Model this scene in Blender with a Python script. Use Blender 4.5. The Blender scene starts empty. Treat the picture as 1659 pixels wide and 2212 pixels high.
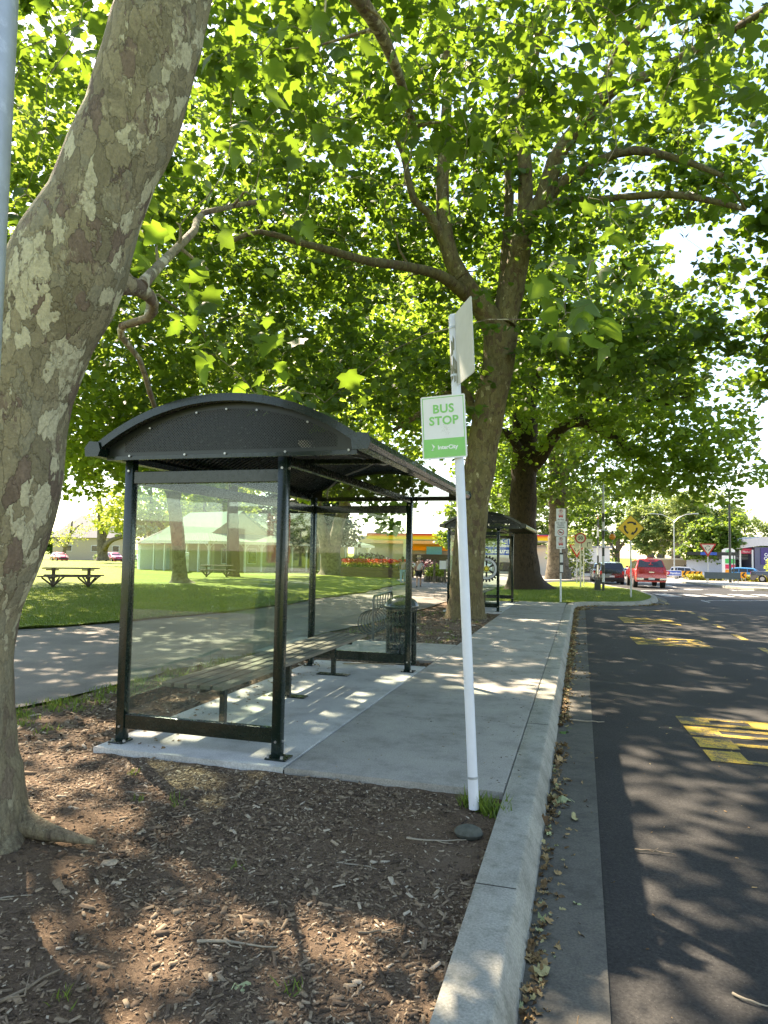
import bpy, bmesh, math, random
import numpy as np
from mathutils import Vector, Matrix, Euler, noise

S = bpy.context.scene
COL = S.collection
PI = math.pi
R = math.radians

# ---------------------------------------------------------------- camera, sky, sun, exposure
cam_d = bpy.data.cameras.new('camera')
cam = bpy.data.objects.new('camera', cam_d); COL.objects.link(cam)
cam_d.sensor_fit = 'HORIZONTAL'; cam_d.sensor_width = 36.0
cam_d.lens = 1478.246 / 1659 * 36.0
cam_d.clip_start = 0.05; cam_d.clip_end = 3000
YAW, PITCH, ROLL = 0.281803529, 0.0596113957, 0.0159985154
cam.matrix_world = (Matrix.Translation((0, 0, 1.56)) @ Matrix.Rotation(YAW, 4, 'Z')
                    @ Matrix.Rotation(PI / 2 + PITCH, 4, 'X') @ Matrix.Rotation(ROLL, 4, 'Z'))
S.camera = cam

SUN_DIR = Vector((-0.70, 0.57, 1.0)).normalized()          # towards the sun
W = bpy.data.worlds.new('World'); S.world = W; W.use_nodes = True
wn = W.node_tree.nodes; wl = W.node_tree.links
sky = wn.new('ShaderNodeTexSky'); sky.sky_type = 'NISHITA'; sky.sun_disc = False
sky.sun_elevation = math.asin(SUN_DIR.z); sky.sun_rotation = math.atan2(SUN_DIR.x, SUN_DIR.y)
sky.air_density = 1.0; sky.dust_density = 0.4; sky.ozone_density = 2.5
bg = wn['Background']; bg.inputs['Strength'].default_value = 0.12
wl.new(sky.outputs[0], bg.inputs['Color'])
sd = bpy.data.lights.new('sun', 'SUN'); so = bpy.data.objects.new('sun', sd); COL.objects.link(so)
sd.energy = 5.0; sd.angle = R(0.55); sd.color = (1.0, 0.95, 0.87)
so.rotation_euler = SUN_DIR.to_track_quat('Z', 'Y').to_euler()
vs = S.view_settings
vs.view_transform = 'Standard'; vs.look = 'None'; vs.gamma = 1.0; vs.exposure = 2.2
vs.use_white_balance = True; vs.white_balance_temperature = 8200; vs.white_balance_tint = 12
cy = S.cycles
cy.max_bounces = 7; cy.diffuse_bounces = 4; cy.glossy_bounces = 3; cy.transmission_bounces = 5
cy.transparent_max_bounces = 24; cy.caustics_reflective = False; cy.caustics_refractive = False
cy.use_denoising = True
cy.sample_clamp_indirect = 6.0

# ---------------------------------------------------------------- helpers
rnd = random.Random(7)

def ramp01(t, a, b):
    t = min(1.0, max(0.0, (t - a) / (b - a))); return t * t * (3 - 2 * t)

def gz(x, y):
    """height of the land: level near the stop, falling gently up the street, lawn a little raised"""
    f = lambda t: t * t / (t + 5) if t > 0 else 0.0
    sr = .0097 * f(y - 20) + .0085 * f(y - 42); sl = .0172 * f(y - 20)
    b = ramp01(-x, 0, 5); s = sr + (sl - sr) * b
    k = min(1.0, max(0.0, -x / 60)); r = ramp01(-x, 8, 16) * 0.22
    return -s * (1 - .35 * k) + r * min(1.0, max(0.0, y / 10))

def interp(tab, y):
    if y <= tab[0][0]: return tab[0][1]
    for (a, va), (b, vb) in zip(tab, tab[1:]):
        if y <= b: return va + (vb - va) * (y - a) / (b - a)
    return tab[-1][1]

def tag(o, label=None, cat=None, group=None, kind=None):
    if label: o['label'] = label
    if cat: o['category'] = cat
    if group: o['group'] = group
    if kind: o['kind'] = kind
    return o

def thing(name, label, cat, loc=(0, 0, 0), rz=0.0, group=None, rot=None, scale=None):
    o = bpy.data.objects.new(name, None); COL.objects.link(o)
    o.empty_display_size = .2
    o.location = loc; o.rotation_euler = rot if rot else (0, 0, rz)
    if scale: o.scale = (scale,) * 3
    return tag(o, label, cat, group)

def copy_tree(o, parent=None):
    c = o.copy(); COL.objects.link(c)
    if parent is not None: c.parent = parent
    for ch in list(o.children): copy_tree(ch, c)
    return c

class MB:
    """collects shapes, then links them as ONE mesh object"""
    def __init__(s): s.v = []; s.f = []
    def add(s, vs, fs, M=None):
        n = len(s.v)
        if M is not None: vs = [tuple(M @ Vector(v)) for v in vs]
        s.v += [tuple(v) for v in vs]; s.f += [tuple(i + n for i in f) for f in fs]; return s
    def box(s, c, d, rz=0.0, M=None, bev=0.0):
        x, y, z = d[0] / 2, d[1] / 2, d[2] / 2
        T = Matrix.Translation(c) @ Matrix.Rotation(rz, 4, 'Z')
        if M is not None: T = M @ T
        if bev <= 0:
            vs = [(i * x, j * y, k * z) for k in (-1, 1) for j in (-1, 1) for i in (-1, 1)]
            return s.add(vs, [(0, 2, 3, 1), (4, 5, 7, 6), (0, 1, 5, 4), (2, 6, 7, 3), (0, 4, 6, 2), (1, 3, 7, 5)], T)
        bm = bmesh.new(); bmesh.ops.create_cube(bm, size=1.0)
        for v in bm.verts: v.co = Vector((v.co.x * d[0], v.co.y * d[1], v.co.z * d[2]))
        bmesh.ops.bevel(bm, geom=bm.edges[:], offset=bev, segments=2, affect='EDGES', profile=.5)
        bm.verts.index_update()
        s.add([v.co.copy() for v in bm.verts], [[v.index for v in f.verts] for f in bm.faces], T); bm.free(); return s
    def bar(s, a, b, w, h=None, up=(0, 0, 1)):
        a = Vector(a); b = Vector(b); h = h or w; d = (b - a); L = d.length; d.normalize()
        u = Vector(up)
        if abs(u.dot(d)) > .98: u = Vector((1, 0, 0))
        sx = d.cross(u).normalized(); uz = sx.cross(d)
        vs = []
        for p in (a, b):
            for i, j in ((-1, -1), (1, -1), (1, 1), (-1, 1)): vs.append(p + sx * (i * w / 2) + uz * (j * h / 2))
        return s.add(vs, [(3, 2, 1, 0), (4, 5, 6, 7), (0, 1, 5, 4), (1, 2, 6, 5), (2, 3, 7, 6), (3, 0, 4, 7)])
    def tube(s, pts, rs, n=8, cap=True, wob=0.0, seed=0):
        pts = [Vector(p) for p in pts]; k = len(pts)
        if not hasattr(rs, '__len__'): rs = [rs] * k
        vs = []; prev = None
        for i, p in enumerate(pts):
            d = (pts[min(i + 1, k - 1)] - pts[max(i - 1, 0)]).normalized()
            if prev is None:
                u = Vector((1, 0, 0)) if abs(d.x) < .8 else Vector((0, 1, 0))
            else: u = prev
            u = (u - d * u.dot(d)).normalized(); prev = u; w = d.cross(u)
            for j in range(n):
                a = 2 * PI * j / n; r = rs[i]
                if wob:
                    q = p + u * math.cos(a) * r + w * math.sin(a) * r
                    r *= 1 + wob * noise.noise(q * 2.2 + Vector((seed, 0, 0))) + wob * .5 * noise.noise(q * 6)
                vs.append(p + u * (math.cos(a) * r) + w * (math.sin(a) * r))
        fs = []
        for i in range(k - 1):
            for j in range(n):
                a = i * n + j; b = i * n + (j + 1) % n
                fs.append((a, b, b + n, a + n))
        if cap: fs += [tuple(range(n - 1, -1, -1)), tuple(range((k - 1) * n, k * n))]
        return s.add(vs, fs)
    def cyl(s, c, r, h, n=16, axis='Z', r2=None):
        d = {'X': Vector((1, 0, 0)), 'Y': Vector((0, 1, 0)), 'Z': Vector((0, 0, 1))}[axis]; c = Vector(c)
        return s.tube([c - d * h / 2, c + d * h / 2], [r, r if r2 is None else r2], n)
    def lathe(s, prof, n=20, c=(0, 0, 0), M=None):
        vs = []; k = len(prof)
        for r, z in prof:
            for j in range(n):
                a = 2 * PI * j / n; vs.append((c[0] + r * math.cos(a), c[1] + r * math.sin(a), c[2] + z))
        fs = [(i * n + j, i * n + (j + 1) % n, (i + 1) * n + (j + 1) % n, (i + 1) * n + j) for i in range(k - 1) for j in range(n)]
        fs += [tuple(range(n - 1, -1, -1)), tuple(range((k - 1) * n, k * n))]
        return s.add(vs, fs, M)
    def prism(s, poly, d0, d1, M=None):
        """poly in local xz, extruded along y from d0 to d1"""
        n = len(poly)
        vs = [(x, d0, z) for x, z in poly] + [(x, d1, z) for x, z in poly]
        a = sum(poly[i][0] * poly[(i + 1) % n][1] - poly[(i + 1) % n][0] * poly[i][1] for i in range(n))
        fr = tuple(range(n)); bk = tuple(range(2 * n - 1, n - 1, -1)); sd_ = [(i, i + n, (i + 1) % n + n, (i + 1) % n) for i in range(n)]
        fs = [fr, bk] + sd_
        if a < 0: fs = [tuple(reversed(f)) for f in fs]
        return s.add(vs, fs, M)
    def ball(s, c, r, n=12, sc=(1, 1, 1)):
        m = n // 2; prof = [(max(1e-4, math.sin(PI * i / m)) * r, -math.cos(PI * i / m) * r) for i in range(m + 1)]
        return s.lathe(prof, n, (0, 0, 0), Matrix.Translation(c) @ Matrix.Diagonal((*sc, 1)))
    def build(s, name, mat, parent=None, smooth=False, loc=None, rz=None, bevel=0.0):
        me = bpy.data.meshes.new(name); me.from_pydata(s.v, [], s.f); me.update()
        o = bpy.data.objects.new(name, me); COL.objects.link(o)
        if mat is not None: me.materials.append(mat)
        if smooth:
            me.shade_smooth()
            try: me.set_sharp_from_angle(angle=R(40))
            except Exception: pass
        if parent is not None: o.parent = parent
        if loc: o.location = loc
        if rz: o.rotation_euler = (0, 0, rz)
        if bevel:
            b = o.modifiers.new('bevel', 'BEVEL'); b.width = bevel; b.segments = 2; b.limit_method = 'ANGLE'; b.angle_limit = R(40)
        return o

def text_mesh(name, txt, size, mat, parent, loc, rot=(PI / 2, 0, 0), align='CENTER', ext=.0008, sx=1.0, space=1.0, bold=0.0, shear=0.0):
    cu = bpy.data.curves.new(name, 'FONT'); cu.body = txt; cu.size = size; cu.align_x = align; cu.align_y = 'CENTER'
    cu.extrude = ext; cu.space_character = space; cu.offset = bold; cu.shear = shear; cu.resolution_u = 3
    t = bpy.data.objects.new('tmp', cu); COL.objects.link(t)
    dg = bpy.context.evaluated_depsgraph_get(); dg.update()
    me = bpy.data.meshes.new_from_object(t.evaluated_get(dg)); me.name = name
    bpy.data.objects.remove(t); bpy.data.curves.remove(cu)
    me.materials.clear(); me.materials.append(mat)
    o = bpy.data.objects.new(name, me); COL.objects.link(o)
    o.parent = parent; o.location = loc; o.rotation_euler = rot; o.scale = (sx, 1, 1)
    return o

# ---------------------------------------------------------------- materials
def newmat(name):
    m = bpy.data.materials.new(name); m.use_nodes = True
    nt = m.node_tree; return m, nt, nt.nodes, nt.links, nt.nodes['Principled BSDF']

def ramp(N, stops, interp_='LINEAR'):
    r = N.new('ShaderNodeValToRGB'); e = r.color_ramp.elements; r.color_ramp.interpolation = interp_
    while len(e) > 1: e.remove(e[-1])
    e[0].position = stops[0][0]; e[0].color = (*stops[0][1], 1)
    for p, c in stops[1:]:
        q = e.new(p); q.color = (*c, 1)
    return r

def nz(N, L, scale, detail=4, rough=.6, vec=None, dist=0.0):
    t = N.new('ShaderNodeTexNoise'); t.inputs['Scale'].default_value = scale; t.inputs['Detail'].default_value = detail
    t.inputs['Roughness'].default_value = rough; t.inputs['Distortion'].default_value = dist
    if vec is not None: L.new(vec, t.inputs['Vector'])
    return t

def bump(N, L, P, h, strength=.4, dist=.01):
    b = N.new('ShaderNodeBump'); b.inputs['Strength'].default_value = strength; b.inputs['Distance'].default_value = dist
    L.new(h, b.inputs['Height']); L.new(b.outputs[0], P.inputs['Normal']); return b

def mixc(N, L, fac, a, b, mode='MIX'):
    m = N.new('ShaderNodeMix'); m.data_type = 'RGBA'; m.blend_type = mode
    for s_, v in ((0, fac), (6, a), (7, b)):
        if hasattr(v, 'is_linked') or isinstance(v, bpy.types.NodeSocket): L.new(v, m.inputs[s_])
        elif isinstance(v, (int, float)): m.inputs[s_].default_value = v
        else: m.inputs[s_].default_value = (*v, 1)
    return m.outputs[2]

def mth(N, L, op, a, b=None):
    m = N.new('ShaderNodeMath'); m.operation = op
    for i, v in enumerate((a, b)):
        if v is None: continue
        if isinstance(v, (int, float)): m.inputs[i].default_value = v
        else: L.new(v, m.inputs[i])
    return m.outputs[0]

def obj_co(N): return N.new('ShaderNodeTexCoord').outputs['Object']

def plain(name, col, rough=.5, var=.12, scale=6.0, metal=0.0, spec=.5, bmp=0.0, coat=0.0, dirt=None, dirt_scale=3.0, dirt_at=.6):
    m, nt, N, L, P = newmat(name)
    P.inputs['Roughness'].default_value = rough; P.inputs['Metallic'].default_value = metal
    P.inputs['Specular IOR Level'].default_value = spec; P.inputs['Coat Weight'].default_value = coat
    co = obj_co(N); t = nz(N, L, scale, 5, .65, co)
    r = ramp(N, [(.3, tuple(c * (1 - var) for c in col)), (.7, tuple(min(1, c * (1 + var)) for c in col))])
    L.new(t.outputs[0], r.inputs[0]); c = r.outputs[0]
    if dirt:
        t2 = nz(N, L, dirt_scale, 8, .75, co); r2 = ramp(N, [(dirt_at, (0, 0, 0)), (dirt_at + .12, (1, 1, 1))])
        L.new(t2.outputs[0], r2.inputs[0]); c = mixc(N, L, r2.outputs[0], c, dirt)
    L.new(c, P.inputs['Base Color'])
    t3 = nz(N, L, scale * 7, 3, .6, co)
    rr = mth(N, L, 'MULTIPLY_ADD', t3.outputs[0], .25); N[-1].inputs[2].default_value = rough - .12
    L.new(rr, P.inputs['Roughness'])
    if bmp: bump(N, L, P, t3.outputs[0], bmp, .004)
    return m
# ---------------------------------------------------------------- ground materials
def mat_asphalt(name, dark, light, scale=1.0, bstr=.5):
    m, nt, N, L, P = newmat(name); co = obj_co(N)
    a = nz(N, L, 62 * scale, 5, .85, co); b = nz(N, L, .7, 7, .7, co)
    v = N.new('ShaderNodeTexVoronoi'); v.inputs['Scale'].default_value = 62 * scale; L.new(co, v.inputs['Vector'])
    r = ramp(N, [(.3, dark), (.62, tuple((x + y) / 2 for x, y in zip(dark, light))), (.8, light)]); L.new(a.outputs[0], r.inputs[0])
    r2 = ramp(N, [(.3, (.62, .62, .62)), (.5, (.95, .95, .95)), (.7, (1.35, 1.33, 1.28))]); L.new(b.outputs[0], r2.inputs[0])
    c = mixc(N, L, 1.0, r.outputs[0], r2.outputs[0], 'MULTIPLY')
    sp = ramp(N, [(.0, (1, 1, 1)), (.12, (0, 0, 0))]); L.new(v.outputs['Distance'], sp.inputs[0])
    rs = mth(N, L, 'MULTIPLY', sp.outputs[0], .55)
    c = mixc(N, L, rs, c, tuple(x * 3.2 for x in light))
    L.new(c, P.inputs['Base Color']); P.inputs['Roughness'].default_value = .85; P.inputs['Specular IOR Level'].default_value = .3
    bump(N, L, P, a.outputs[0], bstr, .006); return m

def mat_concrete(name, col, stain=(.12, .12, .1), st=.55, green=False):
    m, nt, N, L, P = newmat(name); co = obj_co(N)
    a = nz(N, L, 90, 4, .7, co); b = nz(N, L, 2.2, 8, .7, co); d = nz(N, L, 11, 7, .75, co)
    r = ramp(N, [(.3, tuple(c * .66 for c in col)), (.7, tuple(c * 1.22 for c in col))]); L.new(a.outputs[0], r.inputs[0])
    r2 = ramp(N, [(.3, (.6, .6, .58)), (.5, (.96, .96, .96)), (.75, (1.15, 1.15, 1.12))]); L.new(b.outputs[0], r2.inputs[0])
    c = mixc(N, L, 1.0, r.outputs[0], r2.outputs[0], 'MULTIPLY')
    r3 = ramp(N, [(st, (0, 0, 0)), (st + .2, (.6, .6, .6))]); L.new(d.outputs[0], r3.inputs[0])
    c = mixc(N, L, r3.outputs[0], c, stain)
    if green:
        g = nz(N, L, .8, 4, .6, co); r4 = ramp(N, [(.6, (0, 0, 0)), (.75, (.5, .5, .5))]); L.new(g.outputs[0], r4.inputs[0])
        c = mixc(N, L, r4.outputs[0], c, (.2, .24, .1))
    L.new(c, P.inputs['Base Color']); P.inputs['Roughness'].default_value = .9; P.inputs['Specular IOR Level'].default_value = .3
    bump(N, L, P, a.outputs[0], .35, .003); return m

def mat_mulch():
    m, nt, N, L, P = newmat('mulch'); co = obj_co(N)
    a = nz(N, L, 55, 6, .75, co, 1.2); b = nz(N, L, 1.1, 6, .65, co); f = nz(N, L, 240, 3, .7, co)
    r = ramp(N, [(.25, (.04, .027, .018)), (.45, (.105, .068, .043)), (.6, (.2, .135, .085)), (.75, (.36, .27, .18))]); L.new(a.outputs[0], r.inputs[0])
    rb = ramp(N, [(.42, (0, 0, 0)), (.62, (1, 1, 1))]); L.new(b.outputs[0], rb.inputs[0])
    fine = ramp(N, [(.3, (.115, .078, .054)), (.7, (.25, .18, .125))]); L.new(f.outputs[0], fine.inputs[0])
    k = mth(N, L, 'MULTIPLY', rb.outputs[0], .75)
    c = mixc(N, L, k, r.outputs[0], fine.outputs[0]); L.new(c, P.inputs['Base Color'])
    P.inputs['Roughness'].default_value = .95; P.inputs['Specular IOR Level'].default_value = .2
    bump(N, L, P, a.outputs[0], .9, .02); return m

def mat_grass():
    m, nt, N, L, P = newmat('lawn_grass'); co = obj_co(N)
    a = nz(N, L, 38, 6, .8, co); b = nz(N, L, .35, 6, .6, co); e = nz(N, L, 3.0, 5, .7, co)
    r = ramp(N, [(.28, (.04, .07, .008)), (.5, (.13, .18, .014)), (.72, (.3, .34, .025))]); L.new(a.outputs[0], r.inputs[0])
    r2 = ramp(N, [(.35, (.8, .86, .8)), (.65, (1.3, 1.18, .95))]); L.new(b.outputs[0], r2.inputs[0])
    c = mixc(N, L, 1.0, r.outputs[0], r2.outputs[0], 'MULTIPLY')
    r3 = ramp(N, [(.62, (0, 0, 0)), (.78, (.55, .55, .55))]); L.new(e.outputs[0], r3.inputs[0])
    c = mixc(N, L, r3.outputs[0], c, (.16, .15, .05)); L.new(c, P.inputs['Base Color'])
    P.inputs['Roughness'].default_value = .8; P.inputs['Specular IOR Level'].default_value = .15
    bump(N, L, P, a.outputs[0], 1.0, .03); return m

def mat_dash(name, col, under):
    """road paint worn through to the asphalt"""
    m, nt, N, L, P = newmat(name); co = obj_co(N)
    a = nz(N, L, 75, 6, .8, co); b = nz(N, L, 5, 4, .6, co)
    s_ = mth(N, L, 'ADD', a.outputs[0], mth(N, L, 'MULTIPLY', b.outputs[0], .8))
    r = ramp(N, [(.5, (1, 1, 1)), (.6, (0, 0, 0))]); r.inputs[0].default_value = 0
    sc = mth(N, L, 'MULTIPLY', s_, .62); L.new(sc, r.inputs[0])
    v = ramp(N, [(.3, tuple(c * .75 for c in col)), (.7, col)]); L.new(b.outputs[0], v.inputs[0])
    c = mixc(N, L, r.outputs[0], under, v.outputs[0]); L.new(c, P.inputs['Base Color'])
    P.inputs['Roughness'].default_value = .75; bump(N, L, P, a.outputs[0], .4, .004); return m

M_ROAD = mat_asphalt('road_asphalt', (.008, .008, .008), (.085, .08, .075))
M_PATH = mat_asphalt('path_asphalt', (.14, .125, .11), (.29, .26, .225), .7, .4)
M_FORE = mat_asphalt('forecourt', (.24, .22, .2), (.42, .38, .34), .4, .3)
M_CONC = mat_concrete('footpath_concrete', (.36, .34, .3))
M_SLAB = mat_concrete('shelter_slab_concrete', (.54, .53, .5), st=.62, green=True)
M_KERB = mat_concrete('kerb_concrete', (.34, .33, .285), (.1, .11, .08), .5)
M_GUT = mat_concrete('gutter_concrete', (.135, .125, .105), (.05, .05, .045), .5)
M_MULCH = mat_mulch(); M_GRASS = mat_grass()
M_YEL = mat_dash('yellow_road_paint', (.66, .43, .04), (.06, .055, .04))
M_WHT = mat_dash('white_road_paint', (.75, .75, .72), (.08, .08, .08))

def drange(a, b, s_):
    n = max(1, int(round((b - a) / s_))); return [a + (b - a) * i / n for i in range(n + 1)]

def sheet(name, xl, xr, ys, nx, off, mat, kind='structure', bumpf=None, lab=None):
    vs = []; fs = []
    for y in ys:
        a = xl(y); b = xr(y)
        for i in range(nx + 1):
            x = a + (b - a) * i / nx; z = gz(x, y) + off
            if bumpf: z += bumpf(x, y)
            vs.append((x, y, z))
    for j in range(len(ys) - 1):
        for i in range(nx):
            a = j * (nx + 1) + i; fs.append((a, a + 1, a + nx + 2, a + nx + 1))
    me = bpy.data.meshes.new(name); me.from_pydata(vs, [], fs); me.update(); me.shade_smooth()
    me.materials.append(mat); o = bpy.data.objects.new(name, me); COL.objects.link(o); o['kind'] = kind
    if lab: o['label'] = lab
    return o

B_PTS = [(-.49, -6), (-.49, 22.4), (-.47, 23.2), (-.38, 24.0), (-.15, 24.7), (.25, 25.15), (.9, 25.5), (1.5, 25.9), (2.0, 26.6), (2.3, 27.6), (2.66, 29.5), (2.8, 32.1), (2.5, 38.2), (1.6, 42.6), (.25, 53.3), (-1.25, 69), (-3, 95), (-6, 125)]
def smooth_poly(pts, step=.4):
    out = []
    for i in range(len(pts) - 1):
        p0 = Vector(pts[max(i - 1, 0)]); p1 = Vector(pts[i]); p2 = Vector(pts[i + 1]); p3 = Vector(pts[min(i + 2, len(pts) - 1)])
        n = max(1, int((p2 - p1).length / step))
        for k in range(n):
            t = k / n
            if (p2 - p1).length > 8: out.append(p1.lerp(p2, t)); continue
            out.append(.5 * ((2 * p1) + (-p0 + p2) * t + (2 * p0 - 5 * p1 + 4 * p2 - p3) * t * t + (-p0 + 3 * p1 - 3 * p2 + p3) * t ** 3))
    out.append(Vector(pts[-1])); return out
B_SM = smooth_poly(B_PTS)
B_TAB = [(p.y, p.x) for p in B_SM]
bx = lambda y: interp(B_TAB, y)
PATH_L = [(-6, -12.2), (10.4, -10.1), (14, -9.0), (17.9, -8.4), (27, -8.6), (34.8, -9.6), (38, -9.7), (46, -12.5), (60, -14), (125, -24)]
PATH_R = [(-6, -5.9), (5.5, -5.42), (7, -5.15), (12, -4.8), (22, -4.3), (30, -4.6), (38, -4.9), (45, -3.9), (52, -2.2), (57, -.2)]
pL = lambda y: interp(PATH_L, y) + .09 * math.sin(y * 1.7) + .05 * math.sin(y * 4.1)
pR = lambda y: min(interp(PATH_R, y) + .08 * math.sin(y * 1.3 + 1) + .04 * math.sin(y * 5.3), bx(y) - .1)

# one land sheet under everything, out to the horizon
vs = []; fs = []
gx = [-1500, -700, -350, -200, -120, -70, -40, -20, -10, -5, 0, 5, 10, 20, 40, 70, 120, 200, 350, 700, 1500]
gy = [-1500, -400, -100, -30, -6, 0, 10, 20, 30, 40, 60, 80, 110, 150, 200, 300, 500, 900, 1800]
for y in gy:
    for x in gx: vs.append((x, y, gz(x, min(y, 140)) - .3))
nxx = len(gx)
for j in range(len(gy) - 1):
    for i in range(nxx - 1): a = j * nxx + i; fs.append((a, a + 1, a + nxx + 1, a + nxx))
MB().add(vs, fs).build('ground', M_GRASS)['kind'] = 'structure'

sheet('road', lambda y: bx(y) + .588, lambda y: 60.0, drange(-6, 60, 1.0) + drange(62, 125, 3), 12, -.133, M_ROAD)
sheet('roundabout_road', lambda y: -30 - (y - 60) * .2, lambda y: 90.0, drange(60, 135, 3), 12, -.128, M_FORE)
sheet('lawn', lambda y: -150.0, lambda y: -40.0, drange(-6, 125, 4), 10, -.012, M_GRASS)
sheet('lawn', lambda y: -40.0, lambda y: pL(y), drange(-6, 60, .6), 40, -.012, M_GRASS,
      bumpf=lambda x, y: .03 * noise.noise(Vector((x * 2, y * 2, 0))) + (.03 if x > pL(y) - .5 else 0))
sheet('lawn', lambda y: -40.0, lambda y: pL(y), drange(60, 125, 4), 10, -.012, M_GRASS)
sheet('path', pL, pR, drange(-6, 60, .5), 8, -.022, M_PATH)
sheet('path', lambda y: pL(y) - .3, lambda y: bx(y) - .1, drange(60, 80, 2), 6, -.03, M_FORE)
isl_y = drange(23.9, 26, .1) + drange(26.3, 62, .6)
sheet('island_lawn', lambda y: pR(y), lambda y: bx(y) - .01, isl_y, 22, -.008, M_GRASS,
      bumpf=lambda x, y: .025 * noise.noise(Vector((x * 2, y * 2, 3))))

def mulch_h(x, y):
    return (.016 * noise.noise(Vector((x * 3, y * 3, 0))) + .01 * noise.noise(Vector((x * 11, y * 11, 5)))
            + .006 * noise.noise(Vector((x * 29, y * 29, 9))) - .045
            + .10 * math.exp(-((x + 3.0) ** 2 + (y - 2.9) ** 2) / .7))
sheet('mulch_bed', pR, lambda y: -.485, drange(-1.2, 4.66, .03), 170, 0, M_MULCH, bumpf=mulch_h)
sheet('mulch_bed', pR, lambda y: -3.69, drange(4.66, 9.9, .06), 26, 0, M_MULCH, bumpf=mulch_h)
sheet('mulch_bed', lambda y: -3.69, lambda y: -2.075, drange(9.36, 9.9, .04), 36, 0, M_MULCH, bumpf=mulch_h)
sheet('mulch_bed', pR, lambda y: -2.075, drange(11.8, 23.9, .08), 34, 0, M_MULCH, bumpf=mulch_h)

def slab(name, x0, x1, y0, y1, mat, z=0.0, th=.12):
    n = max(1, int((y1 - y0) / 1.5)); vs = []; fs = []
    for j in range(n + 1):
        y = y0 + (y1 - y0) * j / n
        for x, zz in ((x0, z - th), (x0, z - .008), (x0 + .008, z), (x1 - .008, z), (x1, z - .008), (x1, z - th)): vs.append((x, y, gz(0, y) + zz))
    for j in range(n):
        for i in range(5): a = j * 6 + i; fs.append((a, a + 6, a + 7, a + 1))
    fs += [tuple(range(6)), tuple(range(n * 6 + 5, n * 6 - 1, -1))]
    o = MB().add(vs, [tuple(reversed(f)) for f in fs]).build(name, mat); o['kind'] = 'structure'; return o
slab('shelter_slab', -3.70, -2.076, 4.65, 9.36, M_SLAB)
slab('shelter_slab', -3.70, -2.076, 18.8, 23.5, M_SLAB)
slab('crossing_slab', -4.95, -2.076, 9.9, 11.8, M_CONC, -.004)
yy = 4.65
while yy < 23.8:
    y2 = min(yy + 4.75, 23.9); slab('footpath', -2.066, -.498, yy + .004, y2 - .004, M_CONC); yy = y2
bd = MB()
for y0_ in (4.65, 14):
    bd.box((-2.071, y0_ + 5, -.03), (.008, 10, .02)); bd.box((-.4935, y0_ + 5, -.03), (.006, 10, .02))
bd.build('slab_joint', plain('joint_dirt', (.03, .025, .02), .95))['kind'] = 'structure'

# kerb and gutter swept along the road edge
def sweep(name, pts, prof, mat, seg=None):
    vs = []; fs = []; k = len(prof)
    for i, p in enumerate(pts):
        d = (pts[min(i + 1, len(pts) - 1)] - pts[max(i - 1, 0)]).normalized(); nrm = Vector((d.y, -d.x))
        for o_, z in prof:
            q = p + nrm * o_; vs.append((q.x, q.y, gz(p.x, p.y) + z))
    for i in range(len(pts) - 1):
        for j in range(k - 1): a = i * k + j; fs.append((a, a + 1, a + k + 1, a + k))
    o = MB().add(vs, fs).build(name, mat, smooth=True); o['kind'] = 'structure'; return o
kp = [p for p in smooth_poly([(-.49, -6), (-.49, -2), (-.49, 2), (-.49, 6), (-.49, 10), (-.49, 14), (-.49, 18)] + B_PTS[1:], .25)]
sweep('kerb', kp, [(-.002, -.2), (0.0, -.004), (.006, 0.0), (.185, .0), (.197, -.004), (.204, -.014), (.262, -.142), (.262, -.2)], M_KERB)
sweep('gutter', kp, [(.258, -.147), (.34, -.140), (.50, -.134), (.59, -.126), (.592, -.2)], M_GUT)
# cold joints across the kerb
kj = MB()
for y in (0.1, 3.35, 6.6, 9.9, 13.1, 16.4, 19.6): kj.box((-.392, y, .0006), (.19, .007, .0012)); 
kj.build('kerb_joint', bpy.data.materials['joint_dirt'])['kind'] = 'structure'

# ---------------------------------------------------------------- road markings
def flat(name, polys, mat, z=-.129):
    mb = MB()
    for P_ in polys: mb.add([(x, y, gz(x, y) + z) for x, y in P_], [tuple(range(len(P_)))])
    o = mb.build(name, mat); o['kind'] = 'structure'
    for p in o.data.polygons:
        if p.normal.z < 0: o.data.flip_normals(); break
    return o
BLOCK = {'S': [(0, .8, 1, 1), (0, .42, .3, .8), (0, .42, 1, .6), (.7, .2, 1, .42), (0, 0, 1, .2)], 'T': [(0, .78, 1, 1), (.36, 0, .66, .78)],
 'O': [(0, .8, 1, 1), (0, .2, .3, .8), (.7, .2, 1, .8), (0, 0, 1, .2)], 'P': [(0, .8, 1, 1), (0, 0, .3, .8), (.7, .55, 1, .8), (.3, .4, 1, .55)],
 'B': [(0, .84, .95, 1), (0, .16, .3, .84), (.7, .56, 1, .84), (.3, .44, .95, .56), (.7, .16, 1, .44), (0, 0, .95, .16)], 'U': [(0, .18, .3, 1), (.7, .18, 1, 1), (0, 0, 1, .18)]}
def road_word(txt, x0, y0, hx, wy):
    """block lettering painted flat, tops towards the kerb, read along the street"""
    mb = MB(); p = wy / len(txt); w = p * .80
    for i, ch in enumerate(txt):
        for a, b, c, d in BLOCK[ch]:
            y1, y2 = y0 + i * p + a * w, y0 + i * p + c * w; x1, x2 = x0 + (1 - d) * hx, x0 + (1 - b) * hx; sl = .05
            mb.add([(x1 - sl * (y1 - y0), y1, gz(x1, y1) - .1285), (x2 - sl * (y1 - y0), y1, gz(x2, y1) - .1285), (x2 - sl * (y2 - y0), y2, gz(x2, y2) - .1285), (x1 - sl * (y2 - y0), y2, gz(x1, y2) - .1285)], [(0, 1, 2, 3)])
    o = mb.build('road_lettering', M_YEL); o['kind'] = 'structure'; return o
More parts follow.
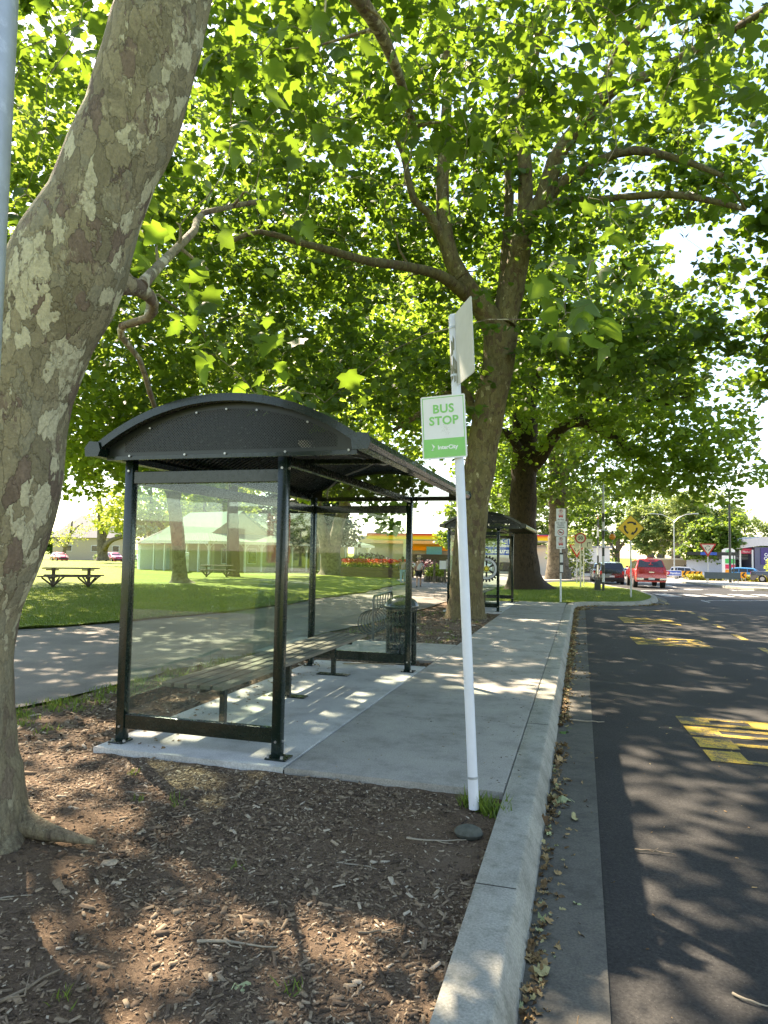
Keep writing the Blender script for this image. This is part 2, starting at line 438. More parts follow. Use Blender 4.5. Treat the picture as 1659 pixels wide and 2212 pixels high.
road_word('STOP', 1.04, 6.36, 1.5, 1.74)
road_word('BUS', 1.03, 14.2, 1.35, 1.38)
road_word('STOP', 1.05, 18.65, 1.35, 1.9)
flat('yellow_line', [[(.12, 23.2), (.12, 23.34), (3.2, 23.8), (3.2, 23.66)]], M_YEL)
flat('yellow_dashes', [[(3.2, y), (3.34, y), (3.34, y + 1.15), (3.2, y + 1.15)] for y in (11.1, 13.5, 15.9, 18.2, 20.5, 22.7)], M_YEL)
flat('yellow_dashes', [[(3.0 + i * .02, 27.5 + i * 1.6), (3.15 + i * .02, 27.4 + i * 1.6), (3.17, 28.5 + i * 1.6), (3.02, 28.6 + i * 1.6)] for i in range(3)], M_YEL)
flat('white_line', [[(4.72, 31.0), (4.84, 31.2), (6.1, 17.0), (5.95, 17.0)]], M_WHT)
flat('white_line', [[(4.75, 30.95), (4.75, 31.2), (12.0, 35.8), (12.0, 35.5)]], M_WHT, -.1285)
zs = []
for i in range(8):
    x = 3.75 + i * 1.25; y = 33.9 + i * .75; zs.append([(x, y), (x + .72, y + .4), (x + .3, y + 3.0), (x - .42, y + 2.6)])
flat('zebra_crossing', zs, M_WHT)
flat('limit_line', [[(3.1, 39.9), (3.1, 40.5), (10, 46.4), (10, 45.8)]], M_WHT)
flat('lane_line', [[(5.0, 42.5), (5.12, 42.5), (4.3, 52), (4.18, 52)], [(8.8, 45), (8.92, 45), (8.9, 69), (8.75, 69)]], M_WHT)
flat('turn_arrow', [[(6.0, 43.6), (6.9, 44.2), (6.6, 44.8), (7.4, 45.4), (6.3, 46.0), (5.4, 44.9), (5.7, 44.6)], [(5.9, 49), (6.05, 49), (6.3, 56), (5.2, 53.5), (5.9, 54)]], M_WHT)
SKEL = {'plane_tree_a': [[(-3.16, 2.9, -0.22, 0.456), (-3.13, 2.89, 0.02, 0.372), (-3.1, 2.89, 0.26, 0.305), (-3.12, 2.87, 0.43, 0.283), (-3.14, 2.85, 0.69, 0.281), (-3.13, 2.83, 0.95, 0.274), (-3.1, 2.83, 1.15, 0.267), (-3.05, 2.84, 1.3, 0.247), (-2.98, 2.84, 1.47, 0.25), (-2.93, 2.85, 1.63, 0.262), (-2.89, 2.85, 1.85, 0.274), (-2.87, 2.84, 2.04, 0.276), (-2.84, 2.83, 2.31, 0.279), (-2.78, 2.84, 2.48, 0.269), (-2.71, 2.85, 2.7, 0.274), (-2.62, 2.86, 2.89, 0.288), (-2.53, 2.88, 3.09, 0.283), (-2.42, 2.89, 3.32, 0.243), (-2.33, 2.9, 3.56, 0.235), (-2.24, 2.92, 3.77, 0.228), (-2.17, 2.92, 4.04, 0.228), (-2.11, 2.92, 4.22, 0.226), (-2.07, 2.93, 4.4, 0.214), (-1.9, 2.89, 4.96, 0.199), (-1.81, 3.07, 5.78, 0.18), (-1.9, 3.48, 7.2, 0.17), (-1.92, 4.0, 8.82, 0.146)],
 [(-2.59, 2.92, 3.0, 0.097), (-2.59, 3.22, 3.07, 0.066), (-2.55, 3.44, 3.12, 0.05), (-2.58, 3.64, 3.1, 0.032), (-2.68, 3.72, 3.04, 0.027), (-2.89, 3.77, 3.03, 0.024), (-2.97, 3.85, 2.98, 0.022), (-2.98, 4.06, 2.89, 0.019), (-3.15, 4.44, 2.74, 0.021), (-3.32, 4.82, 2.61, 0.015)],
 [(-2.91, 3.76, 3.02, 0.021), (-2.94, 4.06, 3.17, 0.019), (-3.04, 4.22, 3.4, 0.017)],
 [(-2.53, 3.44, 3.13, 0.039), (-2.72, 3.89, 3.47, 0.031), (-2.82, 4.45, 3.98, 0.028), (-3.08, 4.98, 4.41, 0.024), (-2.89, 5.63, 4.82, 0.022)],
 [(-1.81, 3.07, 5.78, 0.125), (-1.48, 4.04, 6.82, 0.124), (-0.75, 5.26, 7.41, 0.106), (-0.02, 6.67, 8.22, 0.083)],
 [(-1.81, 3.07, 5.78, 0.125), (-2.79, 3.51, 7.59, 0.122), (-4.48, 3.94, 9.66, 0.112)],
 [(-1.9, 2.89, 4.96, 0.095), (-1.84, 4.01, 5.73, 0.087), (-1.78, 5.45, 6.27, 0.065), (-1.85, 6.66, 6.59, 0.049), (-1.94, 7.88, 6.64, 0.04)]], 'roots_a': [[(-3.07, 2.94, 0.32, 0.183), (-2.94, 2.99, 0.18, 0.112), (-2.79, 3.02, 0.11, 0.063), (-2.59, 3.01, 0.09, 0.036), (-2.39, 3.05, 0.06, 0.012)],
 [(-2.91, 2.91, 0.0, 0.189), (-2.78, 2.84, -0.04, 0.115), (-2.72, 2.76, -0.13, 0.056)]], 'plane_tree_b': [[(-2.8, 17.23, -0.12, 0.605), (-2.8, 17.22, 0.11, 0.489), (-2.78, 17.2, 0.48, 0.431), (-2.77, 17.12, 0.95, 0.406), (-2.63, 17.02, 2.45, 0.382), (-2.41, 16.98, 4.01, 0.382), (-2.17, 16.87, 5.32, 0.38), (-1.99, 16.85, 6.36, 0.38), (-1.92, 16.83, 7.11, 0.437)],
 [(-1.97, 16.82, 7.05, 0.345), (-2.41, 16.44, 7.71, 0.261), (-2.87, 16.06, 8.36, 0.213), (-3.13, 15.83, 9.1, 0.19), (-3.18, 15.54, 10.32, 0.154), (-3.05, 15.19, 11.46, 0.13), (-2.97, 14.92, 12.72, 0.107), (-3.02, 14.51, 14.08, 0.084), (-3.07, 13.91, 15.19, 0.061)],
 [(-2.67, 16.25, 7.84, 0.169), (-3.13, 15.38, 8.03, 0.13), (-3.62, 14.21, 7.82, 0.101), (-4.09, 12.54, 7.31, 0.082), (-4.52, 11.39, 7.09, 0.068), (-4.8, 10.79, 6.98, 0.057), (-5.11, 9.98, 6.82, 0.038), (-5.35, 9.21, 6.27, 0.036)],
 [(-3.07, 15.87, 8.87, 0.134), (-3.48, 15.39, 9.61, 0.099), (-3.77, 15.08, 9.83, 0.087), (-3.94, 14.66, 10.73, 0.064), (-4.16, 14.26, 11.17, 0.052)],
 [(-1.86, 16.84, 7.28, 0.322), (-1.66, 16.84, 8.14, 0.299), (-1.48, 16.64, 8.81, 0.261), (-1.3, 16.34, 9.46, 0.246), (-0.85, 16.13, 9.98, 0.219), (-0.58, 15.74, 10.68, 0.182), (-0.02, 15.35, 11.2, 0.155), (0.71, 14.81, 11.54, 0.128), (1.32, 14.37, 11.38, 0.114), (2.32, 13.62, 11.31, 0.088), (3.0, 12.79, 11.1, 0.065), (3.61, 11.93, 10.99, 0.045)],
 [(-1.34, 16.44, 9.4, 0.202), (-1.28, 16.07, 10.57, 0.165), (-1.32, 15.66, 11.92, 0.152), (-1.08, 15.36, 12.9, 0.127), (-0.77, 15.07, 13.83, 0.104), (-0.59, 14.64, 14.93, 0.071)],
 [(-0.16, 15.42, 11.08, 0.125), (0.43, 15.14, 11.71, 0.101), (0.75, 14.68, 12.25, 0.088), (1.27, 14.29, 12.46, 0.066)],
 [(-1.13, 16.27, 9.75, 0.155), (-0.37, 16.04, 10.32, 0.13), (0.44, 15.64, 10.47, 0.104), (1.11, 15.31, 10.39, 0.091), (1.98, 14.87, 9.8, 0.067), (2.67, 14.38, 9.09, 0.046)],
 [(-0.91, 16.22, 9.92, 0.11), (0.44, 15.69, 9.58, 0.083), (1.72, 15.04, 9.18, 0.078), (2.44, 14.55, 8.71, 0.065), (2.99, 14.01, 8.18, 0.044)],
 [(-1.95, 16.8, 7.39, 0.161), (-1.85, 17.14, 9.06, 0.141), (-1.78, 17.25, 11.05, 0.119), (-1.92, 17.3, 12.96, 0.096), (-2.17, 17.32, 14.91, 0.073)],
 [(-2.35, 16.98, 4.3, 0.104), (-2.93, 17.24, 5.8, 0.095), (-3.82, 17.43, 5.4, 0.085), (-4.86, 17.58, 4.85, 0.062)]], 'plane_tree_c': [[(-2.67, 35.43, -0.4, 1.451), (-2.74, 35.39, -0.05, 1.077), (-2.81, 35.33, 0.6, 0.772), (-2.85, 35.23, 2.0, 0.679), (-2.84, 34.99, 4.33, 0.653), (-2.75, 34.87, 6.66, 0.607), (-2.74, 34.65, 8.51, 0.605), (-2.77, 34.48, 9.41, 0.51)],
 [(-3.0, 34.56, 8.74, 0.419), (-3.34, 33.95, 10.25, 0.322), (-3.62, 33.25, 11.93, 0.249), (-3.67, 32.58, 14.0, 0.179), (-4.07, 31.28, 16.21, 0.13)],
 [(-2.59, 34.56, 8.95, 0.418), (-2.13, 34.25, 11.19, 0.322), (-1.44, 33.79, 13.32, 0.249), (-0.56, 33.37, 15.83, 0.179), (0.09, 32.35, 18.44, 0.13)],
 [(-2.7, 34.94, 5.73, 0.42), (-2.02, 34.57, 6.37, 0.368), (-1.43, 33.86, 7.16, 0.292), (-0.68, 33.21, 7.76, 0.241), (0.11, 32.61, 7.69, 0.235), (1.14, 31.9, 7.06, 0.207), (1.73, 31.48, 6.47, 0.183), (2.07, 31.2, 5.91, 0.14)],
 [(-1.43, 33.86, 7.16, 0.18), (0.08, 32.98, 8.28, 0.173), (1.48, 32.32, 8.68, 0.147), (2.53, 31.59, 8.47, 0.142), (3.54, 30.86, 8.1, 0.118), (4.43, 30.07, 8.27, 0.095)],
 [(-2.66, 34.92, 6.2, 0.28), (-3.35, 33.09, 7.32, 0.201), (-4.08, 31.83, 7.35, 0.152)]], 'plane_tree_d': [[(-2.18, 68.36, -0.92, 1.607), (-2.18, 68.33, -0.43, 1.25), (-2.22, 68.19, 1.57, 0.938), (-2.21, 67.91, 6.03, 0.848), (-2.3, 67.61, 10.48, 0.67), (-2.38, 66.28, 14.73, 0.44)],
 [(-2.21, 67.8, 7.81, 0.446), (-0.69, 65.96, 11.1, 0.346), (0.95, 64.23, 12.92, 0.252)]], 'park_tree_e': [[(-18.24, 48.85, -0.21, 1.191), (-18.24, 48.83, 0.18, 0.841), (-18.27, 48.75, 1.29, 0.736), (-18.34, 48.69, 1.99, 0.771)],
 [(-18.47, 48.66, 1.82, 0.561), (-18.73, 48.2, 3.02, 0.453), (-18.85, 47.54, 4.73, 0.311), (-18.73, 46.4, 6.69, 0.203)],
 [(-18.0, 48.78, 2.0, 0.526), (-17.53, 48.4, 3.74, 0.452), (-16.96, 48.06, 5.1, 0.414), (-16.14, 47.13, 7.07, 0.271), (-14.85, 46.32, 9.29, 0.199)]], 'park_tree_f': [[(-16.28, 25.52, 0.1, 0.626), (-16.3, 25.5, 0.33, 0.352), (-16.34, 25.45, 0.92, 0.274), (-16.39, 25.36, 2.09, 0.274), (-16.45, 25.17, 3.25, 0.273), (-16.54, 24.99, 4.02, 0.252)],
 [(-16.5, 25.02, 3.73, 0.194), (-16.5, 24.24, 4.52, 0.152), (-16.43, 23.17, 5.32, 0.11), (-16.5, 22.03, 6.57, 0.088)],
 [(-16.35, 25.07, 3.63, 0.194), (-15.96, 24.89, 4.97, 0.154), (-15.6, 24.59, 6.46, 0.114), (-15.22, 24.36, 8.51, 0.095)]], 'park_tree_g': [[(-19.99, 36.87, -0.12, 0.552), (-19.99, 36.85, 0.21, 0.414), (-19.98, 36.72, 2.36, 0.359), (-19.88, 36.4, 4.55, 0.302), (-19.73, 36.07, 7.26, 0.219), (-19.45, 35.53, 10.45, 0.135)]], 'park_tree_t7': [[(-63.89, 80.68, -0.07, 1.028), (-63.89, 80.64, 0.57, 0.707), (-63.95, 80.57, 1.53, 0.707), (-64.07, 80.45, 2.81, 0.578), (-64.19, 80.24, 5.69, 0.386), (-64.37, 79.99, 8.9, 0.257)],
 [(-63.76, 80.64, 1.21, 0.45), (-62.6, 79.87, 2.17, 0.382), (-61.09, 79.23, 2.81, 0.315), (-59.0, 78.76, 3.25, 0.249)],
 [(-64.01, 80.51, 2.17, 0.321), (-63.26, 80.58, 4.43, 0.257), (-62.89, 80.49, 7.64, 0.193)]], 'park_tree_t8': [[(-87.25, 100.04, -0.78, 0.406), (-87.17, 99.95, 1.01, 0.325), (-86.62, 100.02, 2.48, 0.26), (-86.07, 100.06, 4.27, 0.203), (-85.84, 100.01, 6.3, 0.13)],
 [(-87.01, 99.97, 1.42, 0.244), (-87.87, 99.66, 2.45, 0.195), (-89.04, 99.26, 3.41, 0.13)],
 [(-86.31, 100.05, 3.45, 0.162), (-84.43, 99.45, 5.06, 0.113), (-83.42, 99.69, 5.88, 0.081)]], 'far_tree_1': [[(15.58, 127.75, -1.28, 1.357), (15.58, 127.68, -0.09, 0.958), (15.74, 127.55, 2.7, 0.878), (15.31, 126.19, 5.85, 0.633), (14.58, 124.69, 9.72, 0.471)],
 [(15.59, 127.53, 2.3, 0.559), (13.94, 125.79, 5.83, 0.396), (12.69, 124.2, 8.9, 0.314)],
 [(15.74, 127.53, 3.1, 0.559), (17.74, 126.84, 6.68, 0.396), (19.1, 126.0, 9.79, 0.314)]], 'far_tree_2': [[(12.78, 131.1, -1.02, 0.743), (12.31, 130.86, 0.62, 0.66), (11.36, 130.46, 2.66, 0.578), (10.73, 130.12, 5.12, 0.413)],
 [(12.78, 131.02, 0.21, 0.495), (13.58, 131.1, 2.7, 0.413), (13.74, 130.94, 6.0, 0.33)]], 'far_tree_3': [[(20.98, 123.06, -1.41, 0.758), (20.47, 122.82, 0.09, 0.682), (19.6, 122.43, 2.34, 0.606), (18.27, 120.8, 5.69, 0.375)],
 [(20.61, 122.87, 0.09, 0.53), (22.07, 123.15, 2.39, 0.455), (22.6, 122.0, 6.51, 0.3)]]}
SPRAYS = [(-0.09, 4.55, 3.38), (-0.12, 4.56, 3.11), (0.07, 4.71, 3.27), (-0.05, 4.43, 3.09), (0.24, 5.05, 3.55), (0.11, 5.11, 3.73), (0.32, 5.47, 4.07), (0.52, 5.82, 4.33), (0.05, 5.67, 4.48), (-2.17, 5.03, 2.83), (-2.3, 4.89, 2.82), (-2.02, 5.18, 2.78), (-2.66, 5.2, 2.89), (-2.44, 4.81, 3.38), (-2.85, 5.11, 3.32), (-3.69, 3.9, 5.45), (-3.67, 4.12, 5.51), (-3.89, 3.93, 4.13), (-4.14, 4.06, 4.13), (-2.69, 4.21, 3.47), (-2.73, 4.21, 3.37), (-2.62, 4.33, 3.61), (-2.74, 3.88, 3.6), (-2.73, 4.07, 3.85), (-2.93, 4.67, 3.34), (-3.08, 5.05, 3.24), (-2.42, 4.14, 4.18), (-2.26, 3.95, 4.63), (-2.17, 4.16, 5.03), (-2.15, 4.59, 5.04), (-2.04, 4.19, 5.22), (-1.88, 4.85, 5.32), (-1.88, 4.63, 5.54), (-2.44, 4.72, 4.88), (-1.93, 5.46, 5.34), (-2.36, 5.36, 5.01), (-1.49, 5.35, 5.89), (-1.35, 6.02, 5.86), (-1.07, 5.66, 6.16), (-1.09, 6.52, 5.77), (-0.42, 6.05, 6.33), (0.29, 6.05, 6.19), (0.93, 6.65, 6.25), (1.19, 6.31, 6.2), (1.43, 7.03, 5.96), (0.77, 7.03, 6.08), (0.1, 6.64, 5.93), (-1.16, 6.74, 5.23), (-1.75, 6.54, 5.65), (-2.7, 5.08, 4.57), (-2.56, 5.74, 4.63)]
# ---------------------------------------------------------------- bark and leaves
def mat_plane_bark(name, base, cream, brown, scale=1.0, cream_at=.78, lichen=True, stretch=.45):
    m, nt, N, L, P = newmat(name); co = obj_co(N)
    mp = N.new('ShaderNodeMapping'); mp.inputs['Scale'].default_value = (1, 1, stretch); L.new(co, mp.inputs[0])
    w = nz(N, L, 7 * scale, 4, .65, mp.outputs[0])
    off = N.new('ShaderNodeVectorMath'); off.operation = 'SCALE'; off.inputs['Scale'].default_value = .24 / scale; L.new(w.outputs['Color'], off.inputs[0])
    ad = N.new('ShaderNodeVectorMath'); ad.operation = 'ADD'; L.new(mp.outputs[0], ad.inputs[0]); L.new(off.outputs[0], ad.inputs[1])
    v = N.new('ShaderNodeTexVoronoi'); v.inputs['Scale'].default_value = 11 * scale; v.inputs['Randomness'].default_value = 1; L.new(ad.outputs[0], v.inputs['Vector'])
    v2 = N.new('ShaderNodeTexVoronoi'); v2.inputs['Scale'].default_value = 11 * scale; v2.feature = 'DISTANCE_TO_EDGE'; L.new(ad.outputs[0], v2.inputs['Vector'])
    sep = N.new('ShaderNodeSeparateColor'); L.new(v.outputs['Color'], sep.inputs[0])
    big = nz(N, L, 1.6 * scale, 3, .5, co)
    s_ = mth(N, L, 'ADD', mth(N, L, 'MULTIPLY', sep.outputs[0], .62), mth(N, L, 'MULTIPLY', big.outputs[0], .42))
    b2 = tuple(c * .78 for c in base); b3 = (base[0] * .95, base[1] * 1.0, base[2] * 1.08)
    r = ramp(N, [(0, brown), (.24, tuple(c * 1.25 for c in brown)), (.33, b2), (.46, base), (.6, b3), (cream_at - .07, tuple(c * 1.12 for c in base)), (cream_at, cream), (.93, tuple(c * .8 for c in cream))], 'CONSTANT')
    L.new(s_, r.inputs[0]); c = r.outputs[0]
    v3 = N.new('ShaderNodeTexVoronoi'); v3.inputs['Scale'].default_value = 24 * scale; L.new(ad.outputs[0], v3.inputs['Vector'])
    sp3 = N.new('ShaderNodeSeparateColor'); L.new(v3.outputs['Color'], sp3.inputs[0])
    pz = ramp(N, [(0, tuple(x * 1.25 for x in brown)), (.2, tuple(x * .9 for x in base)), (.45, tuple(x * 1.15 for x in base)), (.62, tuple((x + y) / 2 for x, y in zip(base, cream))), (.8, base)], 'CONSTANT'); L.new(sp3.outputs[1], pz.inputs[0])
    msk = ramp(N, [(.56, (0, 0, 0)), (.6, (.8, .8, .8))]); mn = nz(N, L, 3.2 * scale, 5, .7, co); L.new(mn.outputs[0], msk.inputs[0]); c = mixc(N, L, msk.outputs[0], c, pz.outputs[0])
    ck = ramp(N, [(0, (.45, .45, .45)), (.035, (.85, .85, .85)), (.07, (1, 1, 1))]); L.new(v2.outputs[0], ck.inputs[0]); c = mixc(N, L, .5, c, ck.outputs[0], 'MULTIPLY')
    fz = N.new('ShaderNodeSeparateXYZ'); L.new(co, fz.inputs[0]); fm = N.new('ShaderNodeMapRange'); fm.inputs[1].default_value = 1.5; fm.inputs[2].default_value = .1; fm.inputs[3].default_value = 0; fm.inputs[4].default_value = .85; L.new(fz.outputs[2], fm.inputs[0])
    mp2 = N.new('ShaderNodeMapping'); mp2.inputs['Scale'].default_value = (1, 1, .16); L.new(co, mp2.inputs[0]); fs_ = nz(N, L, 34, 7, .75, mp2.outputs[0], .5)
    fr3 = ramp(N, [(.35, tuple(x * .45 for x in brown)), (.5, tuple((x + y) * .48 for x, y in zip(base, brown))), (.7, tuple(x * 1.1 for x in base))]); L.new(fs_.outputs[0], fr3.inputs[0])
    fk = mth(N, L, 'MULTIPLY', fm.outputs[0], mth(N, L, 'ADD', mth(N, L, 'MULTIPLY', mn.outputs[0], 1.1), .3)); c = mixc(N, L, fk, c, fr3.outputs[0])
    fn = nz(N, L, 60, 5, .7, co); fr = ramp(N, [(.3, (.72, .72, .72)), (.7, (1.15, 1.15, 1.15))]); L.new(fn.outputs[0], fr.inputs[0])
    c = mixc(N, L, 1.0, c, fr.outputs[0], 'MULTIPLY')
    fl = nz(N, L, 26 * scale, 6, .8, mp.outputs[0], .6); fl2 = ramp(N, [(.6, (0, 0, 0)), (.66, (.75, .75, .75))]); L.new(fl.outputs[0], fl2.inputs[0])
    bm_ = ramp(N, [(.42, (0, 0, 0)), (.56, (1, 1, 1))]); L.new(big.outputs[0], bm_.inputs[0])
    k = mth(N, L, 'MULTIPLY', fl2.outputs[0], bm_.outputs[0])
    c = mixc(N, L, k, c, tuple(x * .55 for x in brown))
    if lichen:
        ln = nz(N, L, 5, 9, .85, co); l2 = ramp(N, [(.64, (0, 0, 0)), (.67, (.85, .85, .85))]); L.new(ln.outputs[0], l2.inputs[0])
        c = mixc(N, L, l2.outputs[0], c, (.36, .42, .38))
    L.new(c, P.inputs['Base Color']); P.inputs['Roughness'].default_value = .85; P.inputs['Specular IOR Level'].default_value = .25
    ed = ramp(N, [(0, (0, 0, 0)), (.06, (1, 1, 1))]); L.new(v2.outputs[0], ed.inputs[0])
    h = mth(N, L, 'ADD', mth(N, L, 'MULTIPLY', s_, .9), mth(N, L, 'MULTIPLY', fl.outputs[0], .9))
    h = mth(N, L, 'ADD', h, mth(N, L, 'MULTIPLY', ed.outputs[0], .25)); h = mth(N, L, 'ADD', h, mth(N, L, 'MULTIPLY', mth(N, L, 'MULTIPLY', fs_.outputs[0], fm.outputs[0]), 1.6))
    bump(N, L, P, h, .9, .022); return m

def mat_leaf(name, dark, light, trans, tw=.5, rough=.5):
    m, nt, N, L, P = newmat(name)
    at = N.new('ShaderNodeAttribute'); at.attribute_name = 'tint'
    r = ramp(N, [(0, dark), (1, light)]); L.new(at.outputs['Fac'], r.inputs[0])
    L.new(r.outputs[0], P.inputs['Base Color']); P.inputs['Roughness'].default_value = rough; P.inputs['Specular IOR Level'].default_value = .4
    tr = N.new('ShaderNodeBsdfTranslucent')
    r2 = ramp(N, [(0, tuple(c * .7 for c in trans)), (1, trans)]); L.new(at.outputs['Fac'], r2.inputs[0]); L.new(r2.outputs[0], tr.inputs['Color'])
    mx = N.new('ShaderNodeMixShader'); mx.inputs[0].default_value = tw
    L.new(P.outputs[0], mx.inputs[1]); L.new(tr.outputs[0], mx.inputs[2]); L.new(mx.outputs[0], N['Material Output'].inputs[0])
    return m

BARK_A = mat_plane_bark('plane_bark_mottled', (.31, .27, .17), (.58, .54, .37), (.18, .135, .1), 1.3, .72)
BARK_B = mat_plane_bark('plane_bark_olive', (.2, .165, .075), (.44, .39, .22), (.12, .085, .05), 1.3, .84)
BARK_C = mat_plane_bark('plane_bark_dark', (.075, .052, .034), (.16, .125, .08), (.035, .026, .018), 1.6, .88)
BARK_D = plain('grey_bark', (.16, .135, .1), .9, .4, 5, spec=.2, bmp=.6, dirt=(.07, .055, .04), dirt_at=.5)
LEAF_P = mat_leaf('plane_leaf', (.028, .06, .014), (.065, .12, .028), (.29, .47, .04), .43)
LEAF_M = mat_leaf('lightened_plane_leaf', (.045, .09, .018), (.1, .17, .035), (.42, .62, .06), .5)  # plane leaf with extra brightness put into its colour, for a shaded crown
LEAF_Q = mat_leaf('park_leaf', (.03, .075, .014), (.08, .16, .03), (.36, .52, .06), .45)
LEAF_Y = mat_leaf('young_leaf', (.12, .2, .03), (.26, .34, .05), (.6, .68, .09), .45)
LEAF_K = mat_leaf('conifer_needles', (.012, .028, .014), (.03, .055, .024), (.05, .09, .03), .25)
LEAF_G = mat_leaf('far_leaf', (.07, .13, .035), (.2, .28, .07), (.42, .52, .12), .35)

PALM = [(0, 0), (.16, -.07), (.45, .02), (.36, .22), (.6, .46), (.33, .5), (.24, .68), (0, 1.0), (-.24, .68), (-.33, .5), (-.6, .46), (-.36, .22), (-.45, .02), (-.16, -.07)]
MID = [(0, 0), (.42, .04), (.56, .46), (.0, 1.0), (-.56, .46), (-.42, .04)]
def leaf_shape(lod):
    if lod == 0: p = PALM; c = (0, .4, .0)
    elif lod == 1: p = MID; c = (0, .4, 0)
    else:
        return np.array([(0, 0, 0), (.5, .42, -.1), (0, 1, -.03), (-.5, .42, -.1)], float), np.array([(0, 1, 2), (0, 2, 3)])
    v = [(c[0], c[1], .06)] + [(x, y, -.26 * abs(x) - .24 * y * y) for x, y in p]; n = len(p)
    return np.array(v, float), np.array([(0, i + 1, (i + 1) % n + 1) for i in range(n)])

def leaves_mesh(name, C_, rng, size, lod, mat, parent, droop=.75, out=None, var=.42):
    """C_: n x 3 stems of the leaves"""
    n = len(C_); V, F = leaf_shape(lod)
    a = rng.uniform(0, 2 * PI, n)
    Y = np.stack([np.cos(a), np.sin(a), -rng.normal(droop, .45, n)], 1)
    if out is not None: Y += out
    Y /= np.linalg.norm(Y, axis=1)[:, None]
    Nn = np.stack([rng.normal(0, .45, n), rng.normal(0, .45, n), np.ones(n)], 1)
    Nn -= Y * (Nn * Y).sum(1)[:, None]; Nn /= np.linalg.norm(Nn, axis=1)[:, None]
    X = np.cross(Y, Nn)
    s_ = size * rng.uniform(1 - var, 1 + var, n)
    curl = rng.uniform(-1.2, 1.8, n)
    P_ = (C_[:, None, :] + s_[:, None, None] * (V[None, :, 0:1] * X[:, None, :] + V[None, :, 1:2] * Y[:, None, :]
          + (V[None, :, 2:3] * curl[:, None, None]) * Nn[:, None, :]))
    k = len(V); me = bpy.data.meshes.new(name)
    P_ = P_.reshape(-1, 3); T_ = (F[None] + (np.arange(n) * k)[:, None, None]).reshape(-1, 3)
    me.vertices.add(len(P_)); me.vertices.foreach_set('co', P_.ravel().astype(np.float32))
    me.loops.add(T_.size); me.loops.foreach_set('vertex_index', T_.ravel().astype(np.int32))
    me.polygons.add(len(T_)); me.polygons.foreach_set('loop_start', np.arange(0, T_.size, 3, dtype=np.int32))
    me.update(calc_edges=True)
    at = me.attributes.new('tint', 'FLOAT', 'POINT')
    cl = np.clip(rng.normal(.5, .28, n), 0, 1); at.data.foreach_set('value', np.repeat(cl, k).astype(np.float32))
    if lod < 2: me.shade_smooth()
    me.materials.append(mat); o = bpy.data.objects.new(name, me); COL.objects.link(o); o.parent = parent; return o

def catmull(pts, step):
    out = []; P_ = [np.array(p, float) for p in pts]
    for i in range(len(P_) - 1):
        p0, p1, p2, p3 = P_[max(i - 1, 0)], P_[i], P_[i + 1], P_[min(i + 2, len(P_) - 1)]
        n = max(2, int(np.linalg.norm(p2[:3] - p1[:3]) / step))
        for k in range(n):
            t = k / n
            q = .5 * ((2 * p1) + (-p0 + p2) * t + (2 * p0 - 5 * p1 + 4 * p2 - p3) * t * t + (-p0 + 3 * p1 - 3 * p2 + p3) * t ** 3)
            q[3] = p1[3] + (p2[3] - p1[3]) * t; out.append(q)
    out.append(P_[-1]); return out

def blob(rng, c, r, n, shell=.45, zmin=None):
    """n points spread through an ellipsoid, thicker towards its skin"""
    out = []
    while len(out) < n:
        d = rng.normal(0, 1, 3); d /= np.linalg.norm(d); t = rng.uniform(0, 1) ** shell
        p = np.array(c) + d * np.array(r) * t
        if zmin is not None and p[2] < zmin: continue
        out.append(p)
    return out

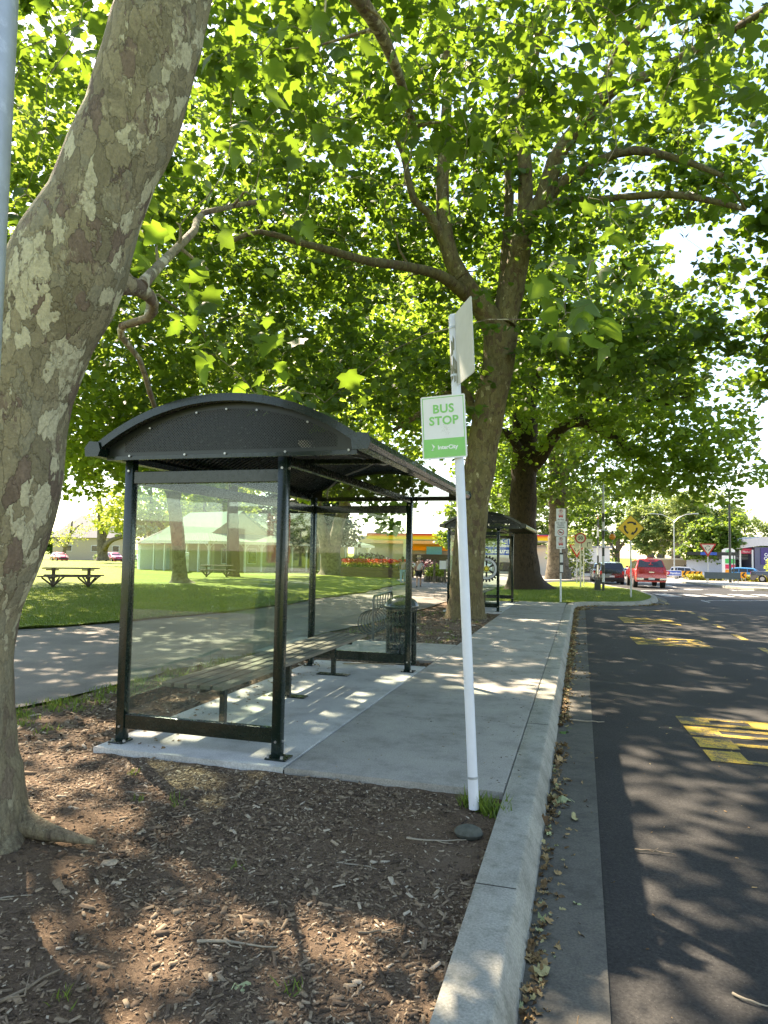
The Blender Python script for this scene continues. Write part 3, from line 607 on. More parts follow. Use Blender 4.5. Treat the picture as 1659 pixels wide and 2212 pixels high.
def grow_tree(name, label, base, skel, blobs, size, per, spread, bark, leaf, lod=1, seed=1, group=None, cat='tree',
              sprays=None, step=.3, twig=.012, wob=.12, sides=16, droop=.75, roots=None, zmin=None, smax=5.0, keep=None):
    rng = np.random.default_rng(seed); base = np.array(base, float)
    t = thing(name, label, cat, tuple(base), group=group)
    nspray = len(sprays) if sprays else 0
    mb = MB(); nodes = []; rad = []
    for pi, pl_ in enumerate(skel + (roots or [])):
        q = catmull(pl_, step if pi else min(step, .2 if lod == 0 else step))
        mb.tube([p[:3] - base for p in q], [max(.004, p[3]) for p in q], sides if pi == 0 else max(6, sides // 2 + 1), wob=wob if pi == 0 else wob * .7, seed=seed)
        if pi < len(skel):
            for p in q[(len(q) // 3 if pi == 0 else 1):]: nodes.append(p[:3]); rad.append(p[3])
    cl = []
    for b in blobs: cl += blob(rng, *b[:3], **(b[3] if len(b) > 3 else {}))
    if sprays: cl += [np.array(p, float) for p in sprays]
    cl = [p for p in cl if p[2] > gz(p[0], p[1]) + (zmin or 1.0)]
    ND = np.zeros((len(nodes) + len(cl) * 6, 3)); RD = np.zeros(len(ND)); k = len(nodes); ND[:k] = nodes; RD[:k] = rad
    A = np.array(cl); d0 = np.array([np.min(((ND[:k] - p) ** 2).sum(1)) for p in A]); order = np.argsort(d0)
    for i in order:
        p = A[i]; d2 = ((ND[:k] - p) ** 2).sum(1); d2 = d2 * (1 + .6 * (ND[:k, 2] > p[2] + .3)) + .0
        j = int(np.argmin(d2)); a = ND[j]; Ln = math.sqrt(max(1e-6, ((a - p) ** 2).sum()))
        if Ln < .05: continue
        r0 = min(RD[j] * .7, .008 + .014 * Ln + twig * .5); r1 = max(.004, twig * .35)
        m_ = 4; pts = []; rr = []
        side = rng.normal(0, .1 * Ln, 3); side[2] = abs(side[2]) * .8 + .06 * Ln
        for s_ in range(m_ + 1):
            u = s_ / m_; q = a + (p - a) * u + side * math.sin(PI * u) + rng.normal(0, .02 * Ln, 3) * (0 < s_ < m_)
            pts.append(q); rr.append(r0 + (r1 - r0) * u)
        mb.tube([q - base for q in pts], rr, 5 if lod < 2 else 4, cap=False)
        for s_ in range(1, m_ + 1): ND[k] = pts[s_]; RD[k] = rr[s_]; k += 1
    mb.build('trunk', bark, t, smooth=True)
    L_ = []
    for pi, p in enumerate(A):
        n = max(3, int(rng.normal(per, per * .35)))
        if pi >= len(A) - nspray: n = int(rng.integers(5, 9))
        ax = rng.normal(0, 1, 3); ax[2] *= .4; ax /= np.linalg.norm(ax)
        w = rng.normal(0, spread * .5, (n, 3)) * np.array([1, 1, .55]) + rng.uniform(-1, 1, (n, 1)) * ax * spread
        L_.append(p + w)
    L_ = np.concatenate(L_)
    if keep is not None: L_ = L_[keep(L_)]
    L_ = L_ - base
    leaves_mesh('crown', L_, rng, size, lod, leaf, t, droop)
    return t

G_STREET = 'old plane trees along the kerb side path'
rsp = np.random.default_rng(5)
SPR = np.array(SPRAYS)
def near_spray(q): return (np.sqrt(((q[:, None, :] - SPR[None]) ** 2).sum(2)).min(1) < .42) & (q[:, 2] < 6)
def grow(cfg): return grow_tree(**cfg)

grow_tree('plane_tree', 'huge leaning plane tree with patchy cream and grey bark beside the near shelter', (-3.16, 2.92, 0.0), SKEL['plane_tree_a'],
    [((-3.8, 8.6, 10.3), (6.0, 4.2, 1.3), 150), ((-4.4, 7.4, 8.2), (6.2, 4.6, 2.5), 200), ((-8.5, 5.5, 7.4), (3.6, 4.0, 2.4), 50), ((1.2, 6.4, 7.8), (3.6, 3.2, 1.8), 55), ((-1.4, 8.2, 6.8), (3.0, 2.0, 1.2), 30)],
    .142, 27, .31, BARK_A, LEAF_P, lod=0, seed=3, group=G_STREET, sprays=SPRAYS, twig=.012, wob=.07, sides=40, roots=SKEL['roots_a'], zmin=2.4,
    keep=lambda q: ((q[:, 2] - 1.56) > .60 * np.hypot(q[:, 0], q[:, 1])) & ((q[:, 1] > 4.2) | (q[:, 2] > 6.5)) | near_spray(q))
def open_front(q):
    r_ = np.random.default_rng(9).uniform(0, 1, len(q))
    return ~((q[:, 1] < 15.4) & (np.abs(q[:, 0] + .6) < 4.6) & (q[:, 2] < 12.6) & (r_ < .76))
grow_tree('plane_tree', 'olive barked plane tree rising right behind the bus stop sign pole', (-2.82, 17.2, 0.0), SKEL['plane_tree_b'],
    [((-3.0, 17.6, 10.8), (8.4, 6.8, 5.2), 680), ((2.6, 13.8, 10.2), (3.6, 3.6, 2.0), 120), ((-8.0, 16.0, 10.5), (4.5, 5, 4.6), 150), ((-5.2, 15.5, 5.6), (3.0, 2.4, 1.5), 60), ((.9, 16.5, 6.3), (2.4, 3.0, 1.1), 80)],
    .152, 35, .38, BARK_B, LEAF_P, lod=1, seed=11, group=G_STREET, wob=.1, sides=24, zmin=3.4, keep=open_front)
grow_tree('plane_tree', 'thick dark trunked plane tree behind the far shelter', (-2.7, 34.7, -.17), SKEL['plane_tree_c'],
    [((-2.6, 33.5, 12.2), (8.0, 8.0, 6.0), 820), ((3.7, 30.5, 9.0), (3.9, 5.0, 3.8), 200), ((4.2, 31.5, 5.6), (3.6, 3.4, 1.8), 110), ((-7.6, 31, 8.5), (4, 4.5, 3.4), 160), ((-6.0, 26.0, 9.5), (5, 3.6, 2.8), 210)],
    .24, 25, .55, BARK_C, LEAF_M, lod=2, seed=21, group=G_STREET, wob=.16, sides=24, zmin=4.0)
grow_tree('plane_tree', 'brown trunked plane tree behind the no parking sign post', (-2.45, 68, -.72), SKEL['plane_tree_d'],
    [((-1.5, 66, 12.5), (8.5, 8, 7.0), 500), ((-6.5, 62, 8.5), (5, 5, 3.6), 120)],
    .4, 22, .8, BARK_D, LEAF_P, lod=2, seed=31, group=G_STREET, wob=.16, zmin=3.6)

G_PARK = 'trees on the park lawn'
grow_tree('park_tree', 'forked park tree in front of the verandah building', (-18.3, 49, -.14), SKEL['park_tree_e'],
    [((-17.5, 46, 11.0), (7.5, 7, 6.0), 420), ((-12.2, 43, 6.6), (2.8, 3, 2.2), 60), ((-14, 44, 19), (9, 7, 6), 380), ((-12.0, 41.0, 4.2), (1.2, 1.2, 1.4), 14)],
    .36, 22, .7, BARK_D, LEAF_Q, lod=2, seed=41, group=G_PARK, wob=.15, zmin=3.0)
grow_tree('park_tree', 'flared grey park tree seen through the near end glass', (-16.3, 25.6, .17), SKEL['park_tree_f'],
    [((-16.0, 22.5, 8.4), (7.5, 6.5, 4.4), 600), ((-12.5, 19.5, 5.2), (4.5, 3.6, 1.6), 150), ((-19.5, 23.5, 5.2), (4, 3.2, 1.6), 110), ((-15.5, 23.0, 14.5), (8.0, 6.5, 4.5), 400)],
    .24, 26, .55, BARK_D, LEAF_Q, lod=2, seed=51, group=G_PARK, wob=.15, zmin=3.3)
grow_tree('park_tree', 'straight dark park tree behind the second picnic table', (-20.3, 36.6, .05), SKEL['park_tree_g'],
    [((-20, 36, 11.0), (5.5, 5, 5.5), 300)], .32, 22, .6, BARK_C, LEAF_Q, lod=2, seed=55, group=G_PARK, zmin=4.2)
grow_tree('park_tree', 'leafy park tree half hidden behind the leaning trunk', (-17.5, 12.5, .2),
    [[(-17.5, 12.5, .1, .4), (-17.4, 12.6, 2, .3), (-17.2, 12.8, 4.5, .24), (-17, 13, 7.5, .14)]],
    [((-16.0, 13.0, 8.6), (5.6, 5.5, 4.4), 420), ((-11.5, 12.6, 10.5), (4.0, 4.0, 3.8), 120), ((-15, 13, 13), (6, 5, 3), 60)], .22, 24, .5, BARK_D, LEAF_Q, lod=2, seed=61, group=G_PARK, zmin=4.4)
grow_tree('park_tree', 'yellow green park tree in front of the parked red cars', (-64, 81, -.25), SKEL['park_tree_t7'],
    [((-61.5, 80, 7.0), (4.2, 3.5, 3.6), 130), ((-58, 79, 4.3), (3.0, 2, 1.3), 34)], .3, 20, .6, BARK_D, LEAF_Y, lod=2, seed=71, group=G_PARK, zmin=2.5, twig=.03)
grow_tree('park_tree', 'thin sparse park tree beside the grey roofed house', (-85, 98, -.5), SKEL['park_tree_t8'],
    [((-82.6, 97.4, 4.4), (3.6, 2.5, 2.4), 60), ((-86.5, 98, 3.0), (2.5, 2, 1.4), 40)], .22, 8, .5, BARK_D, LEAF_Y, lod=2, seed=73, group=G_PARK, zmin=1.6, twig=.05)

def conifer(x, y, h, r, label, seed):
    rng = np.random.default_rng(seed); b = np.array([x, y, gz(x, y)])
    t = thing('conifer', label, 'tree', tuple(b), group='tall dark conifers behind the park')
    mb = MB(); mb.tube([(0, 0, -.2), (0, 0, h * .5), (.1, 0, h)], [h * .022, h * .015, .04], 8, wob=.1)
    pts = []; outs = []
    z = h * .16
    while z < h * .98:
        rr = r * (1 - z / h) ** .75 * rng.uniform(.75, 1.1)
        for k in range(5):
            a = rng.uniform(0, 2 * PI); m_ = 6; seg = []
            for i in range(m_ + 1):
                u = i / m_; q = np.array([math.cos(a) * rr * u, math.sin(a) * rr * u, z + .25 * rr * math.sin(u * 2.0) * .5 - .3 * rr * u * u]); seg.append(q)
                if i:
                    n = int(10 + 18 * rr / r)
                    w = rng.normal(0, 1, (n, 3)) * np.array([.3, .3, .12]) * (.5 + rr * .25); pts.append(q + w - np.array([0, 0, .12]))
            mb.tube(seg, [.07 * rr / r + .02] + [.03] * m_, 4, cap=False)
        z += rng.uniform(.35, .7)
    mb.build('trunk', BARK_C, t, smooth=True)
    leaves_mesh('crown', np.concatenate(pts), rng, .34, 2, LEAF_K, t, .55)
conifer(-23.5, 58, 22, 4.6, 'tall drooping dark conifer showing between the two big plane trees', 81)
conifer(-27.5, 62, 20, 4.2, 'second dark conifer standing left of the tallest one', 82)

def round_tree(name, label, x, y, h, w, seed, leaf=None, per=16, n=260, size=.6, group='trees beyond the roundabout', skel=None, low=.25, bark=None):
    rng = np.random.default_rng(seed); z0 = gz(x, min(y, 140))
    if skel is None:
        s_ = h / 12
        skel = [[(x, y, z0 - .2, .42 * s_), (x, y, z0 + h * .15, .3 * s_), (x + .2, y, z0 + h * .4, .22 * s_), (x, y, z0 + h * .7, .12 * s_)],
                [(x, y, z0 + h * .2, .2 * s_), (x - w * .25, y, z0 + h * .4, .14 * s_), (x - w * .5, y, z0 + h * .6, .07 * s_)],
                [(x, y, z0 + h * .22, .2 * s_), (x + w * .25, y, z0 + h * .42, .14 * s_), (x + w * .5, y, z0 + h * .62, .07 * s_)]]
    bl = [((x, y, z0 + h * (.5 + low * .5)), (w * .72, w * .6, h * (.5 - low * .5)), n // 2)]
    for k in range(7):
        a = rng.uniform(0, 2 * PI); q = rng.uniform(.4, .8)
        bl.append(((x + math.cos(a) * w * q, y + math.sin(a) * w * q * .6, z0 + h * rng.uniform(low + .15, .88)), (w * .38, w * .34, h * .12), n // 14))
    return grow_tree(name, label, (x, y, z0), skel, bl, size, per, size * 1.7, bark or BARK_D, leaf or LEAF_G, lod=2, seed=seed, group=group, zmin=h * low * .6, step=1.5, twig=.06)
round_tree('broadleaf_tree', 'tallest pale green spreading tree beyond the roundabout', 17.8, 116, 14.5, 7.6, 91, n=420, size=.38, per=30, skel=SKEL['far_tree_1'])
round_tree('broadleaf_tree', 'round pale tree on the left flank of the tallest one', 11.2, 121, 13, 5.5, 92, n=260, size=.38, per=30, skel=SKEL['far_tree_2'])
round_tree('broadleaf_tree', 'ivy dark spreading tree next to the fuel price pylon', 18.2, 110, 9.5, 4.6, 93, leaf=LEAF_Q, n=260, size=.38, per=28, skel=SKEL['far_tree_3'])
row = [(6.5, 138, 19, 9, 'LEAF_Q', 'dark tall tree straight above the red ute'), (-3, 142, 19, 8.5, 'LEAF_Q', 'dark tree behind the orange beacon globe'),
       (-12, 140, 17, 8, 'LEAF_G', 'mid green tree behind the round speed sign'), (1.5, 158, 24, 9, 'LEAF_Q', 'highest dark tree at the back of the far row'),
       (16, 152, 20, 9, 'LEAF_G', 'green tree at the back between the dark and pale ones'), (44, 150, 12, 8, 'LEAF_G', 'tree rising behind the curved white roof'),
       (60, 158, 13, 9, 'LEAF_G', 'broad tree behind the grey shop wall'), (32, 155, 14, 8, 'LEAF_G', 'tree behind the fuel price pylon')]
for i, (x, y, h, w, lf, lb) in enumerate(row):
    round_tree('broadleaf_tree', lb, x, y, h, w, 100 + i, leaf=globals()[lf], n=250, size=.42, per=34, low=.1)
prow = [(-40, 78, 15, 7, 'LEAF_Y', 'bright green tree behind the white shed'), (-49, 88, 13, 7, 'LEAF_Q', 'dark green tree left of the white shed'),
        (-31, 76, 17, 7, 'LEAF_Q', 'dense tree behind the white picket fence'), (-13, 86, 11, 5, 'LEAF_Q', 'tree behind the verandah roof end'),
        (-36, 60, 12, 6, 'LEAF_Y', 'yellow green tree behind the shed roof'), (-99, 110, 6, 4, 'LEAF_Q', 'low dark tree at the left end of the car park'), (-43.5, 62, 12, 6.5, 'LEAF_Y', 'bright green tree seen left through the near end glass'), (-47, 76, 14, 6, 'LEAF_Q', 'darker tree behind the bright green one at the left')]
for i, (x, y, h, w, lf, lb) in enumerate(prow):
    round_tree('broadleaf_tree', lb, x, y, h, w, 130 + i, leaf=globals()[lf], n=240, size=.34, per=26, low=.12, group='trees around the park edge')
# plane trees over the road and behind camera; unseen two added to dim glass reflections
grow_tree('plane_tree', 'plane tree across the road whose bough hangs in at the right edge', (12.0, 15.0, -.1),
    [[(12, 15, -.2, .5), (12, 15, 2, .4), (11.6, 15, 5, .32), (11.5, 15, 9, .2)], [(11.6, 15, 5, .2), (9.5, 15.5, 7.2, .15), (7.0, 16, 8.0, .1), (4.8, 16.5, 7.6, .06), (3.9, 16.8, 6.4, .03)]],
    [((4.9, 16.6, 6.9), (1.25, 3.0, 1.9), 90), ((6.5, 15.5, 9.2), (3.0, 3.5, 1.6), 90), ((12, 15, 9), (5.5, 6, 4), 260)], .2, 24, .42, BARK_B, LEAF_P, lod=1, seed=150, group=G_STREET, zmin=4.0)
round_tree('plane_tree', 'plane tree behind the camera whose crown shows only in the glass', -2.6, -11.0, 14, 7.5, 151, leaf=LEAF_P, n=420, size=.26, per=22, group=G_STREET, low=.36, bark=BARK_B)
round_tree('plane_tree', 'far side plane tree mirrored dimly in the shelter glass', 24, 24.0, 13, 7.0, 152, leaf=LEAF_P, n=300, size=.3, per=20, group=G_STREET, low=.3, bark=BARK_B)
# ---------------------------------------------------------------- bus shelter
M_GREEN = plain('dark_green_powdercoat', (.004, .013, .009), .25, .2, 4, spec=.45, coat=.15, dirt=(.03, .032, .027), dirt_scale=22, dirt_at=.74)
M_STEEL = plain('galvanised_bolt', (.45, .45, .44), .35, .1, 20, metal=.8)
M_WOOD = None
def mat_wood(name, col, grain='X', dark=.55):
    m, nt, N, L, P = newmat(name); co = obj_co(N); mp = N.new('ShaderNodeMapping'); L.new(co, mp.inputs[0])
    mp.inputs['Scale'].default_value = {'X': (1, 18, 18), 'Y': (18, 1, 18), 'Z': (18, 18, 1)}[grain]
    a = nz(N, L, 5, 6, .7, mp.outputs[0], .4); b = nz(N, L, 3, 5, .6, co)
    r = ramp(N, [(.3, tuple(c * dark for c in col)), (.55, col), (.75, tuple(c * 1.25 for c in col))]); L.new(a.outputs[0], r.inputs[0])
    r2 = ramp(N, [(.3, (.75, .75, .72)), (.7, (1.1, 1.1, 1.1))]); L.new(b.outputs[0], r2.inputs[0])
    c = mixc(N, L, 1, r.outputs[0], r2.outputs[0], 'MULTIPLY'); L.new(c, P.inputs['Base Color']); P.inputs['Roughness'].default_value = .8
    bump(N, L, P, a.outputs[0], .4, .004); return m
M_WOOD = mat_wood('weathered_slats', (.17, .155, .12), 'Y')

def mat_glass(name, tint=(.9, .96, .93), film=.010, fc=(.75, .85, .8)):
    m, nt, N, L, P = newmat(name); N.remove(P); co = obj_co(N)
    tr = N.new('ShaderNodeBsdfTransparent'); tr.inputs[0].default_value = (*tint, 1)
    gl = N.new('ShaderNodeBsdfGlossy'); gl.inputs['Roughness'].default_value = .015; gl.inputs['Color'].default_value = (1, 1, 1, 1)
    ge = N.new('ShaderNodeNewGeometry'); dt = N.new('ShaderNodeVectorMath'); dt.operation = 'DOT_PRODUCT'
    L.new(ge.outputs['Normal'], dt.inputs[0]); L.new(ge.outputs['Incoming'], dt.inputs[1])
    ca = mth(N, L, 'ABSOLUTE', dt.outputs['Value']); sch = mth(N, L, 'POWER', mth(N, L, 'SUBTRACT', 1.0, ca), 5.0)
    sch = mth(N, L, 'ADD', mth(N, L, 'MULTIPLY', sch, .9), .035)
    mx = N.new('ShaderNodeMixShader'); L.new(sch, mx.inputs[0]); L.new(tr.outputs[0], mx.inputs[1]); L.new(gl.outputs[0], mx.inputs[2])
    df = N.new('ShaderNodeBsdfDiffuse'); df.inputs[0].default_value = (*fc, 1)
    a = nz(N, L, 3.5, 6, .7, co, .8); sp = nz(N, L, 60, 3, .7, co)
    z = N.new('ShaderNodeSeparateXYZ'); L.new(co, z.inputs[0])
    lowz = N.new('ShaderNodeMapRange'); lowz.inputs[1].default_value = .2; lowz.inputs[2].default_value = .9; lowz.inputs[3].default_value = 2.4; lowz.inputs[4].default_value = .7; L.new(z.outputs[2], lowz.inputs[0])
    r = ramp(N, [(.35, (.35, .35, .35)), (.75, (1.6, 1.6, 1.6))]); L.new(a.outputs[0], r.inputs[0])
    r2 = ramp(N, [(.55, (.6, .6, .6)), (.72, (2.2, 2.2, 2.2))]); L.new(sp.outputs[0], r2.inputs[0])
    k = mth(N, L, 'MULTIPLY', mth(N, L, 'MULTIPLY', mth(N, L, 'MULTIPLY', r.outputs[0], r2.outputs[0]), film), lowz.outputs[0])
    m2 = N.new('ShaderNodeMixShader'); L.new(k, m2.inputs[0]); L.new(mx.outputs[0], m2.inputs[1]); L.new(df.outputs[0], m2.inputs[2])
    L.new(m2.outputs[0], N['Material Output'].inputs[0]); return m
M_GLASS = mat_glass('dusty_panel_glass')

def mat_perf():
    """dark sheet steel punched with a staggered pattern of round holes"""
    m, nt, N, L, P = newmat('perforated_steel'); co = obj_co(N)
    P.inputs['Base Color'].default_value = (.012, .018, .017, 1); P.inputs['Roughness'].default_value = .35
    s_ = N.new('ShaderNodeSeparateXYZ'); L.new(co, s_.inputs[0]); pitch = .0225
    def cell(offx, offz):
        fx = mth(N, L, 'FRACT', mth(N, L, 'ADD', mth(N, L, 'DIVIDE', s_.outputs[0], pitch), 100 + offx))
        fz = mth(N, L, 'FRACT', mth(N, L, 'ADD', mth(N, L, 'DIVIDE', s_.outputs[2], pitch), 100 + offz))
        dx = mth(N, L, 'SUBTRACT', fx, .5); dz = mth(N, L, 'SUBTRACT', fz, .5)
        return mth(N, L, 'ADD', mth(N, L, 'MULTIPLY', dx, dx), mth(N, L, 'MULTIPLY', dz, dz))
    d = mth(N, L, 'MINIMUM', cell(0, 0), cell(.5, .5)); h = mth(N, L, 'LESS_THAN', d, .058)
    at = N.new('ShaderNodeAttribute'); at.attribute_name = 'punched'
    h = mth(N, L, 'MULTIPLY', h, at.outputs['Fac'])
    tr = N.new('ShaderNodeBsdfTransparent'); mx = N.new('ShaderNodeMixShader'); L.new(h, mx.inputs[0]); L.new(P.outputs[0], mx.inputs[1]); L.new(tr.outputs[0], mx.inputs[2])
    L.new(mx.outputs[0], N['Material Output'].inputs[0]); return m
M_PERF = mat_perf()

def arc_profile(xl, xr, z0, z1, n=28):
    w = (xr - xl) / 2; h = z1 - z0; Rr = (w * w + h * h) / (2 * h); cx = (xl + xr) / 2; cz = z1 - Rr; a = math.asin(w / Rr)
    return [(cx + Rr * math.sin(t), cz + Rr * math.cos(t)) for t in [(-a + 2 * a * i / n) for i in range(n + 1)]]

def make_shelter(label, oy):
    X0, X1, Y0, Y1, H_ = -3.584, -2.21, 4.843, 8.872, 2.31
    t = thing('bus_shelter', label, 'bus shelter', (-2.9, 6.86 + oy, gz(-2.9, 6.86 + oy)), group='arched green bus shelters')
    o = lambda x, y, z: (x + 2.9, y - 6.86, z)
    for x, y in ((X0, Y0), (X1, Y0), (X1, Y1), (X0, Y1)):
        p = MB(); p.box(o(x, y, H_ / 2 + .006), (.075, .075, H_ - .012), bev=.006); po = p.build('post', M_GREEN, t, smooth=True)
        b = MB(); sx = -.04 if x == X0 else .04
        b.box(o(x + sx * .3, y, .007), (.17 if x == X1 else .13, .15, .013), bev=.004); b.build('base_plate', M_GREEN, po)
        for dx in (.055, -.055): MB().cyl(o(x + dx, y - .045, .022), .011, .018, 8).build('bolt', M_STEEL, po, smooth=True)
        for zz in (.13, 2.2):
            MB().cyl(o(x, y - .042, zz), .010, .012, 8, 'Y').build('bolt', M_STEEL, po, smooth=True); MB().cyl(o(x + .042, y, zz), .010, .012, 8, 'X').build('bolt', M_STEEL, po, smooth=True)
    def rail(a, b, z, h): m = MB(); m.bar(o(*a, z), o(*b, z), .05, h); return m.build('rail', M_GREEN, t, bevel=.004)
    for y in (Y0, Y1):
        rail((X0 + .038, y), (X1 - .038, y), .17, .115); rail((X0 + .038, y), (X1 - .038, y), 2.145, .10)
    rail((X0, Y0 + .038), (X0, Y1 - .038), .30, .10); rail((X0, Y0 + .038), (X0, Y1 - .038), 2.145, .10)
    rail((X1, Y0 + .038), (X1, Y1 - .038), 2.265, .07)
    for y in (Y0, Y1):
        g = MB(); g.box(o((X0 + X1) / 2, y, 1.16), (X1 - X0 - .075, .010, 1.862)); g.build('end_pane', M_GLASS, t)
    n = 3; L_ = (Y1 - Y0 - .075) / n
    for i in range(n):
        g = MB(); g.box(o(X0, Y0 + .0375 + L_ * (i + .5), 1.222), (.010, L_ - .006, 1.742)); g.build('back_pane', M_GLASS, t)
    # barrel roof
    xl, xr, z0, z1, ya, yb = -3.75, -1.50, 2.345, 2.72, 4.60, 9.12
    pr = arc_profile(xl, xr, z0, z1)
    rf = MB(); ny = 2
    up = [o(x, 0, z) for x, z in pr]; dn = [o(x, 0, z - .018) for x, z in pr]; k = len(up)
    ring = up + dn[::-1]; vs = []
    for y in (ya + .03, yb - .03): vs += [(x, y - 6.86, z) for x, _, z in ring]
    m_ = len(ring); fs = [(i, (i + 1) % m_, (i + 1) % m_ + m_, i + m_) for i in range(m_)]
    rf.add(vs, [tuple(reversed(f)) for f in fs]); roof = rf.build('roof', M_GREEN, t, smooth=True)
    rb = MB()                                                   # ribs of the corrugated soffit
    ycor = ya + .10
    while ycor < yb - .08:
        q = [o(x, ycor, z - .026) for x, z in pr[1:-1]]
        rb.tube(q, .011, 4, cap=False); ycor += .076
    rb.build('corrugation', M_GREEN, roof, smooth=True)
    for y in (ya, yb):
        e = MB(); pts = [o(x, y, z) for x, z in pr]
        for a, b in zip(pts, pts[1:]): e.bar(a, b, .055, .058)
        e.build('edge_trim', M_GREEN, roof, smooth=True)
    for x in (xl, xr):
        g = MB(); g.prism([(-.05, -.055), (.045, -.055), (.062, -.01), (.045, .045), (-.02, .052), (-.06, .01)], ya - 6.86 - .035, yb - 6.86 + .035, Matrix.Translation(o(x, 6.86, z0 + .005)))
        g.build('gutter', M_GREEN, roof, bevel=.006)
        for yq in (ya - .045, yb + .035):
            g = MB(); g.prism([(-.062, -.06), (.055, -.06), (.075, -.01), (.055, .055), (-.03, .062), (-.072, .01)], yq - 6.86 - .0, yq - 6.86 + .012, Matrix.Translation(o(x, 6.86, z0 + .005)))
            g.build('gutter_end_cap', M_GREEN, roof)
    for y in (ya + .075, yb - .075):                            # gable: solid rim with a punched field
        inner = [(cx_ * .86 + (xl + xr) / 2 * .14, z) for cx_, z in pr]
        me = bpy.data.meshes.new('gable'); vs = []; fs = []; at = []
        top = pr[1:-1]; kk = len(top); zb = 2.285
        rows = 4
        for i, (x, z) in enumerate(top):
            zt = z - .02; lo = zb; a1 = lo + .045; a2 = max(a1 + .001, zt - .05)
            for zz in (lo, a1, a2, max(zt, a2 + .002)): vs.append(o(x, y, zz))
        for i in range(kk - 1):
            for j in range(3):
                fs.append((i * 4 + j, (i + 1) * 4 + j, (i + 1) * 4 + j + 1, i * 4 + j + 1))
                at.append(1.0 if j == 1 and 1 < i < kk - 3 else 0.0)
        me.from_pydata(vs, [], fs); me.materials.append(M_PERF); a_ = me.attributes.new('punched', 'FLOAT', 'FACE'); a_.data.foreach_set('value', at)
        g = bpy.data.objects.new('gable_panel', me); COL.objects.link(g); g.parent = t
        b = MB(); b.bar(o(xl + .06, y, 2.285), o(xr - .06, y, 2.285), .03, .03); b.build('gable_rail', M_GREEN, g)
        yy_ = y - .012 if y < 6 else y + .012
        for x in (xl + .28, xl + .78, -2.62, xr - .62, xr - .12): MB().cyl(o(x, yy_ - (.012 if y < 6 else -.012), 2.30), .009, .01, 8, 'Y').build('rivet', M_STEEL, g, smooth=True)
        for i in (6, 11, 14, 17, 22): MB().cyl(o(pr[i][0], yy_, pr[i][1] - .075), .008, .01, 8, 'Y').build('rivet', M_STEEL, g, smooth=True)
    # roof cross bar, conduit and two bulkhead lights
    cb = MB(); cb.bar(o(xl + .5, 7.0, 2.56), o(xr - .3, 7.0, 2.53), .05, .05); cb.build('cross_bar', M_GREEN, roof)
    cd = MB(); cd.tube([o(-3.4, 8.9, 2.30), o(-3.38, 8.85, 2.42), o(-3.1, 8.6, 2.56), o(-2.6, 8.2, 2.64), o(-2.3, 7.6, 2.63), o(-2.4, 6.9, 2.60), o(-2.6, 6.3, 2.60)], .011, 6)
    cd.build('conduit', plain('grey_conduit', (.35, .35, .36), .4), roof, smooth=True)
    M_L = plain('frosted_lens', (.62, .62, .6), .25)
    for (x, y) in ((-2.05, 7.05), (-2.42, 5.75)):
        l = MB(); l.lathe([(.075, 0), (.08, -.02), (.08, -.035)], 16, o(x, y, 2.60)); lo_ = l.build('ceiling_light', M_GREEN, t, smooth=True)
        l = MB(); l.lathe([(.07, -.036), (.066, -.065), (.045, -.09), (.01, -.1)], 16, o(x, y, 2.60)); l.build('lens', M_L, lo_, smooth=True)
    # bench bolted to the slab
    b = MB()
    for i in range(5): b.box(o(-3.28 + .118 * i, 6.90, .452), (.092, 4.0 - .16, .034), bev=.004)
    b.build('bench_slats', M_WOOD, t)
    f = MB(); f.bar(o(-3.04, 5.15, .405), o(-3.04, 8.65, .405), .05, .06); f.build('bench_rail', M_GREEN, t)
    for y in (5.5, 6.9, 8.3):
        f = MB(); f.bar(o(-3.3, y, .415), o(-2.8, y, .415), .04, .04); f.bar(o(-3.04, y, .0), o(-3.04, y, .40), .05, .05)
        f.box(o(-3.04, y, .008), (.42, .13, .014), bev=.004)
        l = f.build('bench_leg', M_GREEN, t)
    return t
sh1 = make_shelter('near arched bus shelter with glass walls, slatted bench and perforated gables', 0.0)
sh2 = make_shelter('far arched bus shelter with black gear wheel emblems on its glass', 14.17)

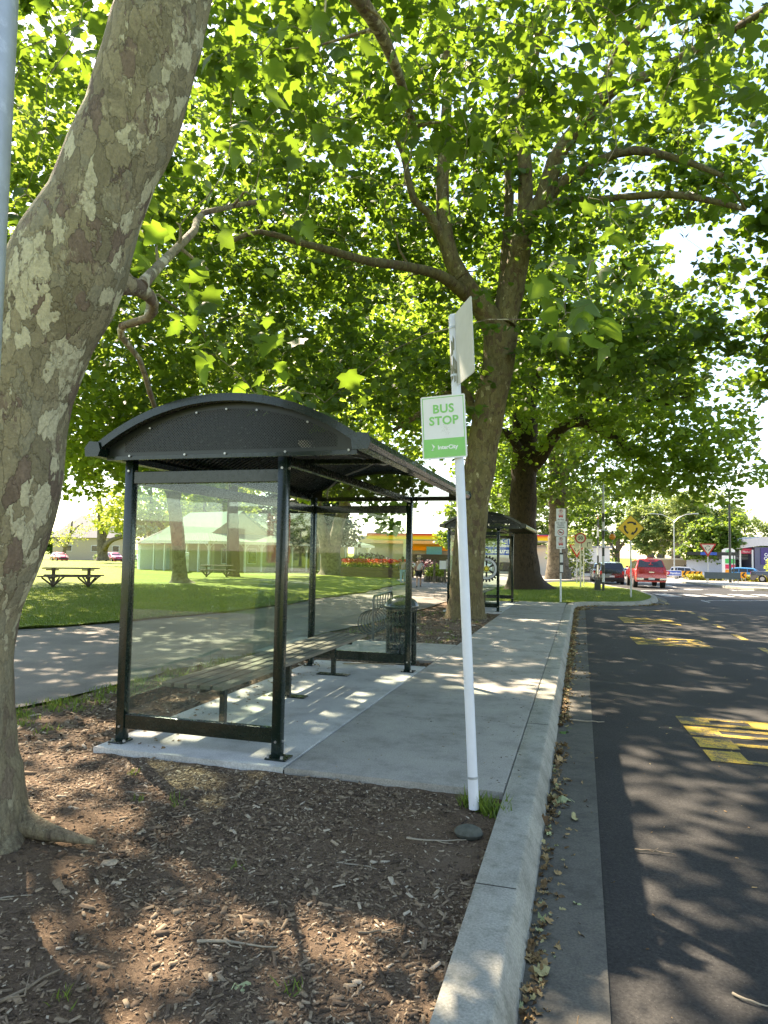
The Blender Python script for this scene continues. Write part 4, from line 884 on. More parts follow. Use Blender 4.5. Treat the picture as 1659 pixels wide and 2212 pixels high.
# gear wheel emblem on the far shelter's near end pane and back pane
M_BLK = plain('black_vinyl', (.012, .012, .012), .5); M_YV = plain('yellow_vinyl', (.75, .6, .04), .5); M_CLR = plain('white_vinyl', (.6, .62, .62), .5)
def gear(cx, cz, r, y, flip=-1):
    n = 24; mb = MB(); pts = []
    for i in range(n):
        a = 2 * PI * i / n
        for da, rr in ((-.10, 1.0), (-.06, 1.19), (.06, 1.19), (.10, 1.0)): pts.append((math.cos(a + da) * rr * r, math.sin(a + da) * rr * r))
    m_ = len(pts); inn = [(math.cos(math.atan2(z, x)) * r * .93, math.sin(math.atan2(z, x)) * r * .93) for x, z in pts]
    th = .004
    def ringmesh(A, B, d):
        vs = [(x, d, z) for x, z in A] + [(x, d, z) for x, z in B]
        k = len(A); return vs, [(i, (i + 1) % k, (i + 1) % k + k, i + k) for i in range(k)]
    g = MB(); g.add(*ringmesh(pts, inn, 0))
    circ = lambda q: [(math.cos(2 * PI * i / 48) * q * r, math.sin(2 * PI * i / 48) * q * r) for i in range(48)]
    g.add(*ringmesh(circ(.74), circ(.69), 0)); g.add(*ringmesh(circ(.2), circ(.155), 0))
    for i in range(6):
        a = 2 * PI * i / 6 + PI / 2; ca, sa = math.cos(a), math.sin(a)
        q = [(.18, -.055), (.70, -.10), (.70, .10), (.18, .055)]
        g.add([((u * ca - v * sa) * r, -.0003, (u * sa + v * ca) * r) for u, v in q], [(0, 1, 2, 3)])
    go = g.build('gear_emblem', M_BLK, sh2, loc=(cx + 2.9, y - 6.86 - 14.17, cz))
    w = MB(); w.add(*ringmesh(circ(.93), circ(.74), -.0006)); w.build('band', M_CLR, go)
    h = MB(); c_ = circ(.15); h.add([(x, -.001, z) for x, z in c_], [tuple(range(48))]); h.add(*ringmesh(circ(.26), circ(.21), -.001)); h.build('hub', M_YV, go)
    for word, a0, top in (('ROTARY', PI / 2, 1), ('INTERNATIONAL', -PI / 2, -1)):
        st = .21 if top == 1 else .17
        for i, ch in enumerate(word):
            a = a0 + (i - (len(word) - 1) / 2) * st * top * (1)
            text_mesh('lettering', ch, r * .19, M_BLK, go, (math.cos(a) * r * .835, -.002, math.sin(a) * r * .835), (PI / 2, (PI / 2 - a) if top == 1 else (-PI / 2 - a), PI) if top == 1 else (PI / 2, -PI / 2 - a, PI), ext=0)
    return go
gear(-2.53, 1.17, .31, 4.83 + 14.17)
gear(-3.12, 1.17, .31, 4.83 + 14.17)
# ---------------------------------------------------------------- poles, signs, bin, rack
M_WPOLE = plain('white_pole_paint', (.66, .68, .72), .4, .06, 9, dirt=(.3, .3, .27), dirt_scale=9, dirt_at=.66)
M_GALV = plain('galvanised_steel', (.42, .45, .47), .42, .12, 14, metal=.55, dirt=(.55, .58, .6), dirt_scale=20, dirt_at=.55)
M_SIGNW = plain('white_sign_face', (.74, .75, .76), .4, .04, 8, dirt=(.35, .34, .3), dirt_scale=24, dirt_at=.71)
M_SIGNG = plain('lime_sign_green', (.2, .56, .16), .4, .05, 8)
M_RED = plain('sign_red', (.55, .035, .03), .4); M_BLACK = plain('sign_black', (.012, .012, .013), .45); M_YELS = plain('sign_yellow', (.82, .5, .02), .4, .06)
M_BLUES = plain('sign_blue', (.02, .09, .45), .4); M_DARKM = plain('dark_street_metal', (.025, .032, .03), .4, .2, 8, spec=.5)
M_CREAM = plain('aged_reflective_white', (.66, .62, .48), .4, .05)
M_STAIN = plain('residue_stain', (.22, .22, .16), .8, .4, 30)

def rounded(w, h, r, n=5):
    p = []
    for cx_, cz_, a0 in ((w / 2 - r, h / 2 - r, 0), (-w / 2 + r, h / 2 - r, 90), (-w / 2 + r, -h / 2 + r, 180), (w / 2 - r, -h / 2 + r, 270)):
        for i in range(n + 1): a = R(a0 + 90 * i / n); p.append((cx_ + r * math.cos(a), cz_ + r * math.sin(a)))
    return p
def plate(name, w, h, mat, parent, c, th=.004, r=.012, ry=0):
    m = MB(); m.prism(rounded(w, h, r), -th / 2, th / 2); o = m.build(name, mat, parent, loc=c)
    o.rotation_euler = (0, ry, 0); return o

# bus stop pole: leans left, stands in the mulch by the slab
lean = Matrix.Rotation(-math.atan2(.165, 3.16), 4, 'Y')
bp = thing('bus_stop_sign', 'leaning white pole carrying the green and white BUS STOP sign', 'sign', (-.65, 4.38, -.03), rot=(0, -.052, 0))
m = MB(); m.tube([(0, 0, 0), (0, 0, .20)], [.0325, .0325], 20); m.tube([(0, 0, .19), (0, 0, 3.16), (0, 0, 3.17)], [.0315, .0305, .024], 20); pole = m.build('pole', M_WPOLE, bp, smooth=True)
m = MB(); m.tube([(0, 0, .185), (0, 0, .2)], .0345, 20); m.build('collar', M_GALV, pole, smooth=True)
m = MB()
for i in range(14):
    a = R(rnd.uniform(215, 300)); z = rnd.uniform(2.74, 2.98); rr = .0318
    q = [(rr * math.cos(a + dx), rr * math.sin(a + dx), z + dz) for dx, dz in ((-.2, -.05), (.15, -.04), (.22, .03), (-.1, .055))]
    m.add(q, [(0, 1, 2, 3)])
m.build('sticker_residue', M_STAIN, pole)
sg = plate('sign_panel', .293, .415, M_SIGNW, bp, (-.085, -.045, 2.42))
m = MB()
def frame_poly(w, h, t):
    return [((-w / 2, -h / 2), (w / 2, -h / 2), (w / 2, -h / 2 + t), (-w / 2, -h / 2 + t)), ((-w / 2, h / 2 - t), (w / 2, h / 2 - t), (w / 2, h / 2), (-w / 2, h / 2)),
            ((-w / 2, -h / 2 + t), (-w / 2 + t, -h / 2 + t), (-w / 2 + t, h / 2 - t), (-w / 2, h / 2 - t)), ((w / 2 - t, -h / 2 + t), (w / 2, -h / 2 + t), (w / 2, h / 2 - t), (w / 2 - t, h / 2 - t))]
for q in frame_poly(.273, .395, .005): m.add([(x, -.0028, z) for x, z in q], [(0, 1, 2, 3)])
m.add([(-.131, -.0028, -.192), (.131, -.0028, -.192), (.131, -.0028, -.075), (-.131, -.0028, -.075)], [(0, 1, 2, 3)])
m.build('green_field', M_SIGNG, sg)
text_mesh('lettering', 'BUS', .078, M_SIGNG, sg, (.002, -.0032, .118), bold=.0022, space=1.08)
text_mesh('lettering', 'STOP', .078, M_SIGNG, sg, (.002, -.0032, .040), bold=.0022, space=1.05)
M_WTXT = plain('white_lettering', (.82, .84, .84), .4, .03)
text_mesh('lettering', 'InterCity', .036, M_WTXT, sg, (.022, -.0034, -.134), bold=.0012)
m = MB(); m.add([(-.083, -.0034, -.105), (-.062, -.0034, -.125), (-.073, -.0034, -.132)], [(0, 1, 2)]); m.add([(-.062, -.0034, -.127), (-.087, -.0034, -.150), (-.072, -.0034, -.150), (-.076, -.0034, -.135)], [(0, 1, 2, 3)])
m.add([(-.073, -.0034, -.130), (-.082, -.0034, -.158), (-.077, -.0034, -.137)], [(0, 1, 2)]); m.build('arrow_logo', M_WTXT, sg)
m = MB()
for i in range(60):
    a, b = rnd.gauss(.012, .014), rnd.gauss(-.02, .022); m.add([(a, -.0031, b), (a + rnd.uniform(.001, .004), -.0031, b + rnd.uniform(-.002, .002)), (a + rnd.uniform(0, .003), -.0031, b + rnd.uniform(.001, .004))], [(0, 1, 2)])
m.build('scuff', M_STAIN, sg)
for z in (2.30, 2.54):
    m = MB(); m.tube([(0, 0, z - .006), (0, 0, z + .006)], .034, 16); m.bar((-.03, -.036, z), (.03, -.036, z), .012, .02); m.build('bracket', M_GALV, bp)
# upper plate seen from its back, its near edge towards the camera
up_ = MB(); w_ = .36; up_.prism(rounded(w_, .475, .02), -.002, .002); u = up_.build('side_sign_panel', plain('sign_back_grey', (.5, .51, .48), .45, .07, 10, dirt=(.3, .3, .27), dirt_scale=14, dirt_at=.68), bp)
u.location = (.085, -.155, 2.925); u.rotation_euler = (0, 0, R(-62))
for z in (2.76, 3.08):
    m = MB(); m.tube([(0, 0, z - .007), (0, 0, z + .007)], .034, 16); m.bar((.02, -.02, z), (.048, -.06, z), .012, .02); m.bar((.05, -.03, z), (.1, -.155, z), .010, .032)
    m.build('bracket', M_GALV, bp)

# galvanised post cropped by the left edge of the frame
t = thing('metal_post', 'tall galvanised steel post at the left edge of the picture', 'post', (-1.247, 1.125, -.03))
m = MB(); m.tube([(0, 0, 0), (0, 0, 4.2)], .06, 24); m.build('shaft', M_GALV, t, smooth=True)
m = MB(); m.tube([(0, 0, 4.2), (0, 0, 4.215), (0, 0, 4.23)], [.063, .063, .03], 24); m.build('cap', M_GALV, t, smooth=True)
m = MB(); m.tube([(0, 0, 0), (0, 0, .05), (0, 0, .06)], [.1, .1, .062], 24); m.build('footing', M_CONC, t, smooth=True)

# litter bin with slatted sides and a hooded lid
t = thing('litter_bin', 'dark slatted litter bin with a domed lid behind the near shelter', 'litter bin', (-2.50, 9.63, -.045))
m = MB(); m.tube([(0, 0, .01), (0, 0, .74)], [.18, .19], 20); m.build('liner', plain('bin_liner', (.01, .012, .012), .7), t, smooth=True)
m = MB(); ns = 20
for i in range(ns):
    a = 2 * PI * i / ns; m.box((0, .215, .42), (.042, .010, .78), M=Matrix.Rotation(a, 4, 'Z'))
m.build('slats', M_GREEN, t)
for z in (.05, .33, .60, .79):
    m = MB(); m.tube([(0, 0, z - .02), (0, 0, z + .02)], .223, 24); m.build('hoop', M_GREEN, t, smooth=True)
m = MB(); m.lathe([(.235, .80), (.25, .82), (.25, .86), (.20, .93), (.1, .985), (.01, 1.0)], 28); m.build('lid', plain('lid_green', (.03, .038, .036), .25, .1, 6, spec=.5, coat=.3), t, smooth=True)

# bike rack: row of rings under a tall hoop frame
t = thing('bike_rack', 'black bike rack of curled hoops behind the near shelter', 'bike rack', (-3.6, 11.85, -.004), rz=R(91))
m = MB(); m.tube([(0, 0, 0), (0, 0, .72), (.04, 0, .78), (1.28, 0, .80), (1.35, 0, .74), (1.35, 0, 0)], .022, 8); m.build('frame', M_DARKM, t, smooth=True)
for i in range(7):
    cx_ = .1 + i * .19; pts = [(cx_, 0, .78), (cx_, .015, .66), (cx_, .0, .54)]
    for k in range(17):
        a = PI * .62 + 2 * PI * .92 * k / 16; pts.append((cx_ + .006 * k, .13 - .21 * math.cos(a) * -1, .29 + .21 * math.sin(a)))
    m = MB(); m.tube(pts, .011, 6); m.build('hoop', M_DARKM, t, smooth=True)
m = MB(); m.bar((0, 0, .13), (1.35, 0, .13), .02); m.build('bottom_rail', M_DARKM, t)
for x in (0, 1.35): m = MB(); m.box((x, 0, .006), (.16, .1, .012)); m.build('foot_plate', M_DARKM, t)

# sign cluster at the end of the footpath
def circ_poly(r, n=32, cx=0, cz=0): return [(cx + r * math.cos(2 * PI * i / n), cz + r * math.sin(2 * PI * i / n)) for i in range(n)]
def disc(name, r, mat, parent, c, d, th=.0006):
    m = MB(); m.prism(circ_poly(r), 0, th); return m.build(name, mat, parent, loc=(c[0], c[1] - d, c[2]))
def ring_(name, r0, r1, mat, parent, c, d, a0=0, a1=360, n=32):
    m = MB(); vs = []; fs = []
    for i in range(n + 1):
        a = R(a0 + (a1 - a0) * i / n); vs += [(r0 * math.cos(a), 0, r0 * math.sin(a)), (r1 * math.cos(a), 0, r1 * math.sin(a))]
    fs = [(2 * i, 2 * i + 1, 2 * i + 3, 2 * i + 2) for i in range(n)]
    m.add(vs, fs); return m.build(name, mat, parent, loc=(c[0], c[1] - d, c[2]))
def ground(x, y, dz=0): return (x, y, gz(x, y) + dz)
def post_(t, h, r=.03, mat=None): m = MB(); m.tube([(0, 0, -.05), (0, 0, h)], r, 12); return m.build('pole', mat or M_GALV, t, smooth=True)
g0 = gz(-.7, 24.4)
t = thing('parking_sign', 'stack of three no parking and bus stop plates with a timetable tube below', 'sign', ground(-.7, 24.4), rz=R(8))
post_(t, 3.2, .032, M_WPOLE)
def bus_icon(parent, cz, s_):
    m = MB(); m.prism(rounded(.15 * s_, .11 * s_, .02), -.0035, -.003, Matrix.Translation((0, 0, cz)))
    for x in (-.045, .045): m.prism(circ_poly(.018 * s_, 12, x, cz - .062 * s_), -.0035, -.003)
    o = m.build('bus_symbol', M_RED, parent)
    m = MB(); 
    for x in (-.045, 0, .045): m.add([(x - .018, -.0042, cz + .0), (x + .018, -.0042, cz + .0), (x + .018, -.0042, cz + .04), (x - .018, -.0042, cz + .04)], [(0, 1, 2, 3)])
    m.build('windows', M_SIGNW, o)
for cz_, w_, h_, kind in ((3.19 - .22 - g0, .31, .43, 'bus'), (2.485 - g0, .40, .52, 'heavy'), (2.005 - g0, .31, .42, 'bus')):
    p = plate('sign_panel', w_, h_, M_SIGNW, t, (0, -.05, cz_), r=.025)
    if kind == 'bus':
        text_mesh('lettering', 'P', .10, M_BLACK, p, (0, -.003, .13), bold=.003); ring_('no_parking_ring', .052, .066, M_RED, p, (0, 0, .13), .0034)
        m = MB(); m.bar((-.04, -.0038, .17), (.04, -.0038, .09), .0006, .012); m.build('bar', M_RED, p)
        bus_icon(p, -.02, 1.0); text_mesh('lettering', 'Bus Stop' if cz_ > 2.6 else 'No Coach Parking', .058 if cz_ > 2.6 else .03, M_BLACK, p, (0, -.003, -.165), bold=.001)
    else:
        for k_, s_ in enumerate(('NO HEAVY', 'TRAFFIC', 'PARKING')): text_mesh('lettering', s_, .062, M_BLACK, p, (0, -.003, .20 - k_ * .075), bold=.0015)
        ring_('prohibition_ring', .088, .108, M_RED, p, (0, 0, -.12), .0034)
        m = MB(); m.prism([(-.06, -.135), (.0, -.15), (.065, -.14), (.06, -.115), (.01, -.11), (-.01, -.085), (-.05, -.09)], -.0036, -.003); m.build('truck_symbol', M_BLACK, p)
        m = MB(); m.bar((-.07, -.0042, -.05), (.07, -.0042, -.19), .0006, .014); m.build('bar', M_RED, p)
m = MB(); m.tube([(.02, -.05, .97 - g0), (.02, -.05, 1.66 - g0)], .075, 16); tt = m.build('timetable_tube', M_BLACK, t, smooth=True)
m = MB(); m.add([(.02 - .055, -.127, 1.0 - g0), (.02 + .045, -.127, 1.0 - g0), (.02 + .045, -.127, 1.60 - g0), (.02 - .055, -.127, 1.60 - g0)], [(0, 1, 2, 3)]); pp = m.build('timetable_sheet', M_SIGNW, tt)
m = MB(); m.add([(-.035, -.128, 1.24 - g0), (.065, -.128, 1.24 - g0), (.065, -.128, 1.33 - g0), (-.035, -.128, 1.33 - g0)], [(0, 1, 2, 3)]); m.build('printed_band', M_DARKM, pp)

def rot_arrows(parent, r, w, mat, c, d, hw=None):
    hw = hw or w * 1.1
    for k in range(3):
        a0 = 100 - 120 * k; m = MB(); n = 10; vs = []; fs = []
        for i in range(n + 1):
            a = R(a0 + 25 - 70 * i / n); vs += [((r - w / 2) * math.cos(a), 0, (r - w / 2) * math.sin(a)), ((r + w / 2) * math.cos(a), 0, (r + w / 2) * math.sin(a))]
        fs = [(2 * i, 2 * i + 1, 2 * i + 3, 2 * i + 2) for i in range(n)]
        m.add(vs, fs); a = R(a0 - 45); tx, tz = math.sin(a), -math.cos(a)
        m.add([((r - hw) * math.cos(a), -.0003, (r - hw) * math.sin(a)), ((r + hw) * math.cos(a), -.0003, (r + hw) * math.sin(a)), (r * math.cos(a) + tx * hw * 1.5, -.0003, r * math.sin(a) + tz * hw * 1.5)], [(0, 1, 2)])
        m.build('curved_arrow', mat, parent, loc=(c[0], c[1] - d, c[2]))
t = thing('roundabout_sign', 'yellow diamond sign with three circling black arrows', 'sign', ground(1.9, 29.35), rz=R(3)); post_(t, 3.0, .035)
m = MB(); m.prism([(0, -.53), (.53, 0), (0, .53), (-.53, 0)], -.003, .003); p = m.build('sign_panel', M_BLACK, t, loc=(0, -.05, 2.72 - gz(1.9, 29.35)))
m = MB(); m.prism([(0, -.505), (.505, 0), (0, .505), (-.505, 0)], -.0045, -.0035); m.build('yellow_face', M_YELS, p); rot_arrows(p, .23, .07, M_BLACK, (0, 0, 0), .006)

t = thing('speed_sign', 'round 50 speed limit sign with a worn red rim', 'sign', ground(-.07, 39.6), rz=R(3)); post_(t, 2.75, .04, M_CREAM); z = 2.55 - gz(-.07, 39.6)
p = disc('sign_panel', .30, M_RED, t, (0, -.04, z), 0, .006); disc('face', .225, M_CREAM, p, (0, 0, 0), .0015, .001); text_mesh('lettering', '50', .26, M_BLACK, p, (0, -.003, -.005), bold=.006)
def giveway(x, y, zt, w, label, rz=0.0):
    t = thing('give_way_sign', label, 'sign', ground(x, y), rz=rz); post_(t, zt - .1 - gz(x, y), .035, M_GALV); h = w * .87
    m = MB(); m.prism([(0, -h), (w / 2, 0), (-w / 2, 0)], -.003, .003); p = m.build('sign_panel', M_RED, t, loc=(0, -.05, zt - gz(x, y)))
    m = MB(); m.prism([(0, -h * .78), (w * .375, -h * .075), (-w * .375, -h * .075)], -.0045, -.0035); m.build('face', M_CREAM, p); rot_arrows(p, w * .14, w * .035, M_BLACK, (0, 0, -h * .33), .006)
giveway(-.32, 47.98, 2.33, 1.05, 'give way triangle standing left of the round speed sign', R(2))
giveway(10.65, 65.8, 2.82, 1.35, 'give way triangle on the traffic island beyond the red ute', R(-8))
t = thing('lane_sign', 'white lane arrow sign half hidden behind the round speed sign', 'sign', ground(.11, 41.34), rz=R(3)); post_(t, 2.5, .03, M_CREAM)
p = plate('sign_panel', 1.0, .50, M_CREAM, t, (-.02, -.05, 2.30 - gz(.11, 41.3)), r=.02)
m = MB(); m.bar((.22, -.004, -.2), (.22, -.004, .03), .001, .035, up=(1, 0, 0)); m.bar((.22, -.004, .03), (.36, -.004, .03), .001, .035); m.prism([(.34, -.03), (.42, .03), (.34, .09)], -.005, -.004)
m.bar((-.1, -.004, -.2), (-.1, -.004, .1), .001, .035, up=(1, 0, 0)); m.build('lane_arrows', M_BLACK, p)

def banded(t, h, r, step, z0=0, k0=0):
    z = z0; k = k0
    while z < h:
        m = MB(); m.tube([(0, 0, z), (0, 0, min(h, z + step))], r, 12, cap=False); m.build('band', M_DARKM if k % 2 == 0 else M_WPOLE, t, smooth=True); z += step; k += 1
M_ORG = plain('orange_globe', (.75, .26, .03), .25, .06, 4)
t = thing('crossing_beacon', 'black and white banded beacon post with an orange globe and street light arm', 'beacon', ground(1.01, 35.2)); banded(t, 4.1, .062, .42)
m = MB(); m.tube([(0, 0, 4.1), (0, 0, 5.4), (.04, 0, 5.52), (.4, -.3, 5.6), (1.3, -.9, 5.68)], [.05, .045, .04, .03, .03], 10); a_ = m.build('lamp_arm', M_GALV, t, smooth=True)
m = MB(); m.box((1.45, -1.0, 5.68), (.5, .16, .09), rz=R(-35)); m.build('lamp_head', M_GALV, a_, bevel=.02)
m = MB(); m.tube([(0, 0, 3.03), (.42, 0, 3.05), (.42, 0, 2.85)], .018, 8); m.tube([(.42, 0, 2.78), (.42, 0, 2.9)], [.07, .04], 10); b_ = m.build('beacon_arm', M_DARKM, t, smooth=True)
m = MB(); m.ball((.42, 0, 2.64), .155, 20); m.build('globe', M_ORG, b_, smooth=True)
t = thing('crossing_beacon', 'slimmer banded post standing behind the orange globe beacon', 'beacon', ground(1.03, 47.6)); banded(t, 4.3, .055, .62)
m = MB(); m.tube([(0, 0, 4.3), (0, 0, 4.55)], [.05, .01], 10); m.build('finial', M_ORG, t, smooth=True)
t = thing('utility_box', 'small dark utility cabinet at the foot of the banded beacon', 'cabinet', ground(.74, 35.3))
m = MB(); m.prism([(-.15, 0), (.15, 0), (.15, .4), (.09, .52), (-.05, .52), (-.15, .36)], -.11, .11); m.build('cabinet', M_DARKM, t, bevel=.01)
m = MB(); m.box((0, 0, -.02), (.36, .3, .06)); m.build('plinth', M_CONC, t)

# traffic island with lamp, board and direction blade
isl = [(8.7, 74.5), (8.55, 70), (8.7, 64), (8.85, 56), (9.2, 50), (10.0, 46.2), (11.5, 44.6), (15, 44.5), (22, 46), (30, 50), (30, 56), (20, 54), (15.5, 58), (13.5, 66), (12.0, 73), (10.6, 77)]
m = MB(); n = len(isl); vs = [(x, y, gz(x, y) - .13) for x, y in isl] + [(x + (.0), y, gz(x, y) + .02) for x, y in isl]
cxy = (12.5, 56); m.add(vs, [(i, (i + 1) % n, (i + 1) % n + n, i + n) for i in range(n)] + [tuple(range(n, 2 * n))])
o = m.build('traffic_island', M_KERB); o['kind'] = 'structure'
bm = bmesh.new(); bm.from_mesh(o.data); bmesh.ops.recalc_face_normals(bm, faces=bm.faces[:]); bm.to_mesh(o.data); bm.free()
t = thing('street_lamp', 'tall black street lamp with two curved arms on the traffic island', 'street lamp', ground(12.6, 66.8))
m = MB(); m.tube([(0, 0, 0), (0, 0, 1.2), (0, 0, 8.2)], [.13, .10, .07], 12); m.build('pole', M_DARKM, t, smooth=True)
for q, hx_ in (([(0, 0, 7.6), (.12, 0, 8.5), (.55, 0, 9.4), (1.2, 0, 10.0), (2.0, 0, 10.35), (2.9, 0, 10.45)], 1), ([(0, 0, 7.6), (-.12, 0, 8.3), (-.35, 0, 8.9), (-.7, 0, 9.3), (-1.15, 0, 9.45)], -1)):
    m = MB(); m.tube(q, .055, 8); ar = m.build('curved_arm', M_DARKM, t, smooth=True)
    m = MB(); m.box((q[-1][0] + hx_ * .3, 0, q[-1][2] - .02), (.7, .22, .11)); m.build('lamp_head', M_DARKM, ar, bevel=.02)
def far_lamp(x, y, h, arm, label, two=False):
    t = thing('street_lamp', label, 'street lamp', ground(x, y)); m = MB(); m.tube([(0, 0, 0), (0, 0, h)], [.09, .05], 8); m.build('pole', M_DARKM if not two else M_GALV, t, smooth=True)
    for s_ in ((1, -1) if two else (arm / abs(arm),)):
        q = [(0, 0, h), (s_ * .25 * abs(arm), 0, h + .6), (s_ * .6 * abs(arm), 0, h + 1.0), (s_ * abs(arm), 0, h + 1.1)]
        m = MB(); m.tube(q, .04, 6); a_ = m.build('curved_arm', M_GALV, t, smooth=True); m = MB(); m.box((s_ * (abs(arm) + .25), 0, h + 1.1), (.6, .2, .1)); m.build('lamp_head', M_GALV, a_)
far_lamp(11.1, 92.5, 7.0, 2.3, 'grey street lamp with two arms in front of the pale trees', True)
far_lamp(4.6, 112, 6.0, -1.4, 'thin single arm street lamp far behind the red ute roof')
t = thing('notice_board', 'low grey board seen from behind between two posts on the island', 'sign', ground(11.6, 64.8), rz=R(-10))
for x in (-1.2, 1.2): m = MB(); m.box((x, .06, .45), (.08, .08, 1.0)); m.build('post', M_GALV, t)
m = MB(); m.box((0, 0, .62), (2.8, .04, .56)); m.build('board', plain('board_back', (.1, .13, .13), .6), t)
t = thing('direction_sign', 'dark arrow shaped street direction blade beside the tall lamp', 'sign', ground(13.6, 70.5), rz=R(-8)); post_(t, 2.75, .05, M_DARKM)
m = MB(); m.prism([(-3.2, -.13), (1.0, -.13), (1.35, .03), (1.0, .19), (-3.2, .19)], -.03, .03); p = m.build('blade', M_DARKM, t, loc=(-.8, -.06, 2.6)); m = MB(); m.prism([(-2.0, -.1), (-.6, -.1), (-.6, .16), (-2.0, .16)], -.04, -.031); m.build('blue_patch', M_BLUES, p)
# chevron board on the far side of the roundabout
gy_ = 92.0; gx_ = 11.4
t = thing('chevron_sign', 'long blue Hamilton arrow board joined to orange and black chevrons', 'sign', ground(gx_, gy_), rz=R(-7))
for x in (-2.0, .1, 1.0, 2.6): m = MB(); m.box((x, .06, .2), (.07, .07, .8)); m.build('post', M_WPOLE, t)
m = MB(); m.prism([(-2.9, .66), (-2.35, .32), (.45, .32), (.45, 1.0), (-2.35, 1.0)], -.02, .02); p = m.build('blue_panel', M_SIGNW, t)
m = MB(); m.prism([(-2.3, .38), (.42, .38), (.42, .94), (-2.3, .94), (-2.08, .66)], -.028, -.021); b_ = m.build('blue_face', M_BLUES, p)
for x in (-1.75, -1.1): m = MB(); m.prism(circ_poly(.23, 16, x, .66), -.034, -.029); s_ = m.build('route_shield', M_RED, p); text_mesh('lettering', '1', .34, M_WTXT, s_, (x, -.037, .66), bold=.01)
text_mesh('lettering', 'Hamilton', .42, M_WTXT, p, (-.25, -.034, .65), bold=.008, sx=.75)
m = MB(); m.prism([(.5, .22), (2.8, .22), (2.8, .95), (.5, .95)], -.02, .02); p = m.build('orange_panel', plain('chevron_orange', (.85, .34, .01), .4), t)
m = MB()
for i in range(4):
    x = .62 + i * .55; m.prism([(x, .585), (x + .24, .93), (x + .46, .93), (x + .22, .585), (x + .46, .24), (x + .24, .24)], -.03, -.021)
m.build('chevrons', M_BLACK, p)
t = thing('chevron_sign', 'single orange chevron board among the yellow shrubs', 'sign', ground(18.0, 88), rz=R(-12))
m = MB(); m.prism([(-.3, .3), (.3, .3), (.3, .95), (-.3, .95)], -.02, .02); p = m.build('orange_panel', bpy.data.materials['chevron_orange'], t); m = MB(); m.prism([(-.22, .62), (.02, .9), (.22, .9), (0, .62), (.22, .35), (.02, .35)], -.03, -.021); m.build('chevron', M_BLACK, p)
for x in (-.2, .2): m = MB(); m.box((x, .05, .15), (.06, .06, .4)); m.build('post', M_WPOLE, t)
# ---------------------------------------------------------------- vehicles
def car_paint(name, col, metal=.2): return plain(name, col, .25, .03, 2, metal=metal, coat=.8, spec=.6)
M_WIN = plain('car_window', (.015, .018, .02), .12, .05, 3, spec=.8); M_TYRE = plain('tyre', (.015, .015, .015), .85); M_RIM = plain('wheel_rim', (.35, .35, .36), .35, metal=.7)
M_CHR = plain('chrome', (.6, .6, .6), .15, metal=1.0, var=.03); M_PLAS = plain('black_plastic', (.02, .02, .022), .6); M_TAIL = plain('tail_lamp_red', (.6, .02, .02), .25); M_HEAD = plain('headlamp', (.6, .62, .65), .15, spec=.9)
PROF = {  # nose at -y: (y, belt z, roof z, roof half width factor)
 'hatch': dict(L=4.1, W=1.74, st=[(-2.05, .55, .62, .9), (-1.95, .72, .78, .9), (-1.05, .86, .98, .9), (-.95, .9, 1.02, .88), (-.15, .95, 1.44, .74), (.9, .97, 1.47, .74), (1.55, .98, 1.36, .75), (1.98, .95, 1.02, .85), (2.05, .6, .7, .9)]),
 'suv': dict(L=4.55, W=1.84, st=[(-2.27, .6, .7, .92), (-2.15, .86, .92, .92), (-1.2, 1.0, 1.08, .9), (-1.05, 1.02, 1.14, .88), (-.35, 1.06, 1.6, .76), (1.0, 1.08, 1.68, .77), (1.95, 1.08, 1.6, .77), (2.22, 1.04, 1.1, .86), (2.27, .6, .8, .9)]),
 'ute': dict(L=5.3, W=1.88, st=[(-2.65, .7, .8, .92), (-2.5, 1.0, 1.06, .92), (-1.5, 1.12, 1.2, .9), (-1.4, 1.14, 1.24, .88), (-.75, 1.18, 1.74, .73), (.55, 1.2, 1.8, .74), (1.0, 1.2, 1.84, .74), (2.12, 1.2, 1.8, .73), (2.58, 1.18, 1.24, .92), (2.65, .7, .9, .94)]),
 'utebed': dict(L=5.3, W=1.88, st=[(-2.65, .7, .8, .92), (-2.5, 1.0, 1.06, .92), (-1.5, 1.12, 1.2, .9), (-1.4, 1.14, 1.24, .88), (-.75, 1.18, 1.72, .76), (.5, 1.2, 1.8, .76), (.85, 1.2, 1.24, .86), (2.6, 1.18, 1.22, .94), (2.65, .7, .9, .94)]),
 'van': dict(L=5.1, W=1.95, st=[(-2.55, .6, .75, .9), (-2.4, .95, 1.05, .9), (-1.9, 1.1, 1.25, .88), (-1.2, 1.15, 1.9, .82), (-.8, 1.15, 1.98, .84), (2.4, 1.15, 1.98, .86), (2.5, 1.1, 1.8, .88), (2.55, .6, .8, .9)]),
}
